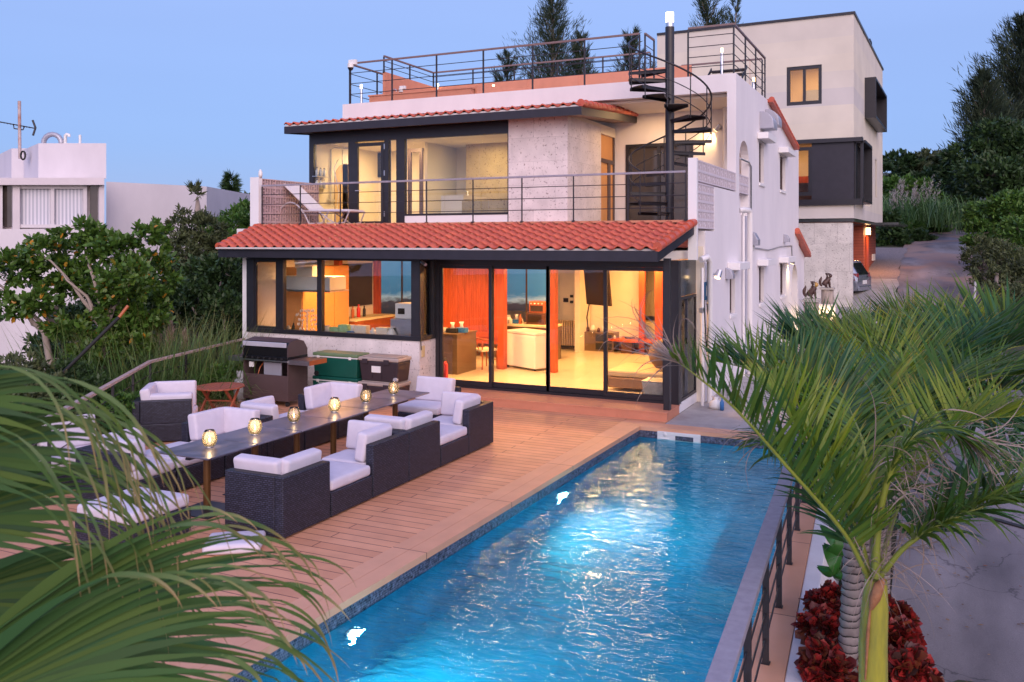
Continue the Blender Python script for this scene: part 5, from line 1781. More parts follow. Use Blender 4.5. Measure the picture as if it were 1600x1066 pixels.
m = MB(); m.box(xb0 - .1, yb + 1.45, FZ, xb1, yb + 2.15, FZ + .28); m.build('seat_body', M['taupe'], db2, bevel=.04)
bl = thing('bolster', G(1030, 590, FZ + .4), 'round brown bolster cushion on the day bed', 'cushion')
c = Vector((onY(1031, 0, 16.7).x, 16.9, FZ + .72))
m = MB(); m.lathe([(0, -.30), (.14, -.26), (.25, -.12), (.28, 0), (.25, .13), (.14, .26), (0, .30)], c, 20); m.build('cushion_cover', M['taupe'], bl)
bn = thing('storage_bin', G(1020, 622, FZ), 'clear plastic storage bin stuffed with cloth behind the glass', 'storage bin')
M['bin'] = paint('milky_plastic_bin', (0.55, 0.50, 0.42), 0.35, 0.25, 9)
x0, x1 = onY(1004, 0, 15.95).x, -4.28
m = MB(); m.hexa([(x0 + .03, 15.92, FZ + .005), (x1 - .02, 15.92, FZ + .005), (x1 - .02, 16.3, FZ + .005), (x0 + .03, 16.3, FZ + .005)], [(x0, 15.88, FZ + .32), (x1, 15.88, FZ + .32), (x1, 16.34, FZ + .32), (x0, 16.34, FZ + .32)])
m.build('tub', M['bin'], bn, bevel=.02)
m = MB(); m.box(x0 - .01, 15.87, FZ + .322, x1 + .01, 16.35, FZ + .345); m.build('lid', M['bin'], bn, bevel=.008)
# slippers near threshold
for i, (px, lab) in enumerate(((832, 'dark slipper on the floor inside the second sliding door'), (868, 'dark slipper on the floor inside the third sliding door'))):
    q = G(px, 608, FZ)
    o = thing('slipper', (q.x, 15.95, FZ), lab, 'slipper', 'slippers inside the doors')
    m = MB(); m.lathe([(0, 0), (.10, 0), (.12, .03), (.06, .08), (0, .09)], (q.x, 15.95, FZ), 12); m.build('slipper_body', M['dark_brown'], o)

# kitchen behind the bay window
kc = thing('kitchen_worktop', (-11.3, 15.3, 1.0), 'bright worktop running behind the kitchen window', 'worktop')
m = MB(); m.box(HX0 + .16, KY + .17, 1.05, -9.32, KY + .75, 1.12); m.build('top', M['white_plastic'], kc)
m = MB(); m.box(HX0 + .16, KY + .17, FZ, -9.32, KY + .70, 1.049); m.build('cabinet', M['bronze'], kc)
hd = thing('range_hood', (onY(480, 0, 16.0).x, 16, 1.9), 'white range hood with tapered duct inside the kitchen window', 'range hood')
x0, x1 = onY(447, 0, 16).x, onY(526, 0, 16).x
m = MB(); m.box(x0, 15.75, 2.02, x1, 16.35, 2.32); m.build('hood_body', M['white_plastic'], hd, bevel=.01)
m = MB(); m.box(x0 - .04, 15.7, 1.985, x1 + .04, 16.4, 2.018); m.build('tray', M['steel'], hd)
xm = onY(480, 0, 16).x
m = MB(); m.box(xm - .22, 15.9, 2.322, xm + .22, 16.2, 2.75); m.build('duct', M['white_plastic'], hd)
q = onY(468, 411, 15.6); m = MB(); m.tube([(q.x - .05, 15.5, 2.62), (q.x + .32, 15.8, 2.66)], .11, 16); m.build('pipe', M['steel'], hd)
# chandelier-like glass stack
gs = thing('glass_chandelier', (onY(480, 0, 15.5).x, 15.5, 1.12), 'crystal glass centrepiece sparkling behind the kitchen window', 'ornament')
M['crystal'] = paint('sparkling_crystal', (0.75, 0.66, 0.60), 0.1, 0.3, 40)
c = Vector((onY(480, 0, 15.5).x, 15.5, 1.12))
rr_ = random.Random(4)
for k in range(5):
    m = MB(); zz_ = 0.04 + k * .10; ra = (.17, .22, .20, .26, .16)[k]
    for j in range(12):
        t = 2 * math.pi * j / 12 + k
        m.lathe([(0, 0), (.022, .02), (.012, .05), (0, .07)], (c.x + ra * math.cos(t), c.y + ra * .7 * math.sin(t), c.z + zz_ + rr_.uniform(-.015, .015)), 6)
    m.build('crystal_tier', M['crystal'], gs)
m = MB(); m.tube([c, c + Vector((0, 0, .5))], .015, 8); m.build('stem', M['crystal'], gs)
its = []
for px, kind, w_, h_, col_, lab in ((445, 'bottle', .04, .22, 'red', 'red capped bottle'), (452, 'jar', .05, .14, 'white', 'white jar'), (460, 'bottle', .035, .2, 'dark', 'dark bottle'), (411, 'box', .14, .12, 'cream', 'cream box'), (425, 'jar', .06, .1, 'white', 'white pot'),
        (512, 'bag', .12, .18, 'white', 'white paper bag'), (527, 'box', .13, .16, 'green', 'green pack of napkins'), (540, 'box', .12, .22, 'green', 'tall green pack'), (552, 'tissue_box', .13, .09, 'blue', 'bright blue tissue box'), (567, 'box', .15, .22, 'cream', 'cream bread box'), (584, 'jar', .07, .18, 'white', 'white canister'), (600, 'box', .14, .2, 'cream', 'cream tin'), (613, 'bag', .1, .2, 'white', 'white sack')):
    x = onY(px, 0, 15.45).x
    clutter(x, 15.42, 1.121, [(kind, 0, 0, w_, .08, h_, col_, lab)], 'behind the kitchen window')
ko = thing('steel_oven', (onY(630, 0, 15.6).x, 15.6, 1.12), 'steel countertop oven at the right end of the kitchen window', 'oven')
x0, x1 = onY(621, 0, 15.6).x, onY(646, 0, 15.6).x
m = MB(); m.box(x0, 15.5, 1.5, x1 + .1, 15.9, 1.82); m.build('case', M['white_plastic'], ko, bevel=.02)
m = MB(); m.box(x0 + .08, 15.49, 1.60, x0 + .24, 15.499, 1.72); m.build('door', M['screen_dark'], ko)
m = MB(); m.box(x0 - .1, 15.48, 1.121, x1 + .1, 15.95, 1.499); m.build('stand', M['steel'], ko, bevel=.01)
# dark panel, sideboard and painted sea reflection along the left kitchen wall
XK = HX0 + .152
kd = thing('dark_wall_unit', (XK, 19.0, 1.4), 'dark slate wall panel on the left kitchen wall', 'wall panel')
m = MB(); m.box(XK, 18.25, 1.42, XK + .04, 19.75, 2.52); m.build('slab', M['glass_dk'], kd)
kb = thing('kitchen_sideboard', (XK, 19.0, FZ), 'long amber sideboard with bottles below the dark wall panel', 'sideboard')
m = MB(); m.box(XK, 18.25, FZ, XK + .55, 20.0, 1.10); m.build('sideboard_body', M['chairwood'], kb)
m = MB(); m.box(XK, 18.22, 1.102, XK + .6, 20.03, 1.16); m.build('top', M['cushion_cream'], kb)
clutter(XK + .3, 18.9, 1.162, [('bottle', 0, -.4, .04, .04, .3, 'wood', 'amber bottle'), ('bottle', 0, -.15, .05, .05, .33, 'red', 'red bottle'), ('bottle', 0, .1, .04, .04, .28, 'dark', 'dark bottle')], 'on the amber kitchen sideboard')
o = thing('sea_reflection_panel', (XK, 20.9, 1.0), 'blue sea reflection painted on a glowing panel seen through the kitchen window', 'picture panel')
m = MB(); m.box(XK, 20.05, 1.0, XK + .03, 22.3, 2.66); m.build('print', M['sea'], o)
m = MB()
for y in (20.05, 21.2, 22.3): m.box(XK + .031, y - .03, .95, XK + .06, y + .03, 2.7)
m.build('mullion', M['bronze'], o)
kt = thing('kitchen_table', (XK + 1.6, 20.4, FZ), 'cluttered dark table in front of the sea reflection panel in the kitchen', 'table')
m = MB(); m.box(XK + .9, 19.9, .98, XK + 2.6, 20.7, 1.03); m.build('table_top', M['walnut'], kt)
for a_ in (.95, 2.5):
    for b_ in (19.95, 20.6):
        m = MB(); m.box(XK + a_, b_, FZ, XK + a_ + .06, b_ + .06, .979); m.build('leg', M['walnut'], kt)
clutter(XK + 1.7, 20.2, 1.031, [('jar', -.6, 0, .06, .06, .18, 'white', 'white jar'), ('box', -.35, .1, .12, .1, .16, 'cream', 'cream box'), ('bottle', -.1, 0, .05, .05, .26, 'cream', 'pale bottle'), ('jar', .15, .1, .07, .07, .2, 'white', 'wide white jar'), ('bag', .45, 0, .12, .1, .24, 'white', 'white bag')], 'on the dark kitchen table')
for y in (18.12, 19.85):
    m = MB(); m.box(XK, y, FZ, XK + .16, y + .14, 2.74); m.build('timber_post', M['redwood'], house)
kl = thing('kitchen_cabinets', (-13.0, 16.9, FZ), 'tall orange fronted cabinets on the left kitchen wall', 'cabinet')
m = MB(); m.box(HX0 + .152, 16.3, FZ, HX0 + .60, 18.1, 2.5); m.build('carcass', M['orange_panel'], kl)
for k in range(3):
    m = MB(); m.box(HX0 + .601, 16.32 + k * .6, FZ + .05, HX0 + .62, 16.90 + k * .6, 2.48); m.build('door', M['orange_panel'], kl)
# shower room fittings, on the left wall
XS = UX0 + .14
def sx(px, py): return onX(px, py, XS)
q = sx(517, 330); shy = q.y
sh = thing('rain_shower', (XS, shy, 4.0), 'chrome rain shower with hand set in the upper left room', 'shower')
zt_ = sx(517, 234).z; zb_ = sx(517, 318).z
m = MB(); m.tube([(XS, shy, zb_), (XS, shy, zt_), (XS + .1, shy + .02, zt_ + .05), (XS + .42, shy + .2, zt_ + .04)], .018, 8); m.build('riser', M['steel'], sh)
m = MB(); m.lathe([(0, .02), (.13, .01), (.14, 0), (0, 0)], (XS + .42, shy + .2, zt_ + .01), 18); m.build('shower_head', M['steel'], sh)
m = MB(); m.tube([(XS + .02, shy, zb_ + .1), (XS + .08, shy + .15, zb_ - .2), (XS + .08, shy + .25, zb_ + .3), (XS + .06, shy + .05, zt_ - .5), (XS + .10, shy + .2, zt_ - .25)], .014, 6); m.build('hose', M['steel'], sh)
m = MB(); m.box(XS - .02, shy - .12, zb_ + .05, XS + .05, shy + .12, zb_ + .11); m.build('mixer', M['steel'], sh)
for k, py in enumerate((295, 277)):
    q = sx(499, py); z = q.z; y = q.y
    o = thing('shower_shelf', (XS, y, z), ['lower glass shelf with three bottles in the shower room', 'upper glass shelf with three bottles in the shower room'][k], 'shelf')
    m = MB(); m.box(XS - .03, y - .26, z, XS + .12, y + .26, z + .015); m.build('shelf_board', M['steel'], o)
    for j in range(3):
        yj = y - .16 + j * .15
        b_ = thing('soap_bottle', (XS + .05, yj, z + .015), ['white pump bottle, left on the ', 'white pump bottle, middle on the ', 'white pump bottle, right on the '][j] + ['lower', 'upper'][k] + ' shower shelf', 'bottle', 'shower bottles')
        m = MB(); m.lathe([(0, 0), (.045, 0), (.045, .15), (.012, .18), (.012, .21), (0, .21)], (XS + .05, yj, z + .015), 10); m.build('bottle_body', M['white_plastic'], b_)
        m = MB(); m.box(XS + .04, yj - .02, z + .225, XS + .06, yj + .02, z + .245); m.build('pump', M['rubber'], b_)
# bath tub and taps, wall fan
bt = thing('bath_surround', (-10.0, 19.6, BZ), 'stone clad bath surround behind the upper window', 'bath')
m = MB(); m.box(-10.55, 19.4, BZ, -9.0, 20.9, 4.10); m.build('stone_panel', M['travertine'], bt)
m = MB(); m.box(-11.2, 19.5, BZ, -10.56, 21.1, 4.25); m.build('ledge', M['interior'], bt)
q = onY(731, 275, 20.9)
m = MB(); m.tube([(q.x, 20.9, 4.1), (q.x, 20.9, 4.42), (q.x - .12, 20.9, 4.45)], .015, 6); m.build('tap', M['steel'], bt)
fn = thing('wall_fan', onY(676, 218, 20.9), 'dark wall fan mounted high on the bathroom wall', 'fan')
q = onY(676, 222, 20.9)
m = MB()
for k in range(5):
    r_ = .05 + .04 * k
    m.tube([(q.x + r_ * math.cos(t), 20.8, q.z + r_ * math.sin(t)) for t in [2 * math.pi * j / 20 for j in range(21)]], .005, 5)
m.build('grille', M['black'], fn)
m = MB(); m.box(q.x - .1, 20.85, q.z - .02, q.x + .1, 21.19, q.z + .2); m.build('motor', M['black'], fn)
sp_ = thing('spotlight', onY(694, 212, 20.9), 'small black spotlight beside the wall fan', 'spotlight')
q = onY(694, 212, 20.9); m = MB(); m.tube([(q.x - .03, 20.9, q.z + .1), (q.x + .04, 20.85, q.z - .1)], .06, 10); m.build('spot_body', M['black'], sp_)
# ================================================================ FURNITURE ON THE DECK
WK = M['wicker']
def cush(name, parent, Mx, sx, sy, sz, mat='cushion', bev=0.045):
    """a soft seat or back cushion, slightly puffed"""
    me = bpy.data.meshes.new(name)
    bm = bmesh.new()
    bmesh.ops.create_cube(bm, size=1)
    bmesh.ops.scale(bm, vec=(sx, sy, sz), verts=bm.verts)
    bmesh.ops.bevel(bm, geom=list(bm.edges), offset=min(bev, sx * .45, sy * .45, sz * .45), segments=4, profile=0.6, affect='EDGES')
    bmesh.ops.subdivide_edges(bm, edges=[e for e in bm.edges if e.calc_length() > 0.12], cuts=3, use_grid_fill=True)
    rr = random.Random(hash(name) % 99 + int(sx * 100))
    for v in bm.verts:
        fx, fy, fz = (1 - (2 * v.co.x / sx) ** 2), (1 - (2 * v.co.y / sy) ** 2), (1 - (2 * v.co.z / sz) ** 2)
        dims = sorted([(sx, 0), (sy, 1), (sz, 2)])
        ax = dims[0][1]
        puff = 0.014 * max(0, (fx, fy, fz)[(ax + 1) % 3]) * max(0, (fx, fy, fz)[(ax + 2) % 3])
        v.co[ax] += math.copysign(puff, v.co[ax]) + 0.002 * math.sin(v.co.x * 31 + v.co.y * 23 + v.co.z * 17)
    bm.transform(Mx)
    bm.to_mesh(me); bm.free()
    me.polygons.foreach_set('use_smooth', [True] * len(me.polygons))
    me.materials.append(M[mat])
    o = bpy.data.objects.new(name, me); COL.objects.link(o); o.parent = parent
    return o
SZ = 0.80
def T_(x, y, z): return Matrix.Translation((x, y, z))
def make_corner(loc, rz, label, flip=False):
    """L-backed module, backs on local +x and local +y sides (or -y when flipped)"""
    o = thing('corner_sofa', loc, label, 'sofa', 'wicker sofa modules round the long table', rz)
    f = -1 if flip else 1
    hz = SZ / 2
    m = MB(); m.box(-hz + .003, (-hz + .003) if f > 0 else (-hz + .117), 0.02, hz - .117, (hz - .117) if f > 0 else (hz - .003), 0.29); m.build('wicker_base', WK, o, world=False, bevel=.012)
    m = MB()
    m.box(hz - .115, -hz + .003, 0.02, hz - .003, hz - .003, 0.65)
    m.build('side_back', WK, o, world=False, bevel=.012)
    m = MB()
    ya, yb = (hz - .115, hz - .003) if f > 0 else (-hz + .003, -hz + .115)
    m.box(-hz + .003, ya, 0.02, hz - .117, yb, 0.65)
    m.build('rear_back', WK, o, world=False, bevel=.012)
    cush('seat_cushion', o, T_(-.06, -.06 * f, .355), .665, .665, .125)
    cush('back_cushion', o, T_(hz - .20, -.10 * f, .60) @ Matrix.Rotation(R(9), 4, 'Y'), .15, .60, .36)
    cush('back_cushion', o, T_(-.085, (hz - .20) * f, .60) @ Matrix.Rotation(R(-9 * f), 4, 'X'), .60, .15, .36)
    for sx in (-.34, .34):
        for sy in (-.34, .34):
            m = MB(); m.tube([(sx, sy, 0), (sx, sy, .02)], .02, 8); m.build('foot', M['rubber'], o, world=False)
    return o
def make_armless(loc, rz, label):
    o = thing('armless_sofa', loc, label, 'sofa', 'wicker sofa modules round the long table', rz)
    hz = SZ / 2
    m = MB(); m.box(-hz + .003, -hz + .004, 0.02, hz - .003, hz - .004, 0.29); m.build('wicker_base', WK, o, world=False, bevel=.012)
    cush('seat_cushion', o, T_(0, 0, .355), SZ - .02, SZ - .02, .125)
    for sx in (-.34, .34):
        for sy in (-.34, .34):
            m = MB(); m.tube([(sx, sy, 0), (sx, sy, .02)], .02, 8); m.build('foot', M['rubber'], o, world=False)
    return o
def make_chair_(loc, rz, label):       # armless seat with one back on local +y
    o = thing('wicker_chair', loc, label, 'chair', 'wicker end seats at the long table', rz)
    hz = SZ / 2
    m = MB(); m.box(-hz + .003, -hz + .004, 0.02, hz - .003, hz - .117, 0.29); m.build('wicker_base', WK, o, world=False, bevel=.012)
    m = MB(); m.box(-hz + .003, hz - .115, .02, hz - .003, hz - .004, .65); m.build('wicker_back', WK, o, world=False, bevel=.012)
    cush('seat_cushion', o, T_(0, -.055, .355), SZ - .02, SZ - .14, .125)
    cush('back_cushion', o, T_(0, hz - .20, .61) @ Matrix.Rotation(R(-10), 4, 'X'), .70, .15, .40)
    return o
XR, XLf = -6.45, -8.76
ys = [7.67, 8.49, 9.31, 10.12, 10.94, 11.75]
make_corner((XR, ys[0], 0), 0, 'near corner module of the pool side sofa row, its backs towards the camera and pool', True)
make_armless((XR, ys[1], 0), 0, 'backless wicker module between the two nearest corner modules on the pool side')
make_corner((XR, ys[2], 0), 0, 'pool side corner module, third from the near end, back cushion turned to the camera')
make_corner((XR, ys[3], 0), 0, 'pool side corner module fourth from the near end, standing back to back with the third', True)
make_armless((XR, ys[4], 0), 0, 'backless wicker module near the far end of the pool side row')
make_corner((XR, ys[5], 0), 0, 'far end corner module of the pool side sofa row nearest the glass doors')
make_corner((XLf, ys[0], 0), R(180), 'near corner module of the garden side row half hidden by palm leaves')
make_armless((XLf, ys[1], 0), 0, 'backless wicker module of the garden side row behind the two nearest lanterns')
make_corner((XLf, ys[2], 0), R(180), 'garden side corner module with two upright cushions behind the second lantern', True)
make_corner((XLf, ys[3], 0), R(180), 'garden side corner module in front of the grill')
make_armless((XLf, ys[4], 0), 0, 'backless wicker module of the garden side row behind the fourth lantern')
make_corner((XLf, ys[5], 0), R(180), 'far corner module of the garden side row in front of the green coolers', True)
make_chair_((-7.55, 12.75, 0), 0, 'wicker seat at the far head of the long table facing the camera')
make_armless((-7.50, 6.66, 0), 0, 'backless wicker seat at the near head of the long table behind the palm leaves')
# separate armchair by the left railing
o = thing('lounge_chair', (-10.95, 10.35, 0), 'wicker lounge chair with three upright cushions apart by the left railing', 'armchair', None, R(38))
hz = .43
m = MB(); m.box(-hz, -hz, .02, hz, hz, .29); m.build('wicker_base', WK, o, world=False, bevel=.012)
m = MB(); m.box(-hz, -hz, .292, -hz + .11, hz, .65); m.build('side_back', WK, o, world=False, bevel=.012)
m = MB(); m.box(-hz + .113, -hz, .292, hz, -hz + .11, .65); m.build('arm', WK, o, world=False, bevel=.012)
cush('seat_cushion', o, T_(.06, .06, .355), .74, .74, .125)
cush('back_cushion', o, T_(-hz + .19, .03, .62) @ Matrix.Rotation(R(-9), 4, 'Y'), .15, .74, .40)
cush('back_cushion', o, T_(.10, -hz + .19, .57) @ Matrix.Rotation(R(7), 4, 'X'), .66, .15, .32)
cush('back_cushion', o, T_(.08, hz - .08, .62) @ Matrix.Rotation(R(-6), 4, 'X'), .66, .15, .42)
# extra wicker pieces half hidden behind the palm
make_chair_((-10.0, 7.9, 0), R(70), 'wicker seat standing apart on the left behind the palm leaves')
# loose cushion on the boards, white perforated stool
o = thing('loose_cushion', (-6.36, 6.9, 0), 'white seat cushion lying loose on the deck before the near sofa', 'cushion', None, R(33))
c = cush('cushion_cover', o, T_(0, 0, .055), .56, .44, .10)
o = thing('white_stool', (-7.0, 5.3, 0), 'low white perforated stool at the lower left under the palm leaves', 'stool', None, R(20))
def perf():
    m_, n, l, b = nm('white_perforated_plastic')
    tc_ = n.new('ShaderNodeTexCoord'); vo = n.new('ShaderNodeTexVoronoi'); vo.inputs['Scale'].default_value = 28; vo.inputs['Randomness'].default_value = 0
    l.new(tc_.outputs['Object'], vo.inputs['Vector'])
    r = n.new('ShaderNodeValToRGB'); r.color_ramp.elements[0].position = .25; r.color_ramp.elements[0].color = (.03, .03, .035, 1); r.color_ramp.elements[1].position = .30; r.color_ramp.elements[1].color = (.7, .7, .72, 1)
    l.new(vo.outputs['Distance'], r.inputs[0]); l.new(r.outputs[0], b.inputs['Base Color'])
    return m_
m = MB(); m.box(-.28, -.18, .10, .28, .18, .13); m.build('seat', perf(), o, world=False, bevel=.02)
for sx in (-.24, .24):
    for sy in (-.14, .14):
        m = MB(); m.tube([(sx, sy, 0), (sx, sy, .10)], .018, 8); m.build('leg', M['white_plastic'], o, world=False)

# tables and lanterns
def slate():
    m_, n, l, b = nm('slate_table_top')
    g_ = n.new('ShaderNodeTexCoord')
    oi = n.new('ShaderNodeObjectInfo')
    ad = n.new('ShaderNodeVectorMath'); ad.operation = 'MULTIPLY_ADD'; ad.inputs[1].default_value = (9, 9, 9)
    cb = n.new('ShaderNodeCombineXYZ'); l.new(oi.outputs['Random'], cb.inputs[0]); l.new(oi.outputs['Random'], cb.inputs[1])
    l.new(cb.outputs[0], ad.inputs[0]); l.new(g_.outputs['Object'], ad.inputs[2])
    t = n.new('ShaderNodeTexNoise'); t.inputs['Scale'].default_value = 1.7; t.inputs['Detail'].default_value = 9; t.inputs['Distortion'].default_value = 1.2
    l.new(ad.outputs[0], t.inputs['Vector'])
    r = n.new('ShaderNodeValToRGB'); r.color_ramp.elements[0].position = .40; r.color_ramp.elements[0].color = (.085, .075, .095, 1); r.color_ramp.elements[1].position = .56; r.color_ramp.elements[1].color = (.17, .15, .185, 1)
    l.new(t.outputs[0], r.inputs[0]); l.new(r.outputs[0], b.inputs['Base Color']); b.inputs['Roughness'].default_value = .33
    return m_
M['slate'] = slate()
M['bronze_leg'] = paint('bronze_table_leg', (0.16, 0.075, 0.025), 0.38, 0.1, 5, metal=.4)
M['lantern'] = glass('amber_lantern_glass', (1.0, 0.93, 0.82), 1.5, 0.03)
def lantern_glow():
    m_, n, l, b = nm('smoked_lantern_glass')
    b.inputs['Base Color'].default_value = (.9, .75, .5, 1)
    b.inputs['Roughness'].default_value = .2
    tr = n.new('ShaderNodeBsdfTransparent'); tr.inputs[0].default_value = (1, .96, .90, 1)
    tl = n.new('ShaderNodeBsdfTranslucent'); tl.inputs[0].default_value = (1, .86, .64, 1)
    mx = n.new('ShaderNodeMixShader'); mx.inputs[0].default_value = .16
    l.new(tr.outputs[0], mx.inputs[1]); l.new(tl.outputs[0], mx.inputs[2])
    mx2 = n.new('ShaderNodeMixShader'); fr = n.new('ShaderNodeFresnel'); fr.inputs[0].default_value = 1.4
    gl = n.new('ShaderNodeBsdfGlossy'); gl.inputs['Roughness'].default_value = .08
    l.new(fr.outputs[0], mx2.inputs[0]); l.new(mx.outputs[0], mx2.inputs[1]); l.new(gl.outputs[0], mx2.inputs[2])
    l.new(mx2.outputs[0], n['Material Output'].inputs[0])
    return m_
M['lantern'] = lantern_glow()
M['flame'] = emit('candle_flame', (1.0, 0.72, 0.36), 22)
ordn = ['nearest', 'second', 'third', 'fourth', 'fifth', 'farthest']
ty = [7.74, 8.54, 9.34, 10.13, 10.92, 11.71]
for i, y in enumerate(ty):
    o = thing('bistro_table', (-7.55, y, 0), 'square slate table on one bronze pedestal, ' + ordn[i] + ' from the camera in the long row', 'table', 'square tables pushed into one long table')
    m = MB(); m.box(-.397, -.392, .695, .397, .392, .715); m.build('table_top', M['slate'], o, world=False, bevel=.012 if i else .02)
    m = MB(); m.box(-.30, -.03, .665, .30, .03, .694); m.box(-.03, -.30, .64, .03, .30, .664); m.build('top_bracket', M['rail'], o, world=False)
    m = MB(); m.tube([(0, 0, .02), (0, 0, .66)], .042, 18); m.build('pedestal', M['bronze_leg'], o, world=False)
    m = MB(); m.box(-.27, -.27, 0, .27, .27, .012); m.build('base_plate', M['rail'], o, world=False, bevel=.004)
    lx_, ly_ = -7.55 + (.0, .02, -.03, .02, .0, -.01)[i], y + (.04, -.02, -.02, .0, .0, -.03)[i]
    o = thing('glass_lantern', (lx_, ly_, .715), 'egg shaped glass candle lantern on the ' + ordn[i] + ' table', 'lantern', 'candle lanterns along the table')
    m = MB(); m.lathe([(.045, .012), (.066, .032), (.082, .068), (.086, .098), (.080, .135), (.064, .178), (.052, .200), (.050, .200), (.062, .178), (.078, .135), (.084, .098), (.080, .068), (.064, .034), (.043, .014)], (0, 0, 0), 24)
    m.build('glass_shade', M['lantern'], o, world=False)
    m = MB(); m.lathe([(0, 0), (.046, 0), (.048, .012), (.03, .016), (0, .016)], (0, 0, 0), 20); m.build('glass_foot', M['steel'], o, world=False)
    m = MB(); m.tube([(0, 0, .017), (0, 0, .065)], .016, 12); m.build('candle', M['white_plastic'], o, world=False)
    lit = i in (0, 1, 3)
    m = MB(); m.lathe([(0, .066), (.007, .075), (.009, .088), (.005, .104), (0, .118)], (0, 0, 0), 10); m.build('flame', M['flame'], o, world=False)
    ld = bpy.data.lights.new('candle_light', 'POINT'); ld.energy = 1.3 if lit else .35; ld.color = (1, .74, .42); ld.shadow_soft_size = .012
    lo = bpy.data.objects.new('candle_light', ld); COL.objects.link(lo); lo.location = (lx_, ly_, .715 + .125)

# round folding table by the grill
q = G(352, 640)
tbx, tby = -11.45, 12.05
o = thing('folding_table', (tbx, tby, 0), 'round red slatted wooden folding table by the railing', 'table')
M['teak'] = paint('red_teak', (0.40, 0.11, 0.055), 0.5, 0.2, 4, stretch=(8, 1, 1))
m = MB(); n_ = 9; rr = .42
for k in range(n_):
    x0 = -rr + 2 * rr * k / n_; x1 = x0 + 2 * rr / n_ - .012
    def hh(x): return math.sqrt(max(0, rr * rr - min(abs(x), rr) ** 2)) + .02
    m.prism([(x0, -hh(x0)), (x1, -hh(x1)), (x1, hh(x1)), (x0, hh(x0))], .50, .52)
m.build('slatted_top', M['teak'], o, world=False)
o.rotation_euler = (0, 0, R(20))
for s in (-.26, .26):
    m = MB(); m.bar((s, -.32, .01), (s, .25, .49), .03, .045); m.build('leg', M['teak'], o, world=False)
    m = MB(); m.bar((s * .8, .32, .01), (s * .8, -.25, .49), .03, .045); m.build('leg', M['teak'], o, world=False)
m = MB(); m.bar((-.26, 0, .26), (.26, 0, .26), .025); m.build('crossbar', M['teak'], o, world=False)

# gas grill
g0 = G(450, 640); 
gx0, gx1, gy = onY(380, 0, 13.15).x, onY(450, 0, 13.15).x, 13.15
o = thing('gas_grill', ((gx0 + gx1) / 2, gy, 0), 'brown and black gas grill with closed hood and side shelves', 'grill')
def gz(py): return onY(450, py, gy).z
zt = .86
m = MB()
m.box(gx0, gy + .56, .10, gx1, gy + .58, zt); m.box(gx0, gy, .10, gx0 + .02, gy + .56, zt); m.box(gx1 - .02, gy, .10, gx1, gy + .56, zt)
m.box(gx0 + .02, gy + .003, .10, gx1 - .02, gy + .02, .58); m.box(gx0 + .02, gy + .02, .10, gx1 - .02, gy + .56, .12)
m.build('cart', M['dark_brown'], o, bevel=.004)
m = MB(); m.box(gx0 + .42, gy + .10, .55, gx1 - .24, gy + .12, .80); m.build('heat_plate', M['hood'], o)
m = MB(); m.box(gx0 - .01, gy - .03, .835, gx1 + .01, gy - .004, .862); m.build('front_rail', M['steel'], o)
m = MB(); m.box(gx0, gy - .02, .863, gx1, gy + .58, .93); m.build('firebox', M['grill_black'], o, bevel=.005)
m = MB()      # hood: sloping front, octagonal side
prof = [(gy - .01, .932), (gy - .01, 1.12), (gy + .05, 1.20), (gy + .30, 1.24), (gy + .46, 1.20), (gy + .57, 1.05), (gy + .57, .932)]
m.prism_axis(prof, gx0 + .012, gx1 - .012, 'x'); m.build('hood_lid', M['grill_black'], o, bevel=.006)
for x in (gx0, gx1 - .011):
    m = MB(); m.prism_axis(prof, x, x + .011, 'x'); m.build('hood_side', M['dark_brown'], o)
m = MB(); m.prism_axis([(gy + .051, 1.21), (gy + .30, 1.252), (gy + .46, 1.212), (gy + .30, 1.242), (gy + .051, 1.202)][:2] + [(gy + .30, 1.243), (gy + .051, 1.203)], gx0 + .013, gx1 - .013, 'x')
m.build('lid_top', M['dark_brown'], o)
m = MB(); m.box(gx0 + .02, gy - .04, 1.11, gx1 - .02, gy - .012, 1.20); m.build('lid_handle', M['steel_lid'], o, bevel=.008)
for k in range(7):
    m = MB(); x = gx0 + .12 + k * (gx1 - gx0 - .24) / 6; m.tube([(x, gy - .05, .895), (x, gy - .021, .895)], .018, 10); m.build('knob', M['rubber'], o)
for nme, a, b in (('side_shelf', gx1 + .002, gx1 + .48), ('side_shelf', gx0 - .36, gx0 - .002)):
    m = MB(); m.box(a, gy + .02, .86, b, gy + .54, .885); sf_ = m.build(nme, M['dark_brown'], o, bevel=.004)
    m = MB(); m.box(a, gy - .005, .80, b, gy + .018, .884); m.build('shelf_front', M['steel'], sf_)
m = MB(); m.box(gx1 + .47, gy + .02, .80, gx1 + .481, gy + .54, .884); m.build('wood_edge', M['chairwood'], o)
for x in (gx0 + .06, gx1 - .06):
    for y in (gy + .06, gy + .50):
        m = MB(); m.tube([(x - .02, y, .045), (x + .02, y, .045)], .045, 12); m.tube([(x, y, .05), (x, y, .10)], .012, 6); m.build('caster', M['rubber'], o)
m = MB(); m.tube([(gx0 + .3, gy + .3, .83), (gx0 + .32, gy + .1, .68), (gx0 + .28, gy + .08, .52)], .01, 6); m.build('gas_hose', M['chairwood'], o)
m = MB(); m.box(gx0 + .12, gy + .03, .70, gx0 + .22, gy + .06, .80); m.build('tag_plate', M['white_plastic'], o)
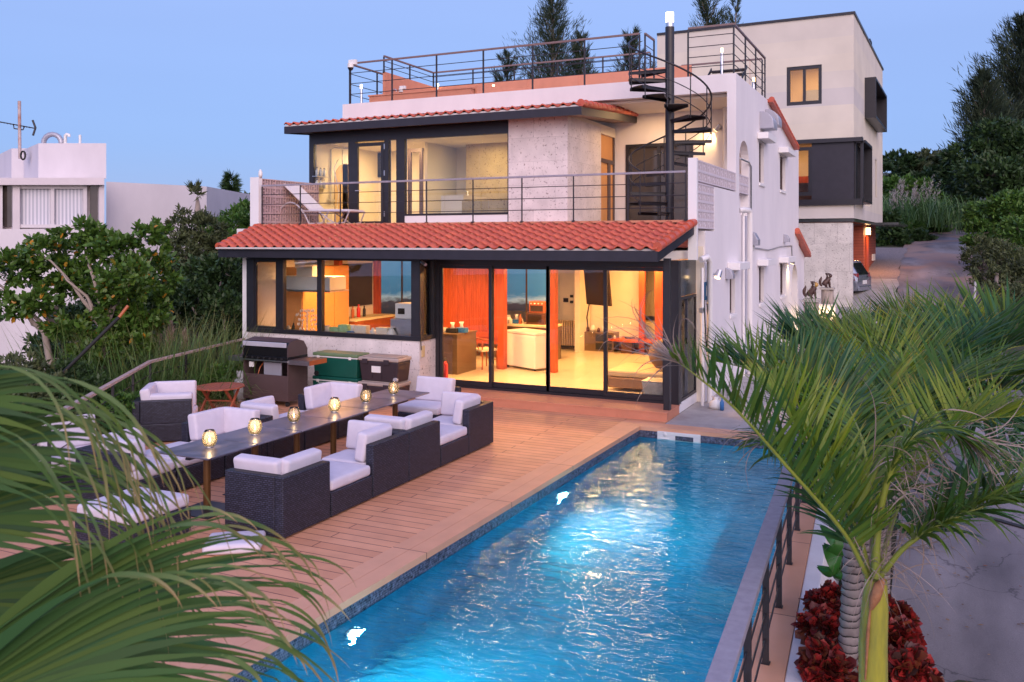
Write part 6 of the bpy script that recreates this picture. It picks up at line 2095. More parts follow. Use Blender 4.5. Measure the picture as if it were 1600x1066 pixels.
# gas bottle
c = Vector((gx0 - .22, 13.35, 0))
o = thing('gas_bottle', c, 'grey gas bottle with collar standing left of the grill', 'gas bottle')
M['grey_metal'] = paint('grey_painted_bottle', (0.42, 0.42, 0.45), 0.35, 0.05, 6)
m = MB(); m.lathe([(0, .02), (.11, .02), (.15, .06), (.155, .14), (.155, .34), (.13, .42), (.06, .46), (0, .46)], c, 22); m.build('tank', M['grey_metal'], o)
m = MB(); m.lathe([(.09, .44), (.10, .58), (.093, .58), (.083, .45)], c, 18); m.build('collar', M['grey_metal'], o)
m = MB(); m.tube([c + Vector((0, 0, .46)), c + Vector((0, 0, .55))], .022, 10); m.build('valve', M['steel'], o)
m = MB(); m.lathe([(.10, 0), (.11, .0), (.11, .04), (.10, .04)], c, 18); m.build('foot_ring', M['grey_metal'], o)
# coolers and cargo boxes
CYd = 14.02
M['green_c'] = paint('dark_green_cooler', (0.006, 0.085, 0.062), 0.32, 0.06, 4)
M['green_lid'] = paint('cooler_lid_green', (0.13, 0.20, 0.10), 0.4, 0.1, 4)
M['box_dark'] = paint('dark_brown_box_plastic', (0.035, 0.024, 0.030), 0.45, 0.08, 6)
M['box_lid'] = paint('taupe_box_lid', (0.38, 0.31, 0.27), 0.5, 0.08, 6)
def text(s, size, loc, rot, mat, parent, nme='lettering'):
    cu_ = bpy.data.curves.new(nme, 'FONT'); cu_.body = s; cu_.size = size; cu_.extrude = .0015; cu_.align_x = 'CENTER'; cu_.align_y = 'CENTER'
    o_ = bpy.data.objects.new(nme, cu_); COL.objects.link(o_)
    me_ = bpy.data.meshes.new_from_object(o_.evaluated_get(bpy.context.evaluated_depsgraph_get()))
    bpy.data.objects.remove(o_)
    me_.materials.append(mat)
    o2 = bpy.data.objects.new(nme, me_); COL.objects.link(o2)
    o2.location = Vector(loc) - wloc(parent); o2.rotation_euler = rot; o2.parent = parent
    return o2
def cooler(x0, x1, z0, h, label, letters=False, lid='green_lid'):
    o = thing('cooler', ((x0 + x1) / 2, CYd, z0), label, 'cooler', 'stacked green coolers')
    d = .42
    m = MB(); m.hexa([(x0 + .03, CYd + .02, z0), (x1 - .03, CYd + .02, z0), (x1 - .03, CYd + d - .02, z0), (x0 + .03, CYd + d - .02, z0)], [(x0, CYd, z0 + h - .09), (x1, CYd, z0 + h - .09), (x1, CYd + d, z0 + h - .09), (x0, CYd + d, z0 + h - .09)])
    m.build('body', M['green_c'], o, bevel=.018)
    m = MB(); m.box(x0 - .005, CYd - .006, z0 + h - .088, x1 + .005, CYd + d + .006, z0 + h - .068); m.build('white_band', M['white_plastic'], o, bevel=.004)
    m = MB(); m.box(x0 - .004, CYd - .005, z0 + h - .067, x1 + .004, CYd + d + .005, z0 + h); m.build('lid', M[lid], o, bevel=.02)
    for x in (x0 + .14, x1 - .16):
        m = MB(); m.box(x - .03, CYd - .02, z0 + h - .11, x + .03, CYd - .007, z0 + h - .055); m.build('latch', M['white_plastic'], o, bevel=.004)
    m = MB(); m.tube([(x0 + .09, CYd - .01, z0 + .05), (x0 + .09, CYd + .03, z0 + .05)], .05, 14); m.build('wheel', M['rubber'], o)
    if letters:
        m = MB(); m.box(x0 + .14, CYd - .006, z0 + h - .205, x0 + .40, CYd - .0005, z0 + h - .115); m.build('badge', M['white_plastic'], o, bevel=.004)
        m = MB(); m.box(x0 + .148, CYd - .009, z0 + h - .197, x0 + .392, CYd - .0065, z0 + h - .123); m.build('badge_field', M['green_c'], o)
        text('Coleman', .058, (x0 + .27, CYd - .011, z0 + h - .160), (R(90), 0, 0), M['white_plastic'], o)
    return o
cx0, cx1 = onY(488, 0, CYd).x, onY(558, 0, CYd).x
cooler(cx0, cx1, .0, .47, 'green cooler with white lettered badge at the bottom of the left stack', True, 'green_c')
cooler(cx0 + .01, cx1 + .0, .472, .46, 'green cooler with pale green lid on top of the left stack')
def cargo(x0, x1, z0, h, label, sticker):
    o = thing('cargo_box', ((x0 + x1) / 2, CYd, z0), label, 'storage box', 'stacked dark storage boxes')
    d = .46
    m = MB(); m.hexa([(x0 + .05, CYd + .03, z0), (x1 - .05, CYd + .03, z0), (x1 - .05, CYd + d - .03, z0), (x0 + .05, CYd + d - .03, z0)], [(x0 + .015, CYd, z0 + h - .09), (x1 - .015, CYd, z0 + h - .09), (x1 - .015, CYd + d, z0 + h - .09), (x0 + .015, CYd + d, z0 + h - .09)])
    m.build('body', M['box_dark'], o, bevel=.02)
    m = MB(); m.box(x0, CYd - .015, z0 + h - .088, x1, CYd + d + .015, z0 + h - .02); m.build('lid', M['box_lid'], o, bevel=.018)
    m = MB(); m.box(x0 + .06, CYd + .03, z0 + h - .019, x1 - .06, CYd + d - .03, z0 + h); m.build('lid_panel', M['box_lid'], o, bevel=.01)
    for x in (x0 + .16, x1 - .26):
        m = MB(); m.box(x - .06, CYd - .03, z0 + h - .14, x + .06, CYd - .016, z0 + h - .05); m.build('latch', M['box_dark'], o, bevel=.005)
    for x in (x0 + .30, (x0 + x1) / 2 + .06, x1 - .12):
        m = MB(); m.box(x - .008, CYd - .004 + .012, z0 + .05, x + .008, CYd + .03, z0 + h - .12); m.build('rib', M['box_dark'], o)
    m = MB(); m.tube([(x1 - .08, CYd - .0, z0 + .05), (x1 - .08, CYd + .05, z0 + .05)], .045, 14); m.build('wheel', M['grey_metal'], o)
    if sticker:
        m = MB(); m.box(x0 + .30, CYd - .004, z0 + .17, x0 + .50, CYd + .012, z0 + .29); m.build('sticker', M['white_plastic'], o)
    return o
bx0, bx1 = onY(539, 0, CYd - .02).x + .03, onY(622, 0, CYd).x
bx0 = cx1 + .02
cargo(bx0, bx1, .0, .45, 'dark storage box with taupe lid at the bottom of the right stack', False)
cargo(bx0 + .01, bx1 + .01, .452, .47, 'dark storage box with white sticker on top of the right stack', True)
# pvc pipe stub
# ================================================================ MODERN HOUSE
# local frame: origin at its near corner (px 1334), u along the left-hand facade (towards -x), v away from the camera
def modern():
    Z0 = 32.0
    c0 = P(1334, 515, Z0)
    th = R(25.3 - 27.3)      # rotated two degrees against the white house
    vd = Vector((-math.sin(YAW - R(27.3)), math.cos(YAW - R(27.3)), 0))
    ud = Vector((-vd.y, vd.x, 0))
    house2 = thing('modern_house', (c0.x, c0.y, -0.3), 'tall sand coloured modern house with black framed windows behind the white house', 'house')
    Mw = Matrix(((-ud.x * -1, vd.x, 0, c0.x), (-ud.y * -1, vd.y, 0, c0.y), (0, 0, 1, 0), (0, 0, 0, 1)))
    # local x = u (left along facade), local y = v (depth)
    def uz(px, py):          # point on the left facade -> (u, z)
        a = (px - CX) / F
        # solve c0 + u*ud on ray
        d = Vector((cs * a - sn, sn * a + cs, 0))
        A = np.array([[d.x, -ud.x], [d.y, -ud.y]]); s_, u_ = np.linalg.solve(A, np.array([c0.x, c0.y]))
        return u_, H - (py - HY) / F * s_
    def vz(px, py, off=0.0):
        a = (px - CX) / F
        d = Vector((cs * a - sn, sn * a + cs, 0)); o0 = c0 - ud * off
        A = np.array([[d.x, -vd.x], [d.y, -vd.y]]); s_, v_ = np.linalg.solve(A, np.array([o0.x, o0.y]))
        return v_, H - (py - HY) / F * s_
    def B(mb, u0, v0, z0, u1, v1, z1): mb.box(u0, v0, z0, u1, v1, z1, Mw)
    zt = vz(1334, 22)[1]; zf = vz(1334, 341)[1]; zd0 = vz(1334, 315)[1]; zd1 = vz(1334, 217)[1]
    U1 = uz(1065, 60)[0] + 1.0
    V1 = vz(1379, 110)[0]
    us = uz(1247, 400)[0]
    # window openings on the left facade
    w1 = (uz(1284, 104)[0], uz(1229, 104)[0], uz(1256, 164)[1], uz(1256, 103)[1])
    w2 = (uz(1268, 300)[0], uz(1238, 300)[0] + 1.3, uz(1255, 306)[1], uz(1255, 230)[1])
    gap = (uz(1206, 70)[0], uz(1165, 70)[0] + .4, 8.3, zt - .9)
    mb = MB()
    def cellsM(u0, u1, z0, z1, holes, t0, t1):
        us_ = sorted({u0, u1, *[h[0] for h in holes], *[h[1] for h in holes]}); zs_ = sorted({z0, z1, *[h[2] for h in holes], *[h[3] for h in holes]})
        for i in range(len(us_) - 1):
            for j in range(len(zs_) - 1):
                cu, cz = (us_[i] + us_[i+1]) / 2, (zs_[j] + zs_[j+1]) / 2
                if not (u0 < cu < u1 and z0 < cz < z1): continue
                if any(h[0] < cu < h[1] and h[2] < cz < h[3] for h in holes): continue
                B(mb, us_[i], t0, zs_[j], us_[i+1], t1, zs_[j+1])
    cellsM(0, U1, zd1, zt, [w1], 0, .25)
    cellsM(0, U1, zf, zd0, [], 0, .25)
    mb.build('facade_wall', M['modern'], house2)
    ba, bb = vz(1344, 300)[0], vz(1361, 300)[0]       # lower bay
    ta, tb = vz(1351, 150)[0], vz(1380, 150)[0]
    mb = MB()
    sl0, sl1 = vz(1367.5, 280)[0], vz(1370, 280)[0]
    slz0, slz1 = vz(1369, 309)[1], vz(1369, 250)[1]
    B(mb, 0, .25, zd1, .25, V1, zt)
    B(mb, 0, .25, zf, .25, V1, zd0)
    B(mb, 0, bb - .3, zd0, .25, sl0, zd1)
    B(mb, 0, sl0, zd0, .25, sl1, slz0); B(mb, 0, sl0, slz1, .25, sl1, zd1)
    B(mb, 0, sl1, zd0, .25, V1, zd1)
    B(mb, .25, V1 - .25, zf, U1, V1, zt)
    B(mb, .25, .25, zt - .6, U1, V1 - .25, zt - .4)
    mb.build('side_wall', M['modern'], house2)
    mb = MB(); B(mb, .05, sl0, slz0, .1, sl1, slz1); mb.build('slit_window', M['glass_dk'], house2)
    mb = MB()
    B(mb, -.05, -.05, zt + .001, U1, .30, zt + .09); B(mb, -.05, .30, zt + .001, .30, V1 + .05, zt + .09)
    mb.build('roof_trim', M['black'], house2)
    # dark band with corner window
    mb = MB()
    ud0 = uz(1268, 300)[0]
    B(mb, 0.0, .03, zd0 + .10, ud0, .25, zd1 - .10)
    mb.build('dark_panel', M['fascia'], house2)
    mb = MB()
    B(mb, -.30, -.12, zd0 - .12, U1, .26, zd0 + .099); B(mb, -.30, -.10, zd1 - .099, U1, .26, zd1 + .05)
    mb.build('band_trim', M['black'], house2)
    mb = MB()
    e = .34
    bb = vz(1363, 280, off=e)[0] + .3
    B(mb, -e, .35 + .2, zd0 + .0, 0, bb - .3, zd0 + .08); B(mb, -e, .55, zd1 - .10, 0, bb - .3, zd1)
    B(mb, -e, bb - .4, zd0 + .08, 0, bb - .3, zd1 - .10)
    B(mb, -.3, .27, zd0 + .10, -.2, .42, zd1 - .10)
    B(mb, -.05, .26, zd0 + .10, .1, .55, zd1 - .10)
    for k in range(4):
        v = .8 + k * (bb - 1.4) / 4
        B(mb, .02, v, zd0 + .08, .12, v + .10, zd1 - .10)
    mb.build('bay_window_box', M['black'], house2)
    mb = MB(); B(mb, .13, .56, zd0 + .08, .16, bb - .4, zd1 - .10); mb.build('pane', M['glass_dk'], house2)
    # upper projecting window box
    z0_, z1_ = vz(1352, 186)[1], vz(1352, 123)[1]
    v0_ = vz(1351, 150)[0]; v1_ = vz(1372, 150)[0]
    e = .42
    v1_ = vz(1386, 150, off=e)[0]
    mb = MB()
    B(mb, -e, v0_, z0_, 0, v0_ + .10, z1_); B(mb, -e, v1_ - .1, z0_, 0, v1_, z1_)
    B(mb, -e, v0_ + .10, z1_ - .1, 0, v1_ - .1, z1_); B(mb, -e, v0_ + .10, z0_, 0, v1_ - .1, z0_ + .1)
    B(mb, -.2, v0_ + .1, z0_ + .1, -.02, v0_ + .6, z1_ - .1)
    mb.build('window_box', M['black'], house2)
    mb = MB(); B(mb, -.018, v0_ + .1, z0_ + .1, -.002, v1_ - .1, z1_ - .1); mb.build('pane', M['glass_dk'], house2)
    # lit windows
    for k, wn in enumerate((w1, w2)):
        mb = MB()
        a, b, c, d = wn
        B(mb, a, .04, c, a + .12, .16, d); B(mb, b - .12, .04, c, b, .16, d); B(mb, a + .12, .04, d - .12, b - .12, .16, d); B(mb, a + .12, .04, c, b - .12, .16, c + .14)
        if k == 0: B(mb, (a + b) / 2 - .05, .06, c + .14, (a + b) / 2 + .05, .14, d - .12)
        fr_ = mb.build('window_frame', M['black'], house2)
        mb = MB(); B(mb, a + .12, .09, c + .14, b - .12, .10, d - .12); mb.build('pane', M['glass'], fr_)
        mb = MB()      # room behind
        B(mb, a - .8, 3.4, c - .8, b + 1.0, 3.5, d + .7); B(mb, a - .8, .3, d + .5, b + 1.0, 3.4, d + .6); B(mb, a - .8, .3, c - .8, b + 1, 3.4, c - .7)
        B(mb, a - .9, .3, c - .7, a - .8, 3.4, d + .5); B(mb, b + .9, .3, c - .7, b + 1.0, 3.4, d + .5)
        mb.build('room', M['interior'], house2)
        cpt = Mw @ Vector(((a + b) / 2, 1.8, d + .45))
        area('room_light', cpt, .8, 55 if k == 0 else 45, (1, .50, .18))
        if k == 1:
            mb = MB(); B(mb, a - .2, 2.6, c - .2, b + .8, 2.7, d - .9); mb.build('wood_panelling', M['redwood'], house2)
            mb = MB(); B(mb, a, 1.2, c - .3, b + .8, 1.7, c + .55); mb.build('counter', M['walnut'], house2)
        else:
            mb = MB(); B(mb, b - .9, 3.2, c - .6, b - .1, 3.3, d - .4); mb.build('blue_curtain', M['blue_pane'], house2)
    # stone base, soffit, red board entrance
    mb = MB(); B(mb, .05, .05, -.8, us - .02, .30, zf - .16); mb.build('stone_wall', M['coral_rough'], house2)
    mb = MB(); B(mb, -.02, .0, zf - .13, U1, V1, zf - .02); B(mb, -1.1, 6.0, zf - .14, -.02, V1 + .4, zf - .05); mb.build('soffit', M['smoke'], house2)
    mb = MB(); B(mb, us - .02, .8, -.8, U1, .9, zf - .14); B(mb, us + .3, .9, -.8, us + .4, 6.2, zf - .14); B(mb, .30, 6.3, -.8, .40, V1 - .1, zf - .14); B(mb, .30, 6.2, -.8, 6.5, 6.298, zf - .14)
    mb.build('red_board_wall', M['clapboard'], house2)
    mb = MB(); va = 7.0; B(mb, .24, va, 1.2, .298, va + 1.0, 3.3); mb.build('entrance_door', M['redwood'], house2)
    mb = MB(); vb = vz(1355, 398)[0]
    for k in range(2): B(mb, .22, V1 - 2.0 + k * .6, 2.2, .298, V1 - 1.7 + k * .6, 2.5)
    mb.build('meter_box', M['white_plastic'], house2)
    mb = MB(); vl = 7.2; B(mb, .12, vl, zf - .55, .29, vl + .25, zf - .25); mb.build('porch_lamp', M['lamp_warm'], house2)
    cpt = Mw @ Vector((-.25, vl, zf - .35)); area('porch_light', cpt, .15, 45, (1, .42, .14))
    # roof odds and ends
    mb = MB()
    for s in (0, .45): mb.tube([Mw @ Vector((.15, V1 * .62 + s + .25 * math.cos(t), zt + .35 + .25 * math.sin(t))) for t in [2 * math.pi * k / 12 for k in range(13)]], .04, 6)
    mb.build('ladder_hoop', M['black'], house2)
    # shadow gap niche on the upper left of facade
    return house2, Mw, c0, ud, vd
mh, Mw, mc0, mud, mvd = modern()

# ================================================================ NEIGHBOUR'S WHITE HOUSE (far left)
nb = thing('neighbour_house', P(60, 520, 28), 'plain white flat roofed house with curtained window on the far left', 'house')
def NB(px0, px1, py0, py1, Z, depth, mat, name, parent=nb, zb=None, Zr=None):
    """box whose front face spans the pixels at depth Z (parallel to the picture), depth m deep"""
    a = P(px0, py1, Z); b = P(px1, py1, Zr or Z); t = P(px0, py0, Z)
    z0 = a.z if zb is None else zb
    d = Vector((-math.sin(YAW + R(38)), math.cos(YAW + R(38)), 0)) * depth
    m_ = MB(); m_.hexa([(a.x, a.y, z0), (b.x, b.y, z0), (b.x + d.x, b.y + d.y, z0), (a.x + d.x, a.y + d.y, z0)], [(a.x, a.y, t.z), (b.x, b.y, t.z), (b.x + d.x, b.y + d.y, t.z), (a.x + d.x, a.y + d.y, t.z)])
    return m_.build(name, mat, parent)
M['nb_white'] = paint('neighbour_white_paint', (0.70, 0.655, 0.68), 0.8, 0.06, 0.7, .1, 20, col2=(.58, .54, .565), stretch=(1, 1, .5))
M['nb_trim'] = paint('neighbour_window_trim', (0.62, 0.56, 0.58), 0.6, 0.05, 3)
NB(-120, 172, 358, 900, 26.0, 7, M['nb_white'], 'lower_wall')
NB(-120, 163, 278, 289, 25.8, 7, M['nb_trim'], 'eave')
NB(60, 166, 224, 279, 27.5, 5, M['nb_white'], 'stair_tower')
NB(18, 62, 232, 279, 29.5, 4, M['nb_white'], 'rear_tower')
# long wing receding right
a = P(166, 284, 27.0); b = P(323, 291, 29.4)
m = MB(); d = Vector((-sn, cs, 0)) * 6
m.hexa([(a.x, a.y, -4), (b.x, b.y, -4), (b.x + d.x, b.y + d.y, -4), (a.x + d.x, a.y + d.y, -4)], [(a.x, a.y, a.z), (b.x, b.y, a.z), (b.x + d.x, b.y + d.y, a.z), (a.x + d.x, a.y + d.y, a.z)])
m.build('side_wing', M['nb_white'], nb)
# window band
NB(-120, 163, 289, 358, 26.25, .1, M['nb_trim'], 'window_back')
for x0, x1 in ((-20, 4), (20, 31), (155, 163)):
    NB(x0, x1, 289, 358, 26.0, .24, M['nb_trim'], 'pilaster')
NB(4, 20, 290, 354, 26.12, .05, M['glass_dk'], 'dark_window')
NB(141, 155, 290, 356, 26.12, .05, M['glass_dk'], 'dark_window')
def curtain_mat():
    m_, n, l, b = nm('white_net_curtain')
    wv = n.new('ShaderNodeTexWave'); wv.inputs['Scale'].default_value = 3.2; wv.inputs['Distortion'].default_value = 1.5; wv.inputs['Detail'].default_value = 2
    g_ = n.new('ShaderNodeNewGeometry'); mp = n.new('ShaderNodeMapping'); mp.inputs['Scale'].default_value = (1, 1, .08); l.new(g_.outputs['Position'], mp.inputs[0]); l.new(mp.outputs[0], wv.inputs['Vector'])
    r = n.new('ShaderNodeValToRGB'); r.color_ramp.elements[0].color = (.42, .43, .50, 1); r.color_ramp.elements[1].color = (.72, .70, .76, 1)
    l.new(wv.outputs[0], r.inputs[0]); l.new(r.outputs[0], b.inputs['Base Color']); b.inputs['Roughness'].default_value = .9
    return m_
NB(31, 130, 295, 351, 26.16, .04, curtain_mat(), 'net_curtain')
wf = NB(26, 136, 289, 295, 26.05, .1, M['nb_white'], 'window_frame')
NB(26, 31, 295, 356, 26.05, .1, M['nb_white'], 'frame_side', wf); NB(130, 136, 295, 356, 26.05, .1, M['nb_white'], 'frame_side', wf); NB(79, 85, 295, 351, 26.05, .1, M['nb_white'], 'frame_side', wf)
NB(31, 130, 351, 356, 26.04, .1, M['nb_white'], 'frame_sill', wf)
NB(72, 105, 478, 560, 25.95, .05, M['glass_dk'], 'dark_window'); NB(68, 72, 478, 560, 25.9, .1, M['nb_trim'], 'frame_side'); NB(106, 118, 520, 560, 25.9, .1, M['nb_trim'], 'pilaster')
# roof pipes
p0 = P(102, 226, 27.6)
m = MB(); q = [P(102, 228, 27.6), P(102, 212, 27.6), P(104, 210, 27.6), P(108, 211, 27.6), P(108, 214, 27.6)]; m.tube(q, .05, 8)
m.tube([P(125, 228, 27.6), P(125, 211, 27.6)], .04, 8); m.tube([P(102, 225, 27.6), P(125, 226, 27.6)], .03, 8); m.build('roof_pipe', M['white_plastic'], nb)
m = MB(); m.tube([P(82, 224, 27.6) + Vector((.28 * math.cos(t) * cs, .28 * math.cos(t) * sn, .28 * math.sin(t))) for t in [math.pi * k / 8 for k in range(9)]], .08, 8); m.build('roof_vent', M['hood'], nb)
# antenna
an = thing('tv_antenna', P(31, 240, 28.5), 'tall rusty mast with television aerial on the neighbour roof', 'antenna')
M['rusty'] = paint('rust_and_white_mast', (0.55, 0.50, 0.50), 0.6, 0.2, 3, col2=(.35, .12, .06))
m = MB(); m.tube([P(31, 248, 28.5), P(30.2, 158, 28.5)], .05, 8); m.build('mast', M['rusty'], an)
m = MB(); m.tube([P(-20, 187, 28.5), P(56, 201, 28.5)], .02, 6)
for px in range(-14, 50, 5):
    m.tube([P(px, 188 + (px + 14) * .18 - .5, 28.2), P(px + .5, 188 + (px + 14) * .18 + 1.5, 28.8)], .01, 4)
m.build('boom', M['rail'], an)
m = MB(); m.tube([P(51, 188, 28.4), P(55.5, 200, 28.4), P(51.5, 212, 28.4)], .035, 6); m.build('reflector', M['rail'], an)
m = MB(); m.tube([P(21, 195, 28.5), P(22, 201, 28.5), P(36, 203, 28.5), P(38, 198, 28.5)], .02, 6); m.build('boom_brace', M['rail'], an)
m = MB()
for k in range(3): m.tube([P(36 + 3.5 * math.cos(t), 243 + 6.5 * math.sin(t), 28.4 - .05 * k) for t in [2 * math.pi * j / 14 for j in range(15)]], .03, 6)
m.build('cable_coil', M['rubber'], an)

# ================================================================ GUARDIAN LION STATUES, CAR
M['statue'] = paint('dark_brown_ceramic', (0.065, 0.030, 0.024), 0.35, 0.3, 14, 0.3, 40)
M['gold'] = paint('weathered_gold_face', (0.42, 0.24, 0.06), 0.4, 0.25, 14)
M['pillar'] = paint('weathered_stone_pillar', (0.46, 0.38, 0.32), 0.85, 0.2, 2.5, 0.4, 30, col2=(.26, .22, .20), stretch=(4, 4, 1))
def lion(px, py_base, Z, hpx, label, gold, face):
    b = P(px, py_base, Z); s = hpx / F * Z        # height
    o = thing('lion_statue', b, label, 'statue', 'guardian lion statues', face)
    def blob(pts, rad, name, mat, sub=2):
        me = bpy.data.meshes.new(name); bm = bmesh.new(); prev = None
        vs_ = [bm.verts.new(Vector(p) * s) for p in pts]
        for i in range(len(vs_) - 1): bm.edges.new((vs_[i], vs_[i + 1]))
        bm.to_mesh(me); bm.free()
        ob = bpy.data.objects.new(name, me); COL.objects.link(ob); ob.parent = o
        sk = ob.modifiers.new('skin', 'SKIN')
        for i, v in enumerate(me.skin_vertices[0].data): v.radius = (rad[i] * s, rad[i] * s); v.use_root = (i == 0)
        sb = ob.modifiers.new('sub', 'SUBSURF'); sb.levels = sb.render_levels = sub
        me.materials.append(mat)
        return ob
    # seated, facing +x locally
    blob([(-.22, 0, .14), (-.16, 0, .26), (-.02, 0, .42), (.10, 0, .58), (.14, 0, .70)], [.16, .20, .19, .17, .15], 'body', M['statue'])
    for sy in (-.11, .11):
        blob([(.10, sy, .50), (.16, sy, .28), (.17, sy, .08), (.24, sy, .04)], [.09, .07, .055, .06], 'front_leg', M['statue'])
        blob([(-.18, sy * 1.3, .22), (-.02, sy * 1.5, .20), (-.06, sy * 1.5, .06), (.06, sy * 1.5, .04)], [.13, .10, .06, .055], 'hind_leg', M['statue'])
    blob([(.12, 0, .78), (.22, 0, .80), (.33, 0, .74)], [.19, .17, .10], 'head', M['gold'] if gold else M['statue'])
    m_ = MB()
    rr_ = random.Random(5)
    for k in range(30):      # mane curls
        t = rr_.uniform(0, 2 * math.pi); h_ = rr_.uniform(.60, .96)
        r_ = .19 * (1.05 - abs(h_ - .78))
        c_ = Vector((.07 - .08 * abs(math.cos(t * .5)) + rr_.uniform(-.05, .05), r_ * math.sin(t), h_)) * s
        m_.lathe([(0, -.05 * s), (.045 * s, 0), (0, .05 * s)], c_, 6)
    m_.build('mane', M['statue'], o, world=False)
    blob([(-.30, 0, .10), (-.42, 0, .24), (-.44, 0, .42), (-.38, 0, .58), (-.32, 0, .68)], [.06, .09, .11, .09, .03], 'tail', M['statue'])
    m_ = MB()
    for k in range(5):
        m_.lathe([(0, -.05 * s), (.05 * s, .0), (0, .12 * s)], Vector((-.40 - .06 * math.sin(k), .0, .25 + .1 * k)) * s, 6)
    m_.build('tail_tuft', M['statue'], o, world=False)
    for sy in (-.06, .06):
        m_ = MB(); m_.lathe([(0, 0), (.05 * s, .02 * s), (0, .09 * s)], Vector((.12, sy * 2.2, .90)) * s, 8); m_.build('ear', M['statue'], o, world=False)
    m_ = MB(); m_.box(-.42 * s, -.24 * s, -.03, .40 * s, .24 * s, .012); m_.build('plinth', M['concrete'], o, world=False)
    return o, b
def pillar(px, py0, py1, Z, wpx, label):
    b = P(px, py1, Z); t = P(px, py0, Z); w_ = wpx / F * Z / 2
    o = thing('stone_pillar', b, label, 'pillar', 'pillars under the lion statues')
    m_ = MB(); m_.lathe([(0, -.6), (w_, -.6), (w_, 0), (w_ * .98, (t.z - b.z) * .5), (w_, t.z - b.z - .03), (0, t.z - b.z - .03)], b, 10); m_.build('shaft', M['pillar'], o)
    m_ = MB(); m_.box(b.x - w_ * 1.1, b.y - w_ * 1.1, t.z - .029, b.x + w_ * 1.1, b.y + w_ * 1.1, t.z + .03); m_.build('capstone', M['concrete'], o)
    return o
pillar(1267.5, 470, 515, 26.0, 23, 'weathered stone pillar under the gold faced lion, nearer the camera')
pillar(1293, 451, 492, 29.0, 19, 'weathered stone pillar under the all dark lion, farther from the camera')
lion(1269, 467, 26.0, 28, 'dark seated lion statue with gold face on the nearer stone pillar', True, YAW - R(20))
lion(1292, 450, 29.0, 24, 'all dark seated lion statue on the farther stone pillar', False, YAW - R(10))
# low lamp lit behind the pillars
p = P(1285, 492, 28.0)
area('pillar_light', p + Vector((0, 0, .3)), .2, 50, (1, .72, .3))
o = thing('letter_wall', P(1287, 512, 28.6), 'low lit wall with letter slot between the lion pillars', 'wall')
b = P(1287, 512, 28.6)
m = MB(); m.box(b.x - .45, b.y, b.z - .5, b.x + .35, b.y + .15, b.z + .75); m.build('wall_block', M['nb_white'], o)
m = MB(); m.box(b.x - .05, b.y - .02, b.z + .35, b.x + .25, b.y - .001, b.z + .47); m.build('letter_slot', M['rubber'], o)

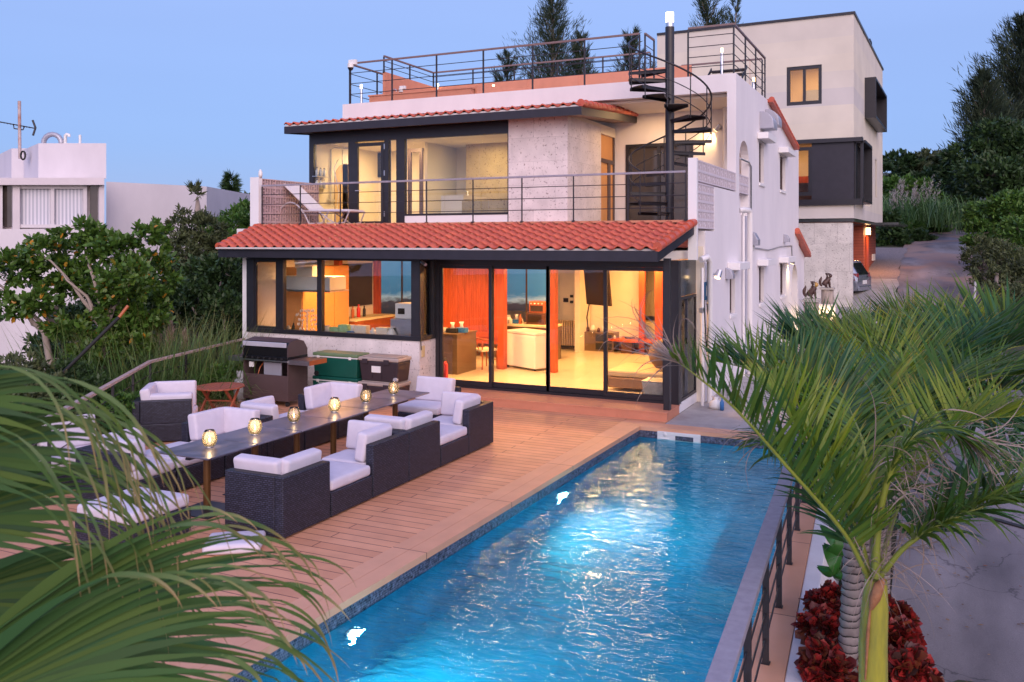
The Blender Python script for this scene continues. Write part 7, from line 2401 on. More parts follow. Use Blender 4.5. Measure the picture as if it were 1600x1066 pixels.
# parked car, nose hidden behind the stone wall
def car():
    M['car_paint'] = paint('silver_blue_car_paint', (0.33, 0.36, 0.43), 0.22, 0.03, 2, metal=.7)
    M['car_glass'] = paint('dark_car_glass', (0.012, 0.013, 0.016), 0.06, .05, 2)
    M['tail_lens'] = paint('red_tail_lens', (0.22, 0.03, 0.04), 0.2, 0.1, 8)
    pb = P(1350, 466, 34.6)
    ang = YAW + R(50)
    o = thing('parked_car', pb, 'silver hatchback parked tail outwards behind the stone wall', 'car', None, ang)
    # local: +x = right along the picture, +y = forward (away), rear faces -y and slightly +x
    L_, W_, Hh = 3.7, 1.62, 1.52
    bm_ = MB()
    # body as lofted sections along y (rear at y=0)
    secs = [(-.02, .42, .80, .30, .80), (.05, .30, .86, .66, 1.0), (.35, .27, .94, .70, 1.46), (1.2, .24, .98, .72, 1.52), (2.3, .24, .98, .68, 1.46), (2.9, .24, .97, .76, 1.04), (3.5, .28, .84, .70, .92), (3.7, .40, .62, .55, .80)]
    ring = []
    for (y, z0, zb, wt, zt) in secs:
        hw = W_ / 2
        ring.append([(-hw * .92, y, z0), (-hw, y, z0 + .18), (-hw, y, min(zb, zt)), (-hw * wt / .74 * .86, y, zt - .03 if zt > zb else zt), (-hw * .5, y, zt), (hw * .5, y, zt), (hw * wt / .74 * .86, y, zt - .03 if zt > zb else zt), (hw, y, min(zb, zt)), (hw, y, z0 + .18), (hw * .92, y, z0)])
    vs_ = [Vector(p) for r_ in ring for p in r_]; n_ = 10; fs_ = []
    for i in range(len(ring) - 1):
        for k in range(n_): fs_.append((i*n_+k, i*n_+(k+1)%n_, (i+1)*n_+(k+1)%n_, (i+1)*n_+k))
    fs_.append(tuple(range(n_))[::-1]); fs_.append(tuple(range((len(ring)-1)*n_, len(ring)*n_)))
    bm_.add(vs_, fs_, True); bm_.build('body', M['car_paint'], o, world=False, bevel=.02)
    m_ = MB(); m_.hexa([(-.60, .0, .92), (.60, .0, .92), (.60, .1, .92), (-.60, .1, .92)], [(-.50, .27, 1.38), (.50, .27, 1.38), (.50, .33, 1.38), (-.50, .33, 1.38)]); m_.build('rear_window', M['car_glass'], o, world=False, bevel=.02)
    for s in (-1, 1):
        m_ = MB(); m_.hexa([(s * .80, .42, .98), (s * .835, .42, .98), (s * .835, 2.6, .98), (s * .80, 2.6, .98)], [(s * .66, .55, 1.40), (s * .70, .55, 1.40), (s * .70, 2.2, 1.40), (s * .66, 2.2, 1.40)]); m_.build('side_window', M['car_glass'], o, world=False)
        m_ = MB(); m_.hexa([(s * .62, -.03, .70), (s * .80, .0, .70), (s * .82, .10, .70), (s * .62, .08, .70)], [(s * .62, -.01, .98), (s * .76, .02, .98), (s * .80, .14, .98), (s * .62, .12, .98)]); m_.build('tail_light', M['tail_lens'], o, world=False, bevel=.015)
        for y in (.62, 3.0):
            m_ = MB(); m_.tube([(s * .66, y, .30), (s * .815, y, .30)], .30, 22); w_ = m_.build('wheel', M['rubber'], o, world=False)
            m_ = MB(); m_.tube([(s * .816, y, .30), (s * .822, y, .30)], .18, 16); m_.build('rim', M['steel'], w_, world=False)
    m_ = MB(); m_.box(-.22, -.04, .56, .22, -.025, .70); m_.build('number_plate', M['white_plastic'], o, world=False)
    m_ = MB(); m_.box(-.72, -.06, .30, .72, .05, .48); m_.build('bumper', M['car_paint'], o, world=False, bevel=.03)
    return o
car()
# ================================================================ PLANTS
rg = np.random.default_rng(11)
def unit(v):
    return v / (np.linalg.norm(v, axis=-1, keepdims=True) + 1e-9)
def leaf_quads(C, D, Nn, Lh, Wd):
    """kite shaped leaves: centre base C, direction D, normal Nn, length Lh, width Wd (arrays)"""
    S_ = unit(np.cross(D, Nn))
    Lh = Lh[:, None]; Wd = Wd[:, None]
    a = C; b = C + D * Lh * .45 + S_ * Wd * .5; c = C + D * Lh; d = C + D * Lh * .45 - S_ * Wd * .5
    V = np.stack([a, b, c, d], 1).reshape(-1, 3)
    n = len(C)
    Fq = np.arange(4 * n).reshape(n, 4)
    return V, Fq
def leaf_round(C, D, Nn, Lh, Wd):
    """oval leaves with six corners, slightly cupped"""
    S_ = unit(np.cross(D, Nn)); Lh = Lh[:, None]; Wd = Wd[:, None]; U = unit(np.cross(S_, D)) * Wd * .16
    V = np.stack([C, C + D * Lh * .25 + S_ * Wd * .42 + U, C + D * Lh * .68 + S_ * Wd * .46 + U, C + D * Lh, C + D * Lh * .68 - S_ * Wd * .46 + U, C + D * Lh * .25 - S_ * Wd * .42 + U], 1).reshape(-1, 3)
    b = np.arange(len(C)) * 6
    return V, np.concatenate([np.stack([b, b + 1, b + 2, b + 3], 1), np.stack([b, b + 3, b + 4, b + 5], 1)])
def clump_leaves(clumps, n, Lh, Wd, shell=.55, up=.25, out=.8, fn=None):
    """clumps: list of (centre, (rx,ry,rz)); leaves fill each ellipsoid, denser at its surface"""
    vols = np.array([c[1][0] * c[1][1] * c[1][2] for c in clumps]) ** .7
    cnt = rg.multinomial(n, vols / vols.sum())
    Cs = []; Ds = []
    for (c, r), k in zip(clumps, cnt):
        if k == 0: continue
        # sub clusters make light and dark tufts
        ns = max(6, k // 26)
        u = unit(rg.normal(size=(ns, 3)))
        rad = (shell + (1 - shell) * rg.random(ns) ** .6)[:, None]
        sub = u * rad
        idx = rg.integers(0, ns, k)
        p = sub[idx] + rg.normal(size=(k, 3)) * .10
        Cs.append(np.array(c) + p * np.array(r))
        d = unit(sub[idx] * out + rg.normal(size=(k, 3)) * .75 + np.array([0, 0, up]))
        Ds.append(d)
    C = np.concatenate(Cs); D = np.concatenate(Ds)
    Nn = unit(rg.normal(size=C.shape) * .8 + np.array([0, 0, 1.0]))
    k = len(C)
    return (fn or leaf_quads)(C, D, Nn, Lh * rg.uniform(.6, 1.25, k), Wd * rg.uniform(.7, 1.2, k))
def limbs(mb, base, tips, r0, r1=.02, wob=.12, n=6):
    for t in tips:
        base = Vector(base); t = Vector(t)
        pts = []
        for i in range(n + 1):
            u = i / n
            p = base.lerp(t, u)
            p.z += math.sin(u * math.pi) * (t - base).length * .06
            if 0 < i < n: p += Vector(rg.normal(0, wob * .4, 3))
            pts.append(p)
        mb.tube(pts, [r0 + (r1 - r0) * i / n for i in range(n + 1)], 7, cap=False)
M['bark'] = paint('grey_brown_bark', (0.20, 0.16, 0.13), 0.9, 0.25, 5, 0.6, 16, stretch=(1, 1, .4))
M['bark_light'] = paint('pale_bark', (0.34, 0.28, 0.24), 0.9, 0.2, 5, 0.5, 16, stretch=(1, 1, .4))
M['leaf_almond'] = leafmat('glossy_mid_green_leaf', [(.06, .13, .022), (.09, .19, .03), (.045, .10, .02), (.13, .22, .035), (.07, .15, .025), (.05, .11, .02), (.11, .19, .03), (.07, .15, .02), (.05, .12, .02), (.08, .16, .03), (.10, .20, .03), (.06, .13, .02), (.08, .16, .02), (.55, .26, .03)], .35, last=.975)
M['leaf_dark'] = leafmat('dark_evergreen_leaf', [(.028, .062, .020), (.045, .095, .026), (.02, .045, .014), (.06, .115, .03)], .5, .15)
M['leaf_olive'] = leafmat('olive_grey_leaf', [(.075, .095, .04), (.11, .13, .05), (.045, .065, .028), (.09, .12, .04)], .6, .2)
M['leaf_fresh'] = leafmat('fresh_green_leaf', [(.05, .14, .025), (.10, .21, .035), (.035, .09, .02), (.13, .24, .04)], .45)
M['needle'] = leafmat('dark_needles', [(.022, .040, .022), (.035, .060, .028), (.016, .030, .018), (.05, .07, .03)], .7, .1)
def tree(name, cat, label, base, crown, n, Lh, Wd, mat, r0=.16, group=None, tips=None, bark='bark', shell=.55, trunk_top=None, up=.25):
    o = thing(name, base, label, cat, group)
    m = MB()
    cc = [Vector(c[0]) for c in crown]
    top = trunk_top or (sum(cc, Vector()) / len(cc))
    top = Vector(top); fork = Vector(base).lerp(top, .45)
    limbs(m, base, [fork], r0, r0 * .7, .1)
    limbs(m, fork, tips or [c for c in cc], r0 * .6, .02, .25)
    m.build('trunk', M[bark], o)
    V, Fq = clump_leaves([(tuple(c[0]), c[1]) for c in crown], n, Lh, Wd, shell, up)
    from_arrays('crown', V, Fq, M[mat], o)
    return o
def CL(px, py, Z, rpx, rz=None, rd=None):
    """clump whose radius is given in pixels"""
    r = rpx / F * Z
    return (tuple(P(px, py, Z)), (r, rd or r, (rz / F * Z) if rz else r))
def base_at(px, Z, z): 
    p = P(px, 400, Z); return (p.x, p.y, z)
# --- left: sea almond tree with pale open limbs and a few orange leaves
cl = [CL(20, 420, 17, 45, 28), CL(75, 395, 17.5, 45, 30), CL(128, 368, 17, 38, 22), CL(180, 388, 17, 45, 26), CL(240, 372, 17.5, 30, 24), CL(60, 470, 16.6, 34, 26), CL(130, 438, 17.5, 50, 30), CL(195, 440, 16.6, 48, 34), CL(240, 430, 18, 42, 34), CL(10, 480, 16.6, 24, 28), CL(110, 505, 16.5, 34, 22), CL(175, 500, 17, 44, 28), CL(232, 486, 17.5, 42, 34), CL(150, 545, 16.8, 44, 24), CL(215, 540, 17, 40, 24)]
o = thing('almond_tree', base_at(150, 17, -2.4), 'broad leaved tree with pale limbs and a few orange leaves before the neighbour house', 'tree')
m = MB()
B0 = Vector(base_at(135, 17, -2.4)); f1 = P(165, 515, 17); f2 = P(70, 520, 16.8)
limbs(m, B0, [f1, f2], .10, .06, .05)
limbs(m, f1, [P(142, 470, 17), P(98, 428, 17), P(60, 398, 17), P(128, 372, 17), P(180, 395, 17), P(238, 400, 17.5), P(205, 440, 16.8)], .05, .012, .12)
limbs(m, f2, [P(38, 490, 16.8), P(0, 452, 16.8), P(-20, 430, 17), P(110, 500, 16.8)], .05, .012, .12)
m.build('trunk', M['bark_light'], o)
V, Fq = clump_leaves(cl, 12000, .14, .075, .35, .35, fn=leaf_round)
from_arrays('crown', V, Fq, M['leaf_almond'], o)
# --- trees between neighbour and the house
tree('olive_tree', 'tree', 'olive grey bushy tree left of the red tiled eave', base_at(300, 23, -2.6), [CL(285, 352, 23, 26, 26), CL(318, 360, 23, 34, 26), CL(290, 400, 22.5, 34, 36), CL(340, 400, 23, 34, 34), CL(300, 450, 22.5, 34, 34), CL(275, 430, 23, 20, 40)], 9000, .15, .05, 'leaf_olive')
tree('bushy_tree', 'tree', 'fresh green bushy tree rising behind the left block screen', base_at(368, 27, -2.6), [CL(372, 352, 27, 28, 24), CL(385, 335, 28, 22, 18), CL(340, 362, 28, 24, 20), CL(360, 390, 26, 30, 26), CL(395, 372, 27, 24, 36)], 7000, .17, .075, 'leaf_fresh')
tree('shade_tree', 'tree', 'dark evergreen tree filling the gap beside the kitchen corner', base_at(345, 20, -2.6), [CL(345, 440, 21, 40, 38), CL(300, 480, 20.5, 40, 38), CL(350, 500, 20, 34, 44), CL(265, 480, 21, 30, 40), CL(320, 430, 21.5, 30, 30), CL(380, 470, 22, 22, 60), CL(255, 520, 20, 30, 36)], 13000, .14, .07, 'leaf_dark', tips=None, bark='bark_light')
tree('round_tree', 'tree', 'dark rounded tree in the shadow directly left of the white house corner', base_at(390, 27, -2.6), [CL(385, 430, 29, 40, 60), CL(340, 470, 28, 40, 60), CL(300, 500, 28, 50, 50), CL(370, 520, 27, 50, 50), CL(250, 500, 27, 50, 50), CL(300, 560, 25, 60, 40)], 9000, .22, .12, 'leaf_dark')
tree('shade_tree', 'tree', 'dark tree behind the almond tree hiding the foot of the neighbour wall', base_at(190, 20, -2.6), [CL(150, 500, 20, 50, 34), CL(215, 480, 20.5, 44, 44), CL(100, 545, 19.5, 50, 26), CL(180, 550, 19.5, 60, 30), CL(240, 440, 21, 34, 44)], 9000, .15, .08, 'leaf_dark')
# young shoot against the neighbour's wing
o = thing('slender_tree', base_at(309, 24, 0), 'slender leaning shoot with upright leaves against the white wing', 'tree')
m = MB(); m.tube([P(308, 340, 24), P(309, 322, 24), P(308, 308, 24)], [.10, .07, .03], 7); m.build('trunk', M['bark_light'], o)
V, Fq = clump_leaves([CL(307, 300, 24, 10, 10)], 160, .22, .05, .3, 1.0); from_arrays('crown', V, Fq, M['leaf_olive'], o)

def conifer(name, label, px, py_top, py_base, Z, wpx, n, group, lean=0, sway=1.1, mat='needle', nl=.34, wisp=True, z_ground=0.0, seed=1):
    """casuarina like: upswept wispy branches on a tapering stem"""
    r_ = np.random.default_rng(seed)
    tp = P(px + lean, py_top, Z); bp_ = P(px, py_base, Z)
    bp_ = Vector((bp_.x, bp_.y, z_ground)) if z_ground is not None else bp_
    o = thing(name, bp_, label, 'tree', group)
    Hh = tp.z - bp_.z; W_ = wpx / F * Z / 2
    m = MB()
    m.tube([bp_, bp_.lerp(tp, .5), bp_.lerp(tp, .96)], [Hh * .02, Hh * .012, .02], 8)
    Cs = []; Ds = []; Ls = []
    vis0 = max(.05, (P(px, py_base, Z).z - bp_.z) / Hh - .15)
    nb_ = int(n)
    for i in range(nb_):
        u = vis0 + (1 - vis0) * (i + r_.random()) / nb_
        wid = W_ * ((1 - u) / (1 - vis0)) ** .7 * r_.uniform(.25, 1.25) + .12
        az = r_.uniform(0, 2 * math.pi)
        st = np.array(bp_.lerp(tp, u))
        dr = np.array([math.cos(az), math.sin(az), sway * r_.uniform(.5, 1.6)])
        dr /= np.linalg.norm(dr)
        end = st + dr * wid * 1.15
        if i % 3 == 0: m.tube([Vector(st), Vector((st + end) / 2), Vector(end)], [.03, .018, .008], 4, cap=False)
        k = max(30, int(130 * (wid / W_) + 24))
        t = r_.random(k) ** .7
        pts = st + (end - st) * t[:, None] + r_.normal(size=(k, 3)) * wid * .09; pts[:, 2] += wid * .35 * t ** 2
        Cs.append(pts)
        dd = dr + r_.normal(size=(k, 3)) * .38 + np.array([0, 0, .35 if wisp else .1])
        Ds.append(unit(dd)); Ls.append(nl * r_.uniform(.5, 1.3, k))
    C = np.concatenate(Cs); D = np.concatenate(Ds); Ls = np.concatenate(Ls)
    V, Fq = leaf_quads(C, D, unit(r_.normal(size=C.shape)), Ls, Ls * .085)
    m.build('trunk', M['bark'], o)
    from_arrays('crown', V, Fq, M[mat], o)
    return o
gp = 'wispy pines behind the roof'
conifer('pine_tree', 'tallest wispy pine behind the roof terrace', 852, 4, 135, 44, 150, 140, gp, 14, seed=1)
conifer('pine_tree', 'second wispy pine directly right of the tallest behind the roof', 905, 62, 130, 44, 84, 66, gp, 4, seed=2)
conifer('pine_tree', 'wispy pine seen through the roof railing just left of the spiral stair', 985, 52, 125, 46, 74, 62, gp, 4, seed=3)
conifer('pine_tree', 'low wispy pine at the left foot of the tallest pine', 792, 88, 135, 46, 60, 36, gp, 0, seed=4)
conifer('pine_tree', 'wispy pine cut by the top of the photo above the right roof rail', 1103, -12, 90, 48, 110, 105, gp, 2, seed=5)
conifer('pine_tree', 'thin pine between the spiral stair pole and the modern house', 1062, 78, 120, 48, 34, 26, gp, 0, seed=6)
conifer('pine_tree', 'sparse pine leaning over the left end of the modern house roof', 1142, 2, 90, 50, 66, 36, gp, 8, seed=7)
conifer('norfolk_pine', 'small conical pine on the skyline at the far left', 361, 274, 345, 62, 34, 90, None, 0, sway=.15, nl=.5, wisp=False, seed=8, mat='leaf_dark')
tree('far_tree', 'tree', 'brownish tree below the conical pine on the skyline', base_at(350, 60, -1), [CL(345, 330, 60, 20, 14), CL(372, 325, 62, 16, 12), CL(325, 332, 62, 22, 10), CL(392, 315, 60, 12, 14), CL(300, 345, 64, 40, 16)], 2600, .45, .22, 'leaf_olive')

# --- right: hillside above the lane
gh = 'trees on the hillside above the lane'
conifer('casuarina_tree', 'tall dark wispy casuarina at the right edge of the picture', 1592, 34, 300, 62, 190, 330, gh, 6, sway=.9, nl=.6, seed=21, z_ground=6)
conifer('casuarina_tree', 'shorter dark casuarina leaning left below the tall one', 1545, 120, 310, 60, 120, 170, gh, -10, sway=.9, nl=.6, seed=22, z_ground=6)
def rt(label, base, crown, n, Lh, Wd, mat, **k): return tree('hillside_tree', 'tree', label, base, crown, n, Lh, Wd, mat, group=gh, r0=.22, **k)
rt('mid green spreading tree under the casuarinas', base_at(1560, 48, 6), [CL(1560, 215, 48, 45, 26), CL(1520, 245, 48, 40, 24), CL(1600, 240, 47, 45, 40), CL(1500, 275, 49, 34, 24), CL(1550, 275, 46, 50, 30), CL(1600, 300, 45, 40, 40)], 15000, .32, .13, 'leaf_dark')
rt('green tree with brighter leaves at the right edge below the spreading tree', base_at(1580, 38, 3.5), [CL(1590, 325, 38, 40, 24), CL(1545, 335, 39, 34, 22), CL(1600, 370, 36, 40, 30), CL(1535, 370, 38, 28, 24)], 11000, .22, .10, 'leaf_fresh')
rt('olive shrubby tree beside the lane on its right', base_at(1530, 33, 2), [CL(1535, 400, 33, 30, 26), CL(1570, 410, 32, 34, 36), CL(1545, 440, 31, 26, 26), CL(1600, 440, 31, 34, 40), CL(1575, 465, 29, 34, 24)], 9000, .17, .06, 'leaf_olive')
rt('dark tree where the lane disappears', base_at(1480, 66, 5.5), [CL(1480, 300, 66, 26, 24), CL(1500, 320, 62, 26, 22), CL(1460, 280, 70, 24, 14), CL(1440, 290, 70, 22, 16), CL(1515, 340, 58, 18, 18)], 5200, .5, .24, 'leaf_dark')
rt('round dark tree on the skyline right of the modern house', base_at(1400, 74, 5), [CL(1402, 255, 74, 24, 14), CL(1430, 262, 76, 18, 12), CL(1392, 272, 72, 22, 14)], 2600, .5, .25, 'leaf_dark')
rt('second skyline tree where the hill dips', base_at(1455, 78, 5), [CL(1450, 252, 78, 22, 13), CL(1475, 256, 76, 18, 14), CL(1438, 268, 74, 20, 12)], 2600, .5, .25, 'leaf_olive')
rt('broad green bush bank left of the lane', base_at(1415, 60, 3.5), [CL(1405, 292, 62, 30, 16), CL(1445, 300, 62, 34, 16), CL(1400, 330, 58, 28, 22), CL(1440, 335, 58, 34, 22), CL(1475, 335, 60, 14, 18), CL(1410, 362, 55, 34, 14), CL(1455, 358, 57, 24, 12)], 9000, .42, .2, 'leaf_fresh')
rt('dark hedge at the foot of the bank beside the modern house', base_at(1400, 50, 2.6), [CL(1395, 375, 50, 22, 14), CL(1430, 372, 52, 26, 10), CL(1390, 350, 50, 14, 22)], 3500, .3, .15, 'leaf_dark')
# pale plumes on the bank
M['plume'] = leafmat('pale_feathery_plume', [(.55, .48, .42), (.62, .56, .52), (.45, .36, .30)], .9, .3)
M['plume_warm'] = leafmat('tan_feathery_plume', [(.46, .32, .24), (.55, .42, .34), (.38, .26, .18)], .9, .3)
def plume(parent, base, tip, r, n, mat, stem=True):
    base = Vector(base); tip = Vector(tip); d = (tip - base)
    u = rg.random(n); t = (.62 + .38 * u)[:, None] if stem else u[:, None]
    C = np.array(base) + np.array(d) * t + rg.normal(size=(n, 3)) * r * .25
    D = unit(np.array(d.normalized()) + rg.normal(size=(n, 3)) * .45)
    V, Fq = leaf_quads(C, D, unit(rg.normal(size=C.shape)), np.full(n, r * 1.3), np.full(n, r * .16))
    from_arrays('plume', V, Fq, M[mat], parent)
    if stem:
        m = MB(); m.tube([base, base.lerp(tip, .75)], [.008, .005], 4, cap=False); m.build('stem', M['plume_warm'], parent)
def grass_blades(C, az, Lh, Wd, lean, droop, seg=5):
    """arching blades; C base (n,3)"""
    n = len(C)
    dirs = np.stack([np.cos(az), np.sin(az), np.zeros(n)], 1)
    side = np.stack([-np.sin(az), np.cos(az), np.zeros(n)], 1)
    rows = []
    for k in range(seg + 1):
        t = k / seg
        h = Lh * (t - droop * t ** 2.6 * .9)
        o_ = Lh * (lean * t + droop * t ** 2 * .75)
        c = C + dirs * o_[:, None]
        c = c.copy(); c[:, 2] += h
        w_ = Wd * (1 - t) ** .6 * (.5 + .5 * min(1, t * 6)) if k < seg else Wd * .04
        rows.append(c - side * (w_ / 2)[:, None]); rows.append(c + side * (w_ / 2)[:, None])
    V = np.stack(rows, 1).reshape(-1, 3)
    m_ = 2 * (seg + 1)
    base = np.arange(n)[:, None] * m_
    quads = np.concatenate([np.stack([base[:, 0] + 2*k, base[:, 0] + 2*k + 1, base[:, 0] + 2*k + 3, base[:, 0] + 2*k + 2], 1) for k in range(seg)], 0)
    uv = np.tile(np.stack([np.tile([0, 1], seg + 1), np.repeat(np.arange(seg + 1) / seg, 2)], 1), (n, 1))
    return V, quads, uv
M['grass'] = leafmat('long_green_grass', [(.10, .22, .055), (.16, .31, .09), (.08, .17, .045), (.21, .32, .12), (.12, .24, .10)], .5, .3, tip=((.30, .22, .08), .75, 1.1))
def pampas(px, py, Z, spread, n, Lh, label, plumes=(), grp='tall pampas grass beyond the railing'):
    b = P(px, py - 40, Z + 2.0); b.z = -1.7; Lh = Lh * .5 + 2.95; n = int(n * 2.4); Z = Z + 2.0
    o = thing('pampas_grass', b, label, 'grass clump', grp)
    C = np.array(b) + rg.normal(size=(n, 3)) * np.array([spread, spread, .05])
    az = rg.uniform(0, 2 * math.pi, n)
    V, Fq, uv = grass_blades(C, az, Lh * rg.uniform(.6, 1.1, n), .030 * rg.uniform(.6, 1.4, n), rg.uniform(.05, .3, n), rg.uniform(.15, .6, n))
    from_arrays('leaves', V, Fq, M['grass'], o, uv=uv)
    for (qx, qy) in plumes:
        plume(o, P(qx - rg.uniform(-6, 6), qy + 62, Z), P(qx, qy - 12, Z), .085, 130, 'plume_warm')
    return o
pampas(215, 655, 15.5, .55, 650, 2.0, 'pampas clump with tan plumes left of the dark trees', ((140, 530), (180, 528), (122, 548)))
pampas(265, 640, 15.8, .55, 750, 1.9, 'tall bright pampas clump behind the bend of the railing', ((200, 520), (233, 518), (170, 575)))
pampas(310, 630, 16.2, .55, 700, 1.7, 'pampas clump behind the lounge chair', ((250, 522), (268, 518), (263, 530)))
pampas(352, 625, 16.5, .5, 600, 1.5, 'pampas clump beside the gas bottle', ((289, 530), (288, 538)))
pampas(160, 670, 14.5, .6, 550, 1.8, 'pampas clump low behind the near railing', ((35, 612), (62, 590)))
def shrub(name, label, clumps, n, Lh, Wd, mat, grp=None, cat='shrub', shell=.4, fn=None):
    c = clumps[0][0]; zb = min(k[0][2] - k[1][2] for k in clumps)
    o = thing(name, (c[0], c[1], zb), label, cat, grp)
    m = MB(); limbs(m, (c[0], c[1], zb - .3), [k[0] for k in clumps], .03, .008, .08); m.build('stem', M['bark'], o)
    V, Fq = clump_leaves(clumps, n, Lh, Wd, shell, .5, fn=fn); from_arrays('foliage', V, Fq, M[mat], o)
    return o
shrub('shrub', 'olive shrub below the neighbour house at the left edge', [CL(25, 590, 14.5, 50, 34), CL(70, 610, 14, 40, 26), CL(10, 640, 13.5, 40, 30)], 4500, .10, .05, 'leaf_olive')
shrub('shrub', 'green shrub under the almond tree', [CL(105, 590, 15.5, 34, 24), CL(140, 610, 15, 30, 24), CL(95, 630, 14, 34, 20)], 4200, .10, .05, 'leaf_dark')
shrub('shrub', 'yellowish shrub behind the lounge chair', [CL(195, 640, 13.8, 40, 22), CL(150, 655, 13.4, 34, 20)], 3000, .08, .04, 'leaf_fresh')
shrub('shrub', 'leafy shrub near the foot of the gas bottle', [CL(335, 600, 17.2, 26, 24), CL(368, 590, 17.5, 20, 20)], 2200, .12, .07, 'leaf_fresh')
shrub('shrub', 'low dark shrub under the near railing at the left edge', [CL(60, 680, 11.8, 60, 26), CL(-10, 700, 11.2, 60, 34), CL(120, 660, 12.6, 40, 22)], 5200, .09, .045, 'leaf_olive')
# undergrowth below as one mass
V = []
n = 9000
x = rg.uniform(-34, -13.2, n); y = rg.uniform(3, 34, n)
keep = [i for i in range(n) if not (x[i] > -13.9 and y[i] > 10)]
x, y = x[keep], y[keep]
z = np.array([ground_z(float(a), float(b)) for a, b in zip(x, y)])
C = np.stack([x, y, z], 1)
V, Fq, uv = grass_blades(C, rg.uniform(0, 6.28, len(C)), rg.uniform(.5, 1.5, len(C)), rg.uniform(.03, .08, len(C)), rg.uniform(.05, .4, len(C)), rg.uniform(.1, .7, len(C)), 4)
o = from_arrays('undergrowth', V, Fq, M['grass'], uv=uv)
tag(o, 'dense green undergrowth below the left railing', None, kind='stuff')
x = rg.uniform(3.5, 26, 16000); y = rg.uniform(16, 75, 16000)
xr = np.array([road_cx(float(b)) for b in y]); hw = 3.2
k_ = (x - xr > 2.9); x, y = x[k_], y[k_]
z = np.array([ground_z(float(a), float(b)) for a, b in zip(x, y)])
C = np.stack([x, y, z], 1)
V, Fq, uv = grass_blades(C, rg.uniform(0, 6.28, len(C)), rg.uniform(.4, 1.3, len(C)), rg.uniform(.04, .12, len(C)), rg.uniform(.05, .4, len(C)), rg.uniform(.1, .7, len(C)), 3)
o = from_arrays('verge_grass', V, Fq, M['grass'], uv=uv)
tag(o, 'rough grass and weeds along the lane verge', None, kind='stuff')
# plumes on the right bank
o = thing('plume_grass', P(1420, 330, 56), 'bank of pale feathery plumes left of the lane', 'grass clump')
C = np.array(P(1425, 350, 56)) + rg.normal(size=(900, 3)) * np.array([1.7, 1.2, .3])
V, Fq, uv = grass_blades(C, rg.uniform(0, 6.28, 900), 2.6 * rg.uniform(.5, 1.1, 900), np.full(900, .07), rg.uniform(.05, .3, 900), rg.uniform(.2, .7, 900), 4)
from_arrays('leaves', V, Fq, M['grass'], o, uv=uv)
for k in range(26):
    qx = 1392 + rg.random() * 76; qy = 276 + rg.random() * 30
    plume(o, P(qx - 2, qy + 22, 55), P(qx + rg.uniform(-2, 4), qy, 55), .19, 34, 'plume', stem=False)
# lane marker post
o = thing('marker_post', P(1522, 480, 26), 'thin grey marker post standing at the edge of the lane', 'post')
m = MB(); m.tube([P(1521, 500, 26), P(1524, 440, 26)], .035, 8); m.build('post_body', M['grey_metal'], o)
# black pole with bamboo tip (net pole) over the left shrubs
o = thing('long_pole', P(110, 576, 15), 'long black pole with a tan tip leaning over the grass', 'pole')
m = MB(); m.tube([P(95, 586, 15), P(186, 496, 15.2)], .03, 8); m.build('pole_shaft', M['rubber'], o)
m = MB(); m.tube([P(186, 496, 15.2), P(200, 478, 15.3)], .028, 8); m.build('tip', M['chairwood'], o)
# ================================================================ FEATHER PALMS (right)
M['palm_leaf'] = leafmat('feather_palm_leaflet', [(.04, .115, .02), (.075, .165, .022), (.14, .23, .022), (.028, .08, .018), (.20, .28, .025)], .38, .35, tip=((.32, .22, .08), .86, 1.12))
M['palm_dark'] = leafmat('blue_green_palm_leaflet', [(.025, .09, .035), (.04, .13, .04), (.07, .16, .035), (.02, .06, .025)], .38, .3, tip=((.16, .10, .05), .9, 1.15))
M['palm_gold'] = leafmat('yellow_green_palm_leaflet', [(.17, .25, .02), (.24, .30, .03), (.10, .20, .02), (.20, .28, .02)], .4, .4, tip=((.40, .16, .05), .84, 1.1))
M['dry_leaf'] = leafmat('dry_grey_palm_thread', [(.34, .27, .25), (.26, .19, .15), (.42, .34, .31)], .8, .2)
M['rachis'] = paint('yellow_green_leaf_stalk', (0.20, 0.24, 0.035), 0.4, 0.15, 6)
M['crownshaft'] = paint('yellow_green_crown_shaft', (0.36, 0.34, 0.035), 0.4, 0.12, 4, .1, 30, stretch=(5, 5, .8), col2=(.20, .21, .04))
def bez(pts, n):
    """smooth polyline through points (Catmull-Rom)"""
    P_ = [np.array(p, dtype=float) for p in pts]
    P_ = [2 * P_[0] - P_[1]] + P_ + [2 * P_[-1] - P_[-2]]
    out_ = []
    m_ = len(P_) - 3
    for i in range(n + 1):
        t = i / n * m_
        k = min(int(t), m_ - 1); u = t - k
        p0, p1, p2, p3 = P_[k:k+4]
        out_.append(.5 * ((2*p1) + (-p0+p2)*u + (2*p0-5*p1+4*p2-p3)*u*u + (-p0+3*p1-3*p2+p3)*u**3))
    return np.array(out_)
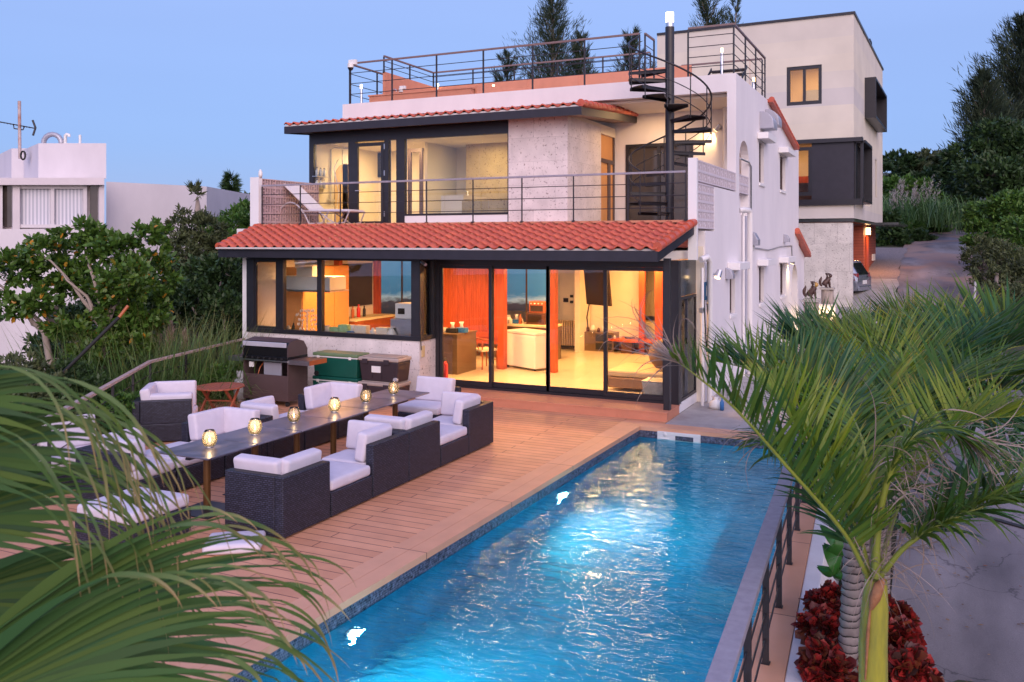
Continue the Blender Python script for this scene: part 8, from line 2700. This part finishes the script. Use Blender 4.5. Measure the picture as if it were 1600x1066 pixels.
def ribbons(C, D0, Nn, Lh, Wd, droop, seg=6, curl=None, vfold=.0):
    """long leaflets: start C, direction D0, bending down under gravity"""
    n = len(C)
    g_ = np.array([0, 0, -1.0])
    p = C.copy(); d = D0.copy(); rows = []
    st = (Lh / seg)[:, None]
    for k in range(seg + 1):
        t = k / seg
        side = unit(np.cross(d, Nn))
        w_ = Wd * (math.sin(min(1, t * 3.2 + .18) * math.pi / 2)) * (1 - t ** 2.2) if k < seg else Wd * .03
        rows.append(p - side * (w_ / 2)[:, None]); rows.append(p + side * (w_ / 2)[:, None])
        d = unit(d + g_ * (droop * (.35 + t * 1.2) / seg)[:, None] + (curl * (t / seg) if curl is not None else 0))
        p = p + d * st
    V = np.stack(rows, 1).reshape(-1, 3)
    m_ = 2 * (seg + 1)
    b = np.arange(n) * m_
    quads = np.concatenate([np.stack([b + 2*k, b + 2*k + 1, b + 2*k + 3, b + 2*k + 2], 1) for k in range(seg)], 0)
    uv = np.tile(np.stack([np.tile([0, 1], seg + 1), np.repeat(np.arange(seg + 1) / seg, 2)], 1), (n, 1))
    return V, quads, uv
def frond(parent, pts, Lmax, mat, n=64, rise=.55, droop=.35, wid=.030, start=.18, fwd=.75, r0=.022, label=None, tipdry=0, upv=(0, 0, 1), messy=.17):
    n = int(n * 1.35); wid *= .95
    path = bez(pts, 40)
    seglen = np.linalg.norm(np.diff(path, axis=0), axis=1); s_ = np.concatenate([[0], np.cumsum(seglen)]); s_ /= s_[-1]
    m_ = MB(); m_.tube([Vector(p) for p in path[::2]], [max(.003, r0 * (1 - .88 * i / 20)) for i in range(21)], 7)
    fr_ = m_.build('frond', M['rachis'], parent)
    Cs = []; Ds = []; Ls = []; Ns = []
    for sg in (-1, 1):
        t = np.linspace(start, .995, n) + rg.uniform(-.004, .004, n)
        idx = np.clip(np.searchsorted(s_, t) - 1, 0, 39)
        u = (t - s_[idx]) / (s_[idx + 1] - s_[idx] + 1e-9)
        p = path[idx] + (path[idx + 1] - path[idx]) * u[:, None]
        tan = unit(path[idx + 1] - path[idx])
        up_ = np.array(upv, dtype=float)
        side = unit(np.cross(tan, up_)) * sg
        nor = unit(np.cross(side * sg, tan))
        ft = fwd * (.55 + .8 * t)[:, None]
        d = unit(side + tan * ft + nor * rise + rg.normal(size=p.shape) * messy)
        L_ = Lmax * (np.sin(np.clip((t - start) / (1 - start) * .86 + .14, 0, 1) * math.pi) ** .55 * .9 + .10) * rg.uniform(.85, 1.1, n)
        Cs.append(p); Ds.append(d); Ls.append(L_); Ns.append(unit(nor + rg.normal(size=p.shape) * .35))
    C, D, Lh, Nn = map(np.concatenate, (Cs, Ds, Ls, Ns))
    V, Fq, uv = ribbons(C, D, Nn, Lh, np.full(len(C), wid) * rg.uniform(.7, 1.15, len(C)), np.full(len(C), droop) * rg.uniform(.5, 1.7, len(C)))
    from_arrays('leaflets', V, Fq, M[mat], fr_, uv=uv)
    if tipdry:
        k = tipdry
        t0 = path[-6]; C = t0 + (path[-1] - t0) * rg.random((k, 1)) ; 
        d = unit(unit(path[-1] - path[-4]) + rg.normal(size=(k, 3)) * .35)
        V, Fq, uv = ribbons(C, d, unit(rg.normal(size=(k, 3))), rg.uniform(.25, .6, k), np.full(k, .007), rg.uniform(-.3, 2.2, k), 9, curl=rg.normal(size=(k, 3)) * 2.4)
        from_arrays('dry_threads', V, Fq, M['dry_leaf'], fr_, uv=uv)
    return fr_
def pts(*a): return [P(x, y, z) for x, y, z in a]
# --- nearest palm with yellow green crown shaft
pb = P(1366, 1100, 5.25)
p1 = thing('feather_palm', (pb.x, pb.y, -1.6), 'feather palm with smooth yellow green crown shaft nearest the camera', 'palm', 'feather palms by the planter')
ct = P(1368, 898, 5.2)
m = MB(); m.tube([(pb.x, pb.y, -1.7), (pb.x, pb.y, -.6), P(1364, 1010, 5.22), P(1367, 950, 5.2), P(1369, 905, 5.2)], [.095, .085, .080, .074, .060], 20); m.build('crown_shaft', M['crownshaft'], p1)
m = MB()
M['husk'] = paint('reddish_brown_husk', (0.30, 0.13, 0.055), 0.6, 0.3, 18, 0.3, 60)
fb = P(1370, 925, 5.12)
m.tube([P(1361, 952, 5.135), P(1367, 935, 5.125), P(1374, 915, 5.13), P(1381, 905, 5.15)], [.012, .032, .030, .010], 9); m.build('husk', M['husk'], p1)
m = MB(); m.tube([P(1352, 1062, 5.17), P(1356, 990, 5.145), P(1360, 950, 5.14)], [.006, .012, .006], 6); m.build('split_seam', M['husk'], p1)
frond(p1, pts((1357, 905, 5.2), (1318, 832, 5.1), (1230, 730, 4.9), (1150, 640, 4.75), (1085, 585, 4.7), (1052, 560, 4.75)), .50, 'palm_leaf', 50, rise=1.1, droop=-.05, start=.12, fwd=1.1, r0=.016, tipdry=34, wid=.027)
frond(p1, pts((1360, 900, 5.2), (1340, 830, 5.2), (1292, 745, 5.3), (1238, 655, 5.5), (1195, 600, 5.8)), .50, 'palm_gold', 46, rise=1.0, droop=.05, start=.15, fwd=1.0, r0=.015, wid=.03)
f2 = frond(p1, pts((1368, 902, 5.15), (1372, 820, 5.1), (1392, 735, 5.05), (1428, 682, 5.0), (1470, 672, 5.0), (1520, 690, 5.0)), .50, 'palm_leaf', 40, rise=.1, droop=1.3, start=.45, fwd=1.2, r0=.026, tipdry=60, wid=.02)
frond(p1, pts((1376, 900, 5.15), (1420, 850, 5.05), (1500, 805, 4.95), (1585, 780, 4.9), (1680, 785, 4.85)), .60, 'palm_leaf', 66, rise=.45, droop=.75, start=.25, fwd=.8, r0=.018, tipdry=10)
frond(p1, pts((1366, 900, 5.25), (1362, 800, 5.4), (1350, 700, 5.7), (1332, 650, 6.1), (1320, 620, 6.5)), .50, 'palm_leaf', 44, rise=.5, droop=.45, start=.18, fwd=.9, r0=.018)
frond(p1, pts((1372, 900, 5.25), (1400, 800, 5.5), (1442, 715, 5.8), (1510, 660, 6.1), (1600, 650, 6.4)), .52, 'palm_gold', 50, rise=1.1, droop=-.05, start=.3, fwd=.7, r0=.018)
frond(p1, pts((1362, 905, 5.25), (1335, 850, 5.5), (1310, 770, 5.9), (1300, 690, 6.3)), .5, 'palm_dark', 50, rise=.4, droop=.5, start=.2, fwd=.9, r0=.016)
frond(p1, pts((1372, 905, 5.25), (1410, 860, 5.6), (1470, 800, 6.0), (1540, 740, 6.4), (1640, 700, 6.7)), .58, 'palm_dark', 56, rise=.5, droop=.6, start=.25, fwd=.8, r0=.016)
# brown fibre round the crown base
k = 90
C = np.array(ct) + rg.normal(size=(k, 3)) * np.array([.05, .05, .08]) + np.array([0, 0, .12])
V, Fq, uv = ribbons(C, unit(rg.normal(size=(k, 3)) + np.array([.4, 0, .9])), unit(rg.normal(size=(k, 3))), rg.uniform(.2, .6, k), np.full(k, .006), rg.uniform(.5, 2.5, k), 8, curl=rg.normal(size=(k, 3)) * 1.5)
from_arrays('dry_fibres', V, Fq, M['dry_leaf'], p1, uv=uv)
k = 110
C = np.array(P(1425, 760, 5.2)) + rg.normal(size=(k, 3)) * np.array([.10, .10, .16])
V, Fq, uv = ribbons(C, unit(rg.normal(size=(k, 3)) * .7 + np.array([.5, .2, .3])), unit(rg.normal(size=(k, 3))), rg.uniform(.2, .55, k), np.full(k, .008), rg.uniform(1.0, 3.5, k), 9, curl=rg.normal(size=(k, 3)) * 1.6)
from_arrays('dry_leaflets', V, Fq, M['dry_leaf'], p1, uv=uv)
# --- ringed trunks
def ringed(px0, px1, Z, ztop, wpx, label, fr, lean=0):
    b = P(px0, 1100, Z)
    o = thing('feather_palm', (b.x, b.y, -1.8), label, 'palm', 'feather palms by the planter')
    top = P(px1, 820, Z); top.z = ztop
    r_ = wpx / F * Z / 2
    pts_ = []; rad = []
    nr_ = 46
    b0 = Vector((b.x, b.y, -1.8))
    for i in range(nr_ * 2):
        t = i / (nr_ * 2 - 1)
        p_ = b0.lerp(Vector(top), t); p_.x += .015 * math.sin(t * 9)
        pts_.append(p_); rad.append(r_ * (1.05 if i % 2 == 0 else .90) * (1.08 - .16 * t) * random.uniform(.975, 1.025))
    m_ = MB(); m_.tube(pts_, rad, 16)
    m_.build('trunk', M['ring_trunk'], o)
    for f in fr: frond(o, **f)
    return o
def ringmat():
    m_, n, l, b = nm('ringed_palm_trunk')
    g_ = n.new('ShaderNodeNewGeometry'); sp = n.new('ShaderNodeSeparateXYZ'); l.new(g_.outputs['Position'], sp.inputs[0])
    t = n.new('ShaderNodeTexNoise'); t.inputs['Scale'].default_value = 9; t.inputs['Detail'].default_value = 6; l.new(g_.outputs['Position'], t.inputs['Vector'])
    ad = n.new('ShaderNodeMath'); ad.operation = 'MULTIPLY_ADD'; ad.inputs[1].default_value = .055; l.new(t.outputs[0], ad.inputs[0]); l.new(sp.outputs['Z'], ad.inputs[2])
    ml = n.new('ShaderNodeMath'); ml.operation = 'MULTIPLY'; ml.inputs[1].default_value = 18; l.new(ad.outputs[0], ml.inputs[0])
    fr_ = n.new('ShaderNodeMath'); fr_.operation = 'FRACT'; l.new(ml.outputs[0], fr_.inputs[0])
    r = n.new('ShaderNodeValToRGB'); e = r.color_ramp.elements; e[0].position = 0; e[0].color = (.02, .017, .017, 1); e[1].position = 1; e[1].color = (.36, .31, .30, 1)
    k_ = e.new(.13); k_.color = (.03, .025, .025, 1); k_ = e.new(.2); k_.color = (.20, .17, .17, 1)
    l.new(fr_.outputs[0], r.inputs[0])
    mx = n.new('ShaderNodeMixRGB'); mx.blend_type = 'MULTIPLY'; mx.inputs[0].default_value = .6; l.new(r.outputs[0], mx.inputs[1])
    r2 = n.new('ShaderNodeValToRGB'); r2.color_ramp.elements[0].position = .3; r2.color_ramp.elements[0].color = (.35, .35, .35, 1); r2.color_ramp.elements[1].position = .65; l.new(t.outputs[0], r2.inputs[0]); l.new(r2.outputs[0], mx.inputs[2])
    l.new(mx.outputs[0], b.inputs['Base Color']); b.inputs['Roughness'].default_value = .85
    bp = n.new('ShaderNodeBump'); bp.inputs['Strength'].default_value = .8; bp.inputs['Distance'].default_value = .015; l.new(fr_.outputs[0], bp.inputs['Height']); l.new(bp.outputs[0], b.inputs['Normal'])
    return m_
M['ring_trunk'] = ringmat()
zc = P(1330, 800, 6.3).z
def fd(ps, L, mat, n=56, **k): return dict(pts=pts(*ps), Lmax=L, mat=mat, n=n, **k)
ringed(1324, 1330, 6.3, zc + .25, 31, 'ringed trunk palm left of the crown shaft, its leaves spread towards the house', [
    fd([(1330, 790, 6.3), (1300, 700, 6.4), (1240, 625, 6.6), (1175, 580, 6.9), (1120, 565, 7.1)], .64, 'palm_leaf', 64, rise=1.0, droop=.05, start=.2, r0=.016, fwd=1.0),
    fd([(1330, 790, 6.3), (1318, 690, 6.5), (1290, 630, 6.8), (1250, 580, 7.2), (1215, 560, 7.5)], .64, 'palm_dark', 60, rise=.9, droop=.1, start=.2, r0=.016, fwd=1.0),
    fd([(1332, 790, 6.3), (1345, 690, 6.6), (1362, 620, 7.0), (1368, 590, 7.5)], .55, 'palm_gold', 46, rise=.9, droop=.0, start=.25, r0=.016, fwd=1.1),
    fd([(1333, 790, 6.3), (1370, 700, 6.5), (1420, 640, 6.8), (1490, 600, 7.1), (1560, 590, 7.3)], .72, 'palm_leaf', 60, rise=.8, droop=.3, start=.2, r0=.016),
    fd([(1330, 795, 6.3), (1290, 740, 6.2), (1240, 700, 6.1), (1190, 690, 6.0)], .55, 'palm_leaf', 44, rise=.3, droop=1.0, start=.25, r0=.014, tipdry=12)])
ringed(1345, 1342, 6.75, zc - .05, 28, 'darker ringed trunk palm between the two other trunks', [
    fd([(1342, 820, 6.75), (1352, 720, 7.0), (1385, 640, 7.5), (1430, 590, 8.0)], .75, 'palm_dark', 56, rise=.7, droop=.4, start=.2, r0=.016),
    fd([(1342, 820, 6.75), (1320, 720, 7.2), (1275, 640, 7.8), (1230, 600, 8.3)], .75, 'palm_dark', 56, rise=.7, droop=.4, start=.2, r0=.016)])
# --- palms further up the planter
def farpalm(px, py, Z, fr, label, bpx=1362):
    c = P(px, py, Z); bb_ = P(bpx, py, Z + .3)
    o = thing('feather_palm', (bb_.x, bb_.y, road_z(c.y)), label, 'palm', 'feather palms by the planter')
    m_ = MB(); m_.tube([(bb_.x, bb_.y, road_z(c.y) - .1), (bb_.x + .05, bb_.y, (c.z + road_z(c.y)) / 2), (c.x, c.y, c.z)], [.10, .08, .06], 12); m_.build('trunk', M['ring_trunk'], o)
    for f in fr: frond(o, **f)
    return o
Z = 9.0
farpalm(1380, 708, Z, [
    fd([(1425, 694, Z), (1395, 634, Z), (1355, 574, Z+.3), (1305, 534, Z+.6)], .85, 'palm_gold', 60, rise=.9, droop=.05, wid=.035, start=.15, fwd=1.0),
    fd([(1425, 694, Z), (1415, 614, Z+.2), (1400, 559, Z+.5), (1375, 524, Z+.8)], .85, 'palm_leaf', 60, rise=.8, droop=.1, wid=.035, start=.15, fwd=1.0),
    fd([(1425, 694, Z), (1450, 614, Z+.2), (1485, 554, Z+.4), (1535, 524, Z+.6)], .85, 'palm_dark', 60, rise=.8, droop=.2, wid=.035, start=.15),
    fd([(1425, 694, Z), (1475, 634, Z), (1535, 594, Z), (1605, 584, Z)], .85, 'palm_leaf', 60, rise=.7, droop=.4, wid=.035, start=.15),
    fd([(1425, 694, Z), (1485, 669, Z-.3), (1555, 654, Z-.5), (1625, 664, Z-.6)], .8, 'palm_dark', 60, rise=.4, droop=.8, wid=.035, start=.15),
    fd([(1425, 694, Z), (1375, 664, Z-.3), (1325, 654, Z-.5), (1275, 674, Z-.6)], .75, 'palm_dark', 60, rise=.4, droop=.7, wid=.033, start=.15),
    fd([(1425, 694, Z), (1395, 679, Z-.5), (1375, 704, Z-.8), (1355, 754, Z-1)], .6, 'palm_leaf', 40, rise=.3, droop=.8, wid=.03, start=.15, tipdry=30)],
    'feather palm in the middle of the planter behind the ringed trunks')
Z = 12.5
farpalm(1400, 622, Z, [
    fd([(1495, 616, Z), (1465, 566, Z), (1425, 526, Z+.3), (1375, 506, Z+.6)], 1.1, 'palm_leaf', 60, rise=.9, droop=.1, wid=.045, start=.15, fwd=1.0),
    fd([(1495, 616, Z), (1495, 546, Z+.3), (1485, 506, Z+.6)], 1.1, 'palm_gold', 56, rise=.8, droop=.2, wid=.045, start=.15),
    fd([(1495, 616, Z), (1525, 556, Z), (1565, 526, Z)], 1.1, 'palm_leaf', 56, rise=.8, droop=.3, wid=.045, start=.15),
    fd([(1495, 616, Z), (1445, 596, Z-.4), (1395, 596, Z-.7), (1355, 616, Z-.9)], 1.0, 'palm_dark', 60, rise=.5, droop=.6, wid=.045, start=.15),
    fd([(1495, 616, Z), (1465, 636, Z-.8), (1435, 666, Z-1.2)], .9, 'palm_dark', 50, rise=.4, droop=.7, wid=.04, start=.15)],
    'feather palm at the right edge farthest up the planter')
Z = 11.5
farpalm(1310, 660, Z, [
    fd([(1310, 635, Z), (1290, 585, Z), (1262, 545, Z+.3), (1225, 530, Z+.5)], 1.0, 'palm_dark', 56, rise=.9, droop=.1, wid=.045, start=.15, fwd=1.0),
    fd([(1310, 635, Z), (1312, 575, Z+.2), (1308, 530, Z+.5)], 1.0, 'palm_dark', 56, rise=.7, droop=.05, wid=.045, start=.15, fwd=1.2),
    fd([(1310, 635, Z), (1335, 585, Z), (1362, 550, Z+.3), (1385, 540, Z+.5)], 1.0, 'palm_leaf', 56, rise=.9, droop=.1, wid=.045, start=.15, fwd=1.0)],
    'dark leaved feather palm low in front of the lion pillars')
Z = 10.0
farpalm(1500, 620, Z, [
    fd([(1500, 620, Z), (1530, 575, Z), (1575, 545, Z), (1640, 535, Z)], 1.0, 'palm_dark', 60, rise=.8, droop=.3, wid=.045, start=.1),
    fd([(1500, 620, Z), (1515, 560, Z+.3), (1545, 520, Z+.6), (1600, 495, Z+.8)], 1.0, 'palm_leaf', 60, rise=.8, droop=.2, wid=.045, start=.1),
    fd([(1500, 620, Z), (1550, 610, Z-.3), (1610, 610, Z-.5), (1680, 630, Z-.6)], .95, 'palm_dark', 60, rise=.5, droop=.7, wid=.045, start=.1),
    fd([(1500, 620, Z), (1480, 570, Z+.3), (1440, 540, Z+.6), (1390, 530, Z+.9)], .9, 'palm_gold', 56, rise=.8, droop=.1, wid=.045, start=.1),
    fd([(1500, 620, Z), (1540, 650, Z-.5), (1590, 690, Z-.8), (1640, 740, Z-.9)], .85, 'palm_dark', 56, rise=.4, droop=.8, wid=.04, start=.1)],
    'wide leaning feather palm whose leaves hang over the lane', 1375)
# --- red leaved plants and broad green leaves in the planter
M['coleus'] = leafmat('red_and_maroon_leaf', [(.10, .012, .014), (.34, .022, .018), (.045, .014, .018), (.46, .035, .03), (.07, .014, .018), (.20, .05, .02), (.035, .016, .014)], .45, .2)
def red(px, py, Z, rpx, n, label):
    n = int(n * 3.2); px += 12; rpx *= .88
    c = P(px, py, Z); r_ = rpx / F * Z
    shrub('red_leaf_plant', label, [((c.x, c.y, c.z), (r_, r_ * 1.1, r_ * .8)), ((c.x + .05, c.y + r_ * .6, c.z - r_ * .6), (r_ * 1.1, r_, r_ * .7))], n, .085, .075, 'coleus', 'red leaved plants in the planter', 'plant', .15, fn=leaf_round)
red(1278, 945, 7.3, 30, 520, 'bright red leaved plant at the top of the planter against the wall')
red(1277, 985, 6.8, 32, 520, 'maroon leaved plant directly below the topmost one in the planter')
red(1280, 1040, 6.3, 36, 560, 'rusty red leaved plant at the bottom left of the planter')
red(1393, 1000, 6.6, 26, 480, 'red leaved plant just right of the crown shaft')
red(1405, 1050, 6.2, 36, 560, 'red leaved plant spilling towards the lane')
red(1380, 960, 7.2, 22, 300, 'small red leaved plant behind the crown shaft')
red(1310, 1060, 6.6, 28, 320, 'dark red leaved plant between the trunks')
o = thing('broad_leaf_plant', P(1300, 880, 7.6), 'plant with big glossy green oval leaves above the red leaves', 'plant')
M['big_leaf'] = leafmat('big_glossy_leaf', [(.03, .13, .02), (.05, .18, .03), (.02, .09, .02)], .25, .2)
for (px, py, dx, dy, s) in ((1300, 872, -.3, .5, .26), (1308, 850, .2, .6, .27), (1296, 838, -.5, .6, .22), (1316, 885, .7, .3, .20), (1294, 890, -.9, .2, .18), (1305, 895, .1, -.3, .16)):
    c = P(px, py, 7.5)
    m = MB(); n_ = 8; vs = []
    ax = Vector((dx * cs, dx * sn, dy)).normalized(); rz_ = rg.uniform(-1.0, 1.0); sd = Vector((math.cos(YAW + rz_), math.sin(YAW + rz_), rg.uniform(-.3, .3))); sd = (sd - ax * sd.dot(ax)).normalized()
    for i in range(n_ + 1):
        t = i / n_; w_ = s * .36 * math.sin(math.pi * min(1, t * .93 + .05)) ** .7
        cpt = c + ax * s * (t - .5) - Vector((-sn, cs, 0)) * .10 * math.sin(math.pi * t)
        for q_ in (-1, 0, 1): vs.append(cpt + sd * w_ * q_ + Vector((-sn, cs, 0)) * .03 * abs(q_))
    m.add(vs, [(3*i + j, 3*i + j + 1, 3*i + j + 4, 3*i + j + 3) for i in range(n_) for j in (0, 1)], True); m.build('leaf', M['big_leaf'], o)

# ================================================================ FAN PALMS (left foreground)
M['fan'] = leafmat('fan_palm_blade', [(.028, .082, .022), (.065, .135, .024), (.03, .10, .038), (.09, .15, .025), (.02, .065, .03)], .6, .25, .2, tip=((.30, .22, .06), .80, 1.05))
M['fan_tip'] = leafmat('fan_palm_hanging_tip', [(.09, .17, .04), (.13, .19, .04), (.06, .14, .04), (.20, .19, .06)], .45, .35, tip=((.48, .30, .14), .45, 1.0))
def fan(parent, hub, a0, a1, n, Lr, toward=0.0, roll=0.0, mat='fan', tipL=(.3, .6), wid=.05, label=None, hang=2.4, tipw=.018):
    """fan leaf whose blades leave the hub between the angles a0..a1 (degrees, 0 = right, 90 = up as seen from the deck side)"""
    hub = Vector(hub)
    right = Vector((cs, sn, 0)); fwdv = Vector((-sn, cs, 0)); upv = Vector((0, 0, 1))
    hb = MB(); hb.lathe([(0, -.02), (.03, 0), (0, .02)], hub, 8); lf = hb.build('fan_leaf', M['rachis'], parent)
    Cs = []; Ds = []; Ns = []; Ls = []
    for i in range(n):
        t = (i + .5) / n
        a = R(a0 + (a1 - a0) * t + rg.uniform(-1, 1))
        tilt = toward + .30 * math.sin(math.pi * t) + roll * (t - .5)
        d = right * math.cos(a) + upv * math.sin(a) + fwdv * tilt
        Cs.append(hub); Ds.append(d.normalized()); Ns.append((fwdv * -1 + upv * .35 + right * .5 * (1 if i % 2 else -1)).normalized())
        Ls.append(Lr * (.80 + .25 * math.sin(math.pi * t)) * rg.uniform(.92, 1.06))
    C = np.array(Cs); D = np.array(Ds); Nn = np.array(Ns); Lh = np.array(Ls)
    # stiff part
    seg = 9
    p = C.copy(); d = D.copy(); rows = []
    for k in range(seg + 1):
        t = k / seg
        side = unit(np.cross(d, Nn))
        w_ = wid * (min(1, .12 + t * 1.7)) * max(.10, 1 - max(0, t - .45) * 1.75)
        rows.append(p - side * w_ / 2); rows.append(p + side * w_ / 2)
        d = unit(d + np.array([0, 0, -1.0]) * (.030 + .10 * t * t))
        p = p + d * (Lh / seg)[:, None]
    V = np.stack(rows, 1).reshape(-1, 3); m_ = 2 * (seg + 1); b = np.arange(n) * m_
    quads = np.concatenate([np.stack([b + 2*k, b + 2*k + 1, b + 2*k + 3, b + 2*k + 2], 1) for k in range(seg)], 0)
    uv = np.tile(np.stack([np.tile([0, 1], seg + 1), np.repeat(np.arange(seg + 1) / seg * .7, 2)], 1), (n, 1))
    from_arrays('blades', V, quads, M[mat], lf, uv=uv)
    # hanging tips: two from every blade
    C2 = p - d * (Lh / seg * 1.2)[:, None]; D2 = unit(d + rg.normal(size=(n, 3)) * .08)
    k = len(C2)
    V, Fq, uv = ribbons(C2, D2, Nn, rg.uniform(tipL[0], tipL[1], k), np.full(k, tipw) * rg.uniform(.5, 1.1, k), np.full(k, hang) * rg.uniform(.6, 1.4, k), 10, curl=rg.normal(size=(k, 3)) * .5)
    from_arrays('hanging_tips', V, Fq, M['fan_tip'], lf, uv=uv)
    return lf
hb_ = P(-120, 1100, 2.4)
fp = thing('fan_palm', (hb_.x, hb_.y, -2.2), 'large fan palm with drooping leaf tips filling the lower left corner', 'palm')
m = MB(); m.tube([(hb_.x, hb_.y, -2.2), (hb_.x, hb_.y, 1.2)], [.16, .12], 14); m.build('trunk', M['bark'], fp)
FANS = [((-90, 1050, 2.3), -12, 44, 34, .86, .12, (.14, .34), .036, 1.6, .013),
        ((-160, 1160, 2.0), 8, 50, 22, .74, -.05, (.14, .30), .034, 1.6, .012),
        ((-150, 960, 2.7), 0, 34, 22, .66, .1, (.20, .42), .034, 2.2, .012),
        ((-190, 850, 2.5), 4, 40, 22, .58, .1, (.30, .55), .032, 3.0, .011),
        ((-190, 745, 2.3), 2, 40, 22, .52, .0, (.34, .62), .032, 3.6, .012),
        ((-210, 650, 2.1), 0, 34, 14, .44, -.05, (.28, .50), .034, 4.0, .012)]
for (h_, a, b, n_, L_, tw, tl, wd, hg, tpw) in FANS:
    fan(fp, P(*h_), a, b, n_, L_, toward=tw, tipL=tl, wid=wd, hang=hg, tipw=tpw)
    m = MB(); m.tube([P(-120, 1080, 2.4), P((h_[0] - 120) / 2 - 10, (h_[1] + 1080) / 2, (h_[2] + 2.4) / 2), P(*h_)], [.025, .016, .012], 8); m.build('leaf_stalk', M['rachis'], fp)
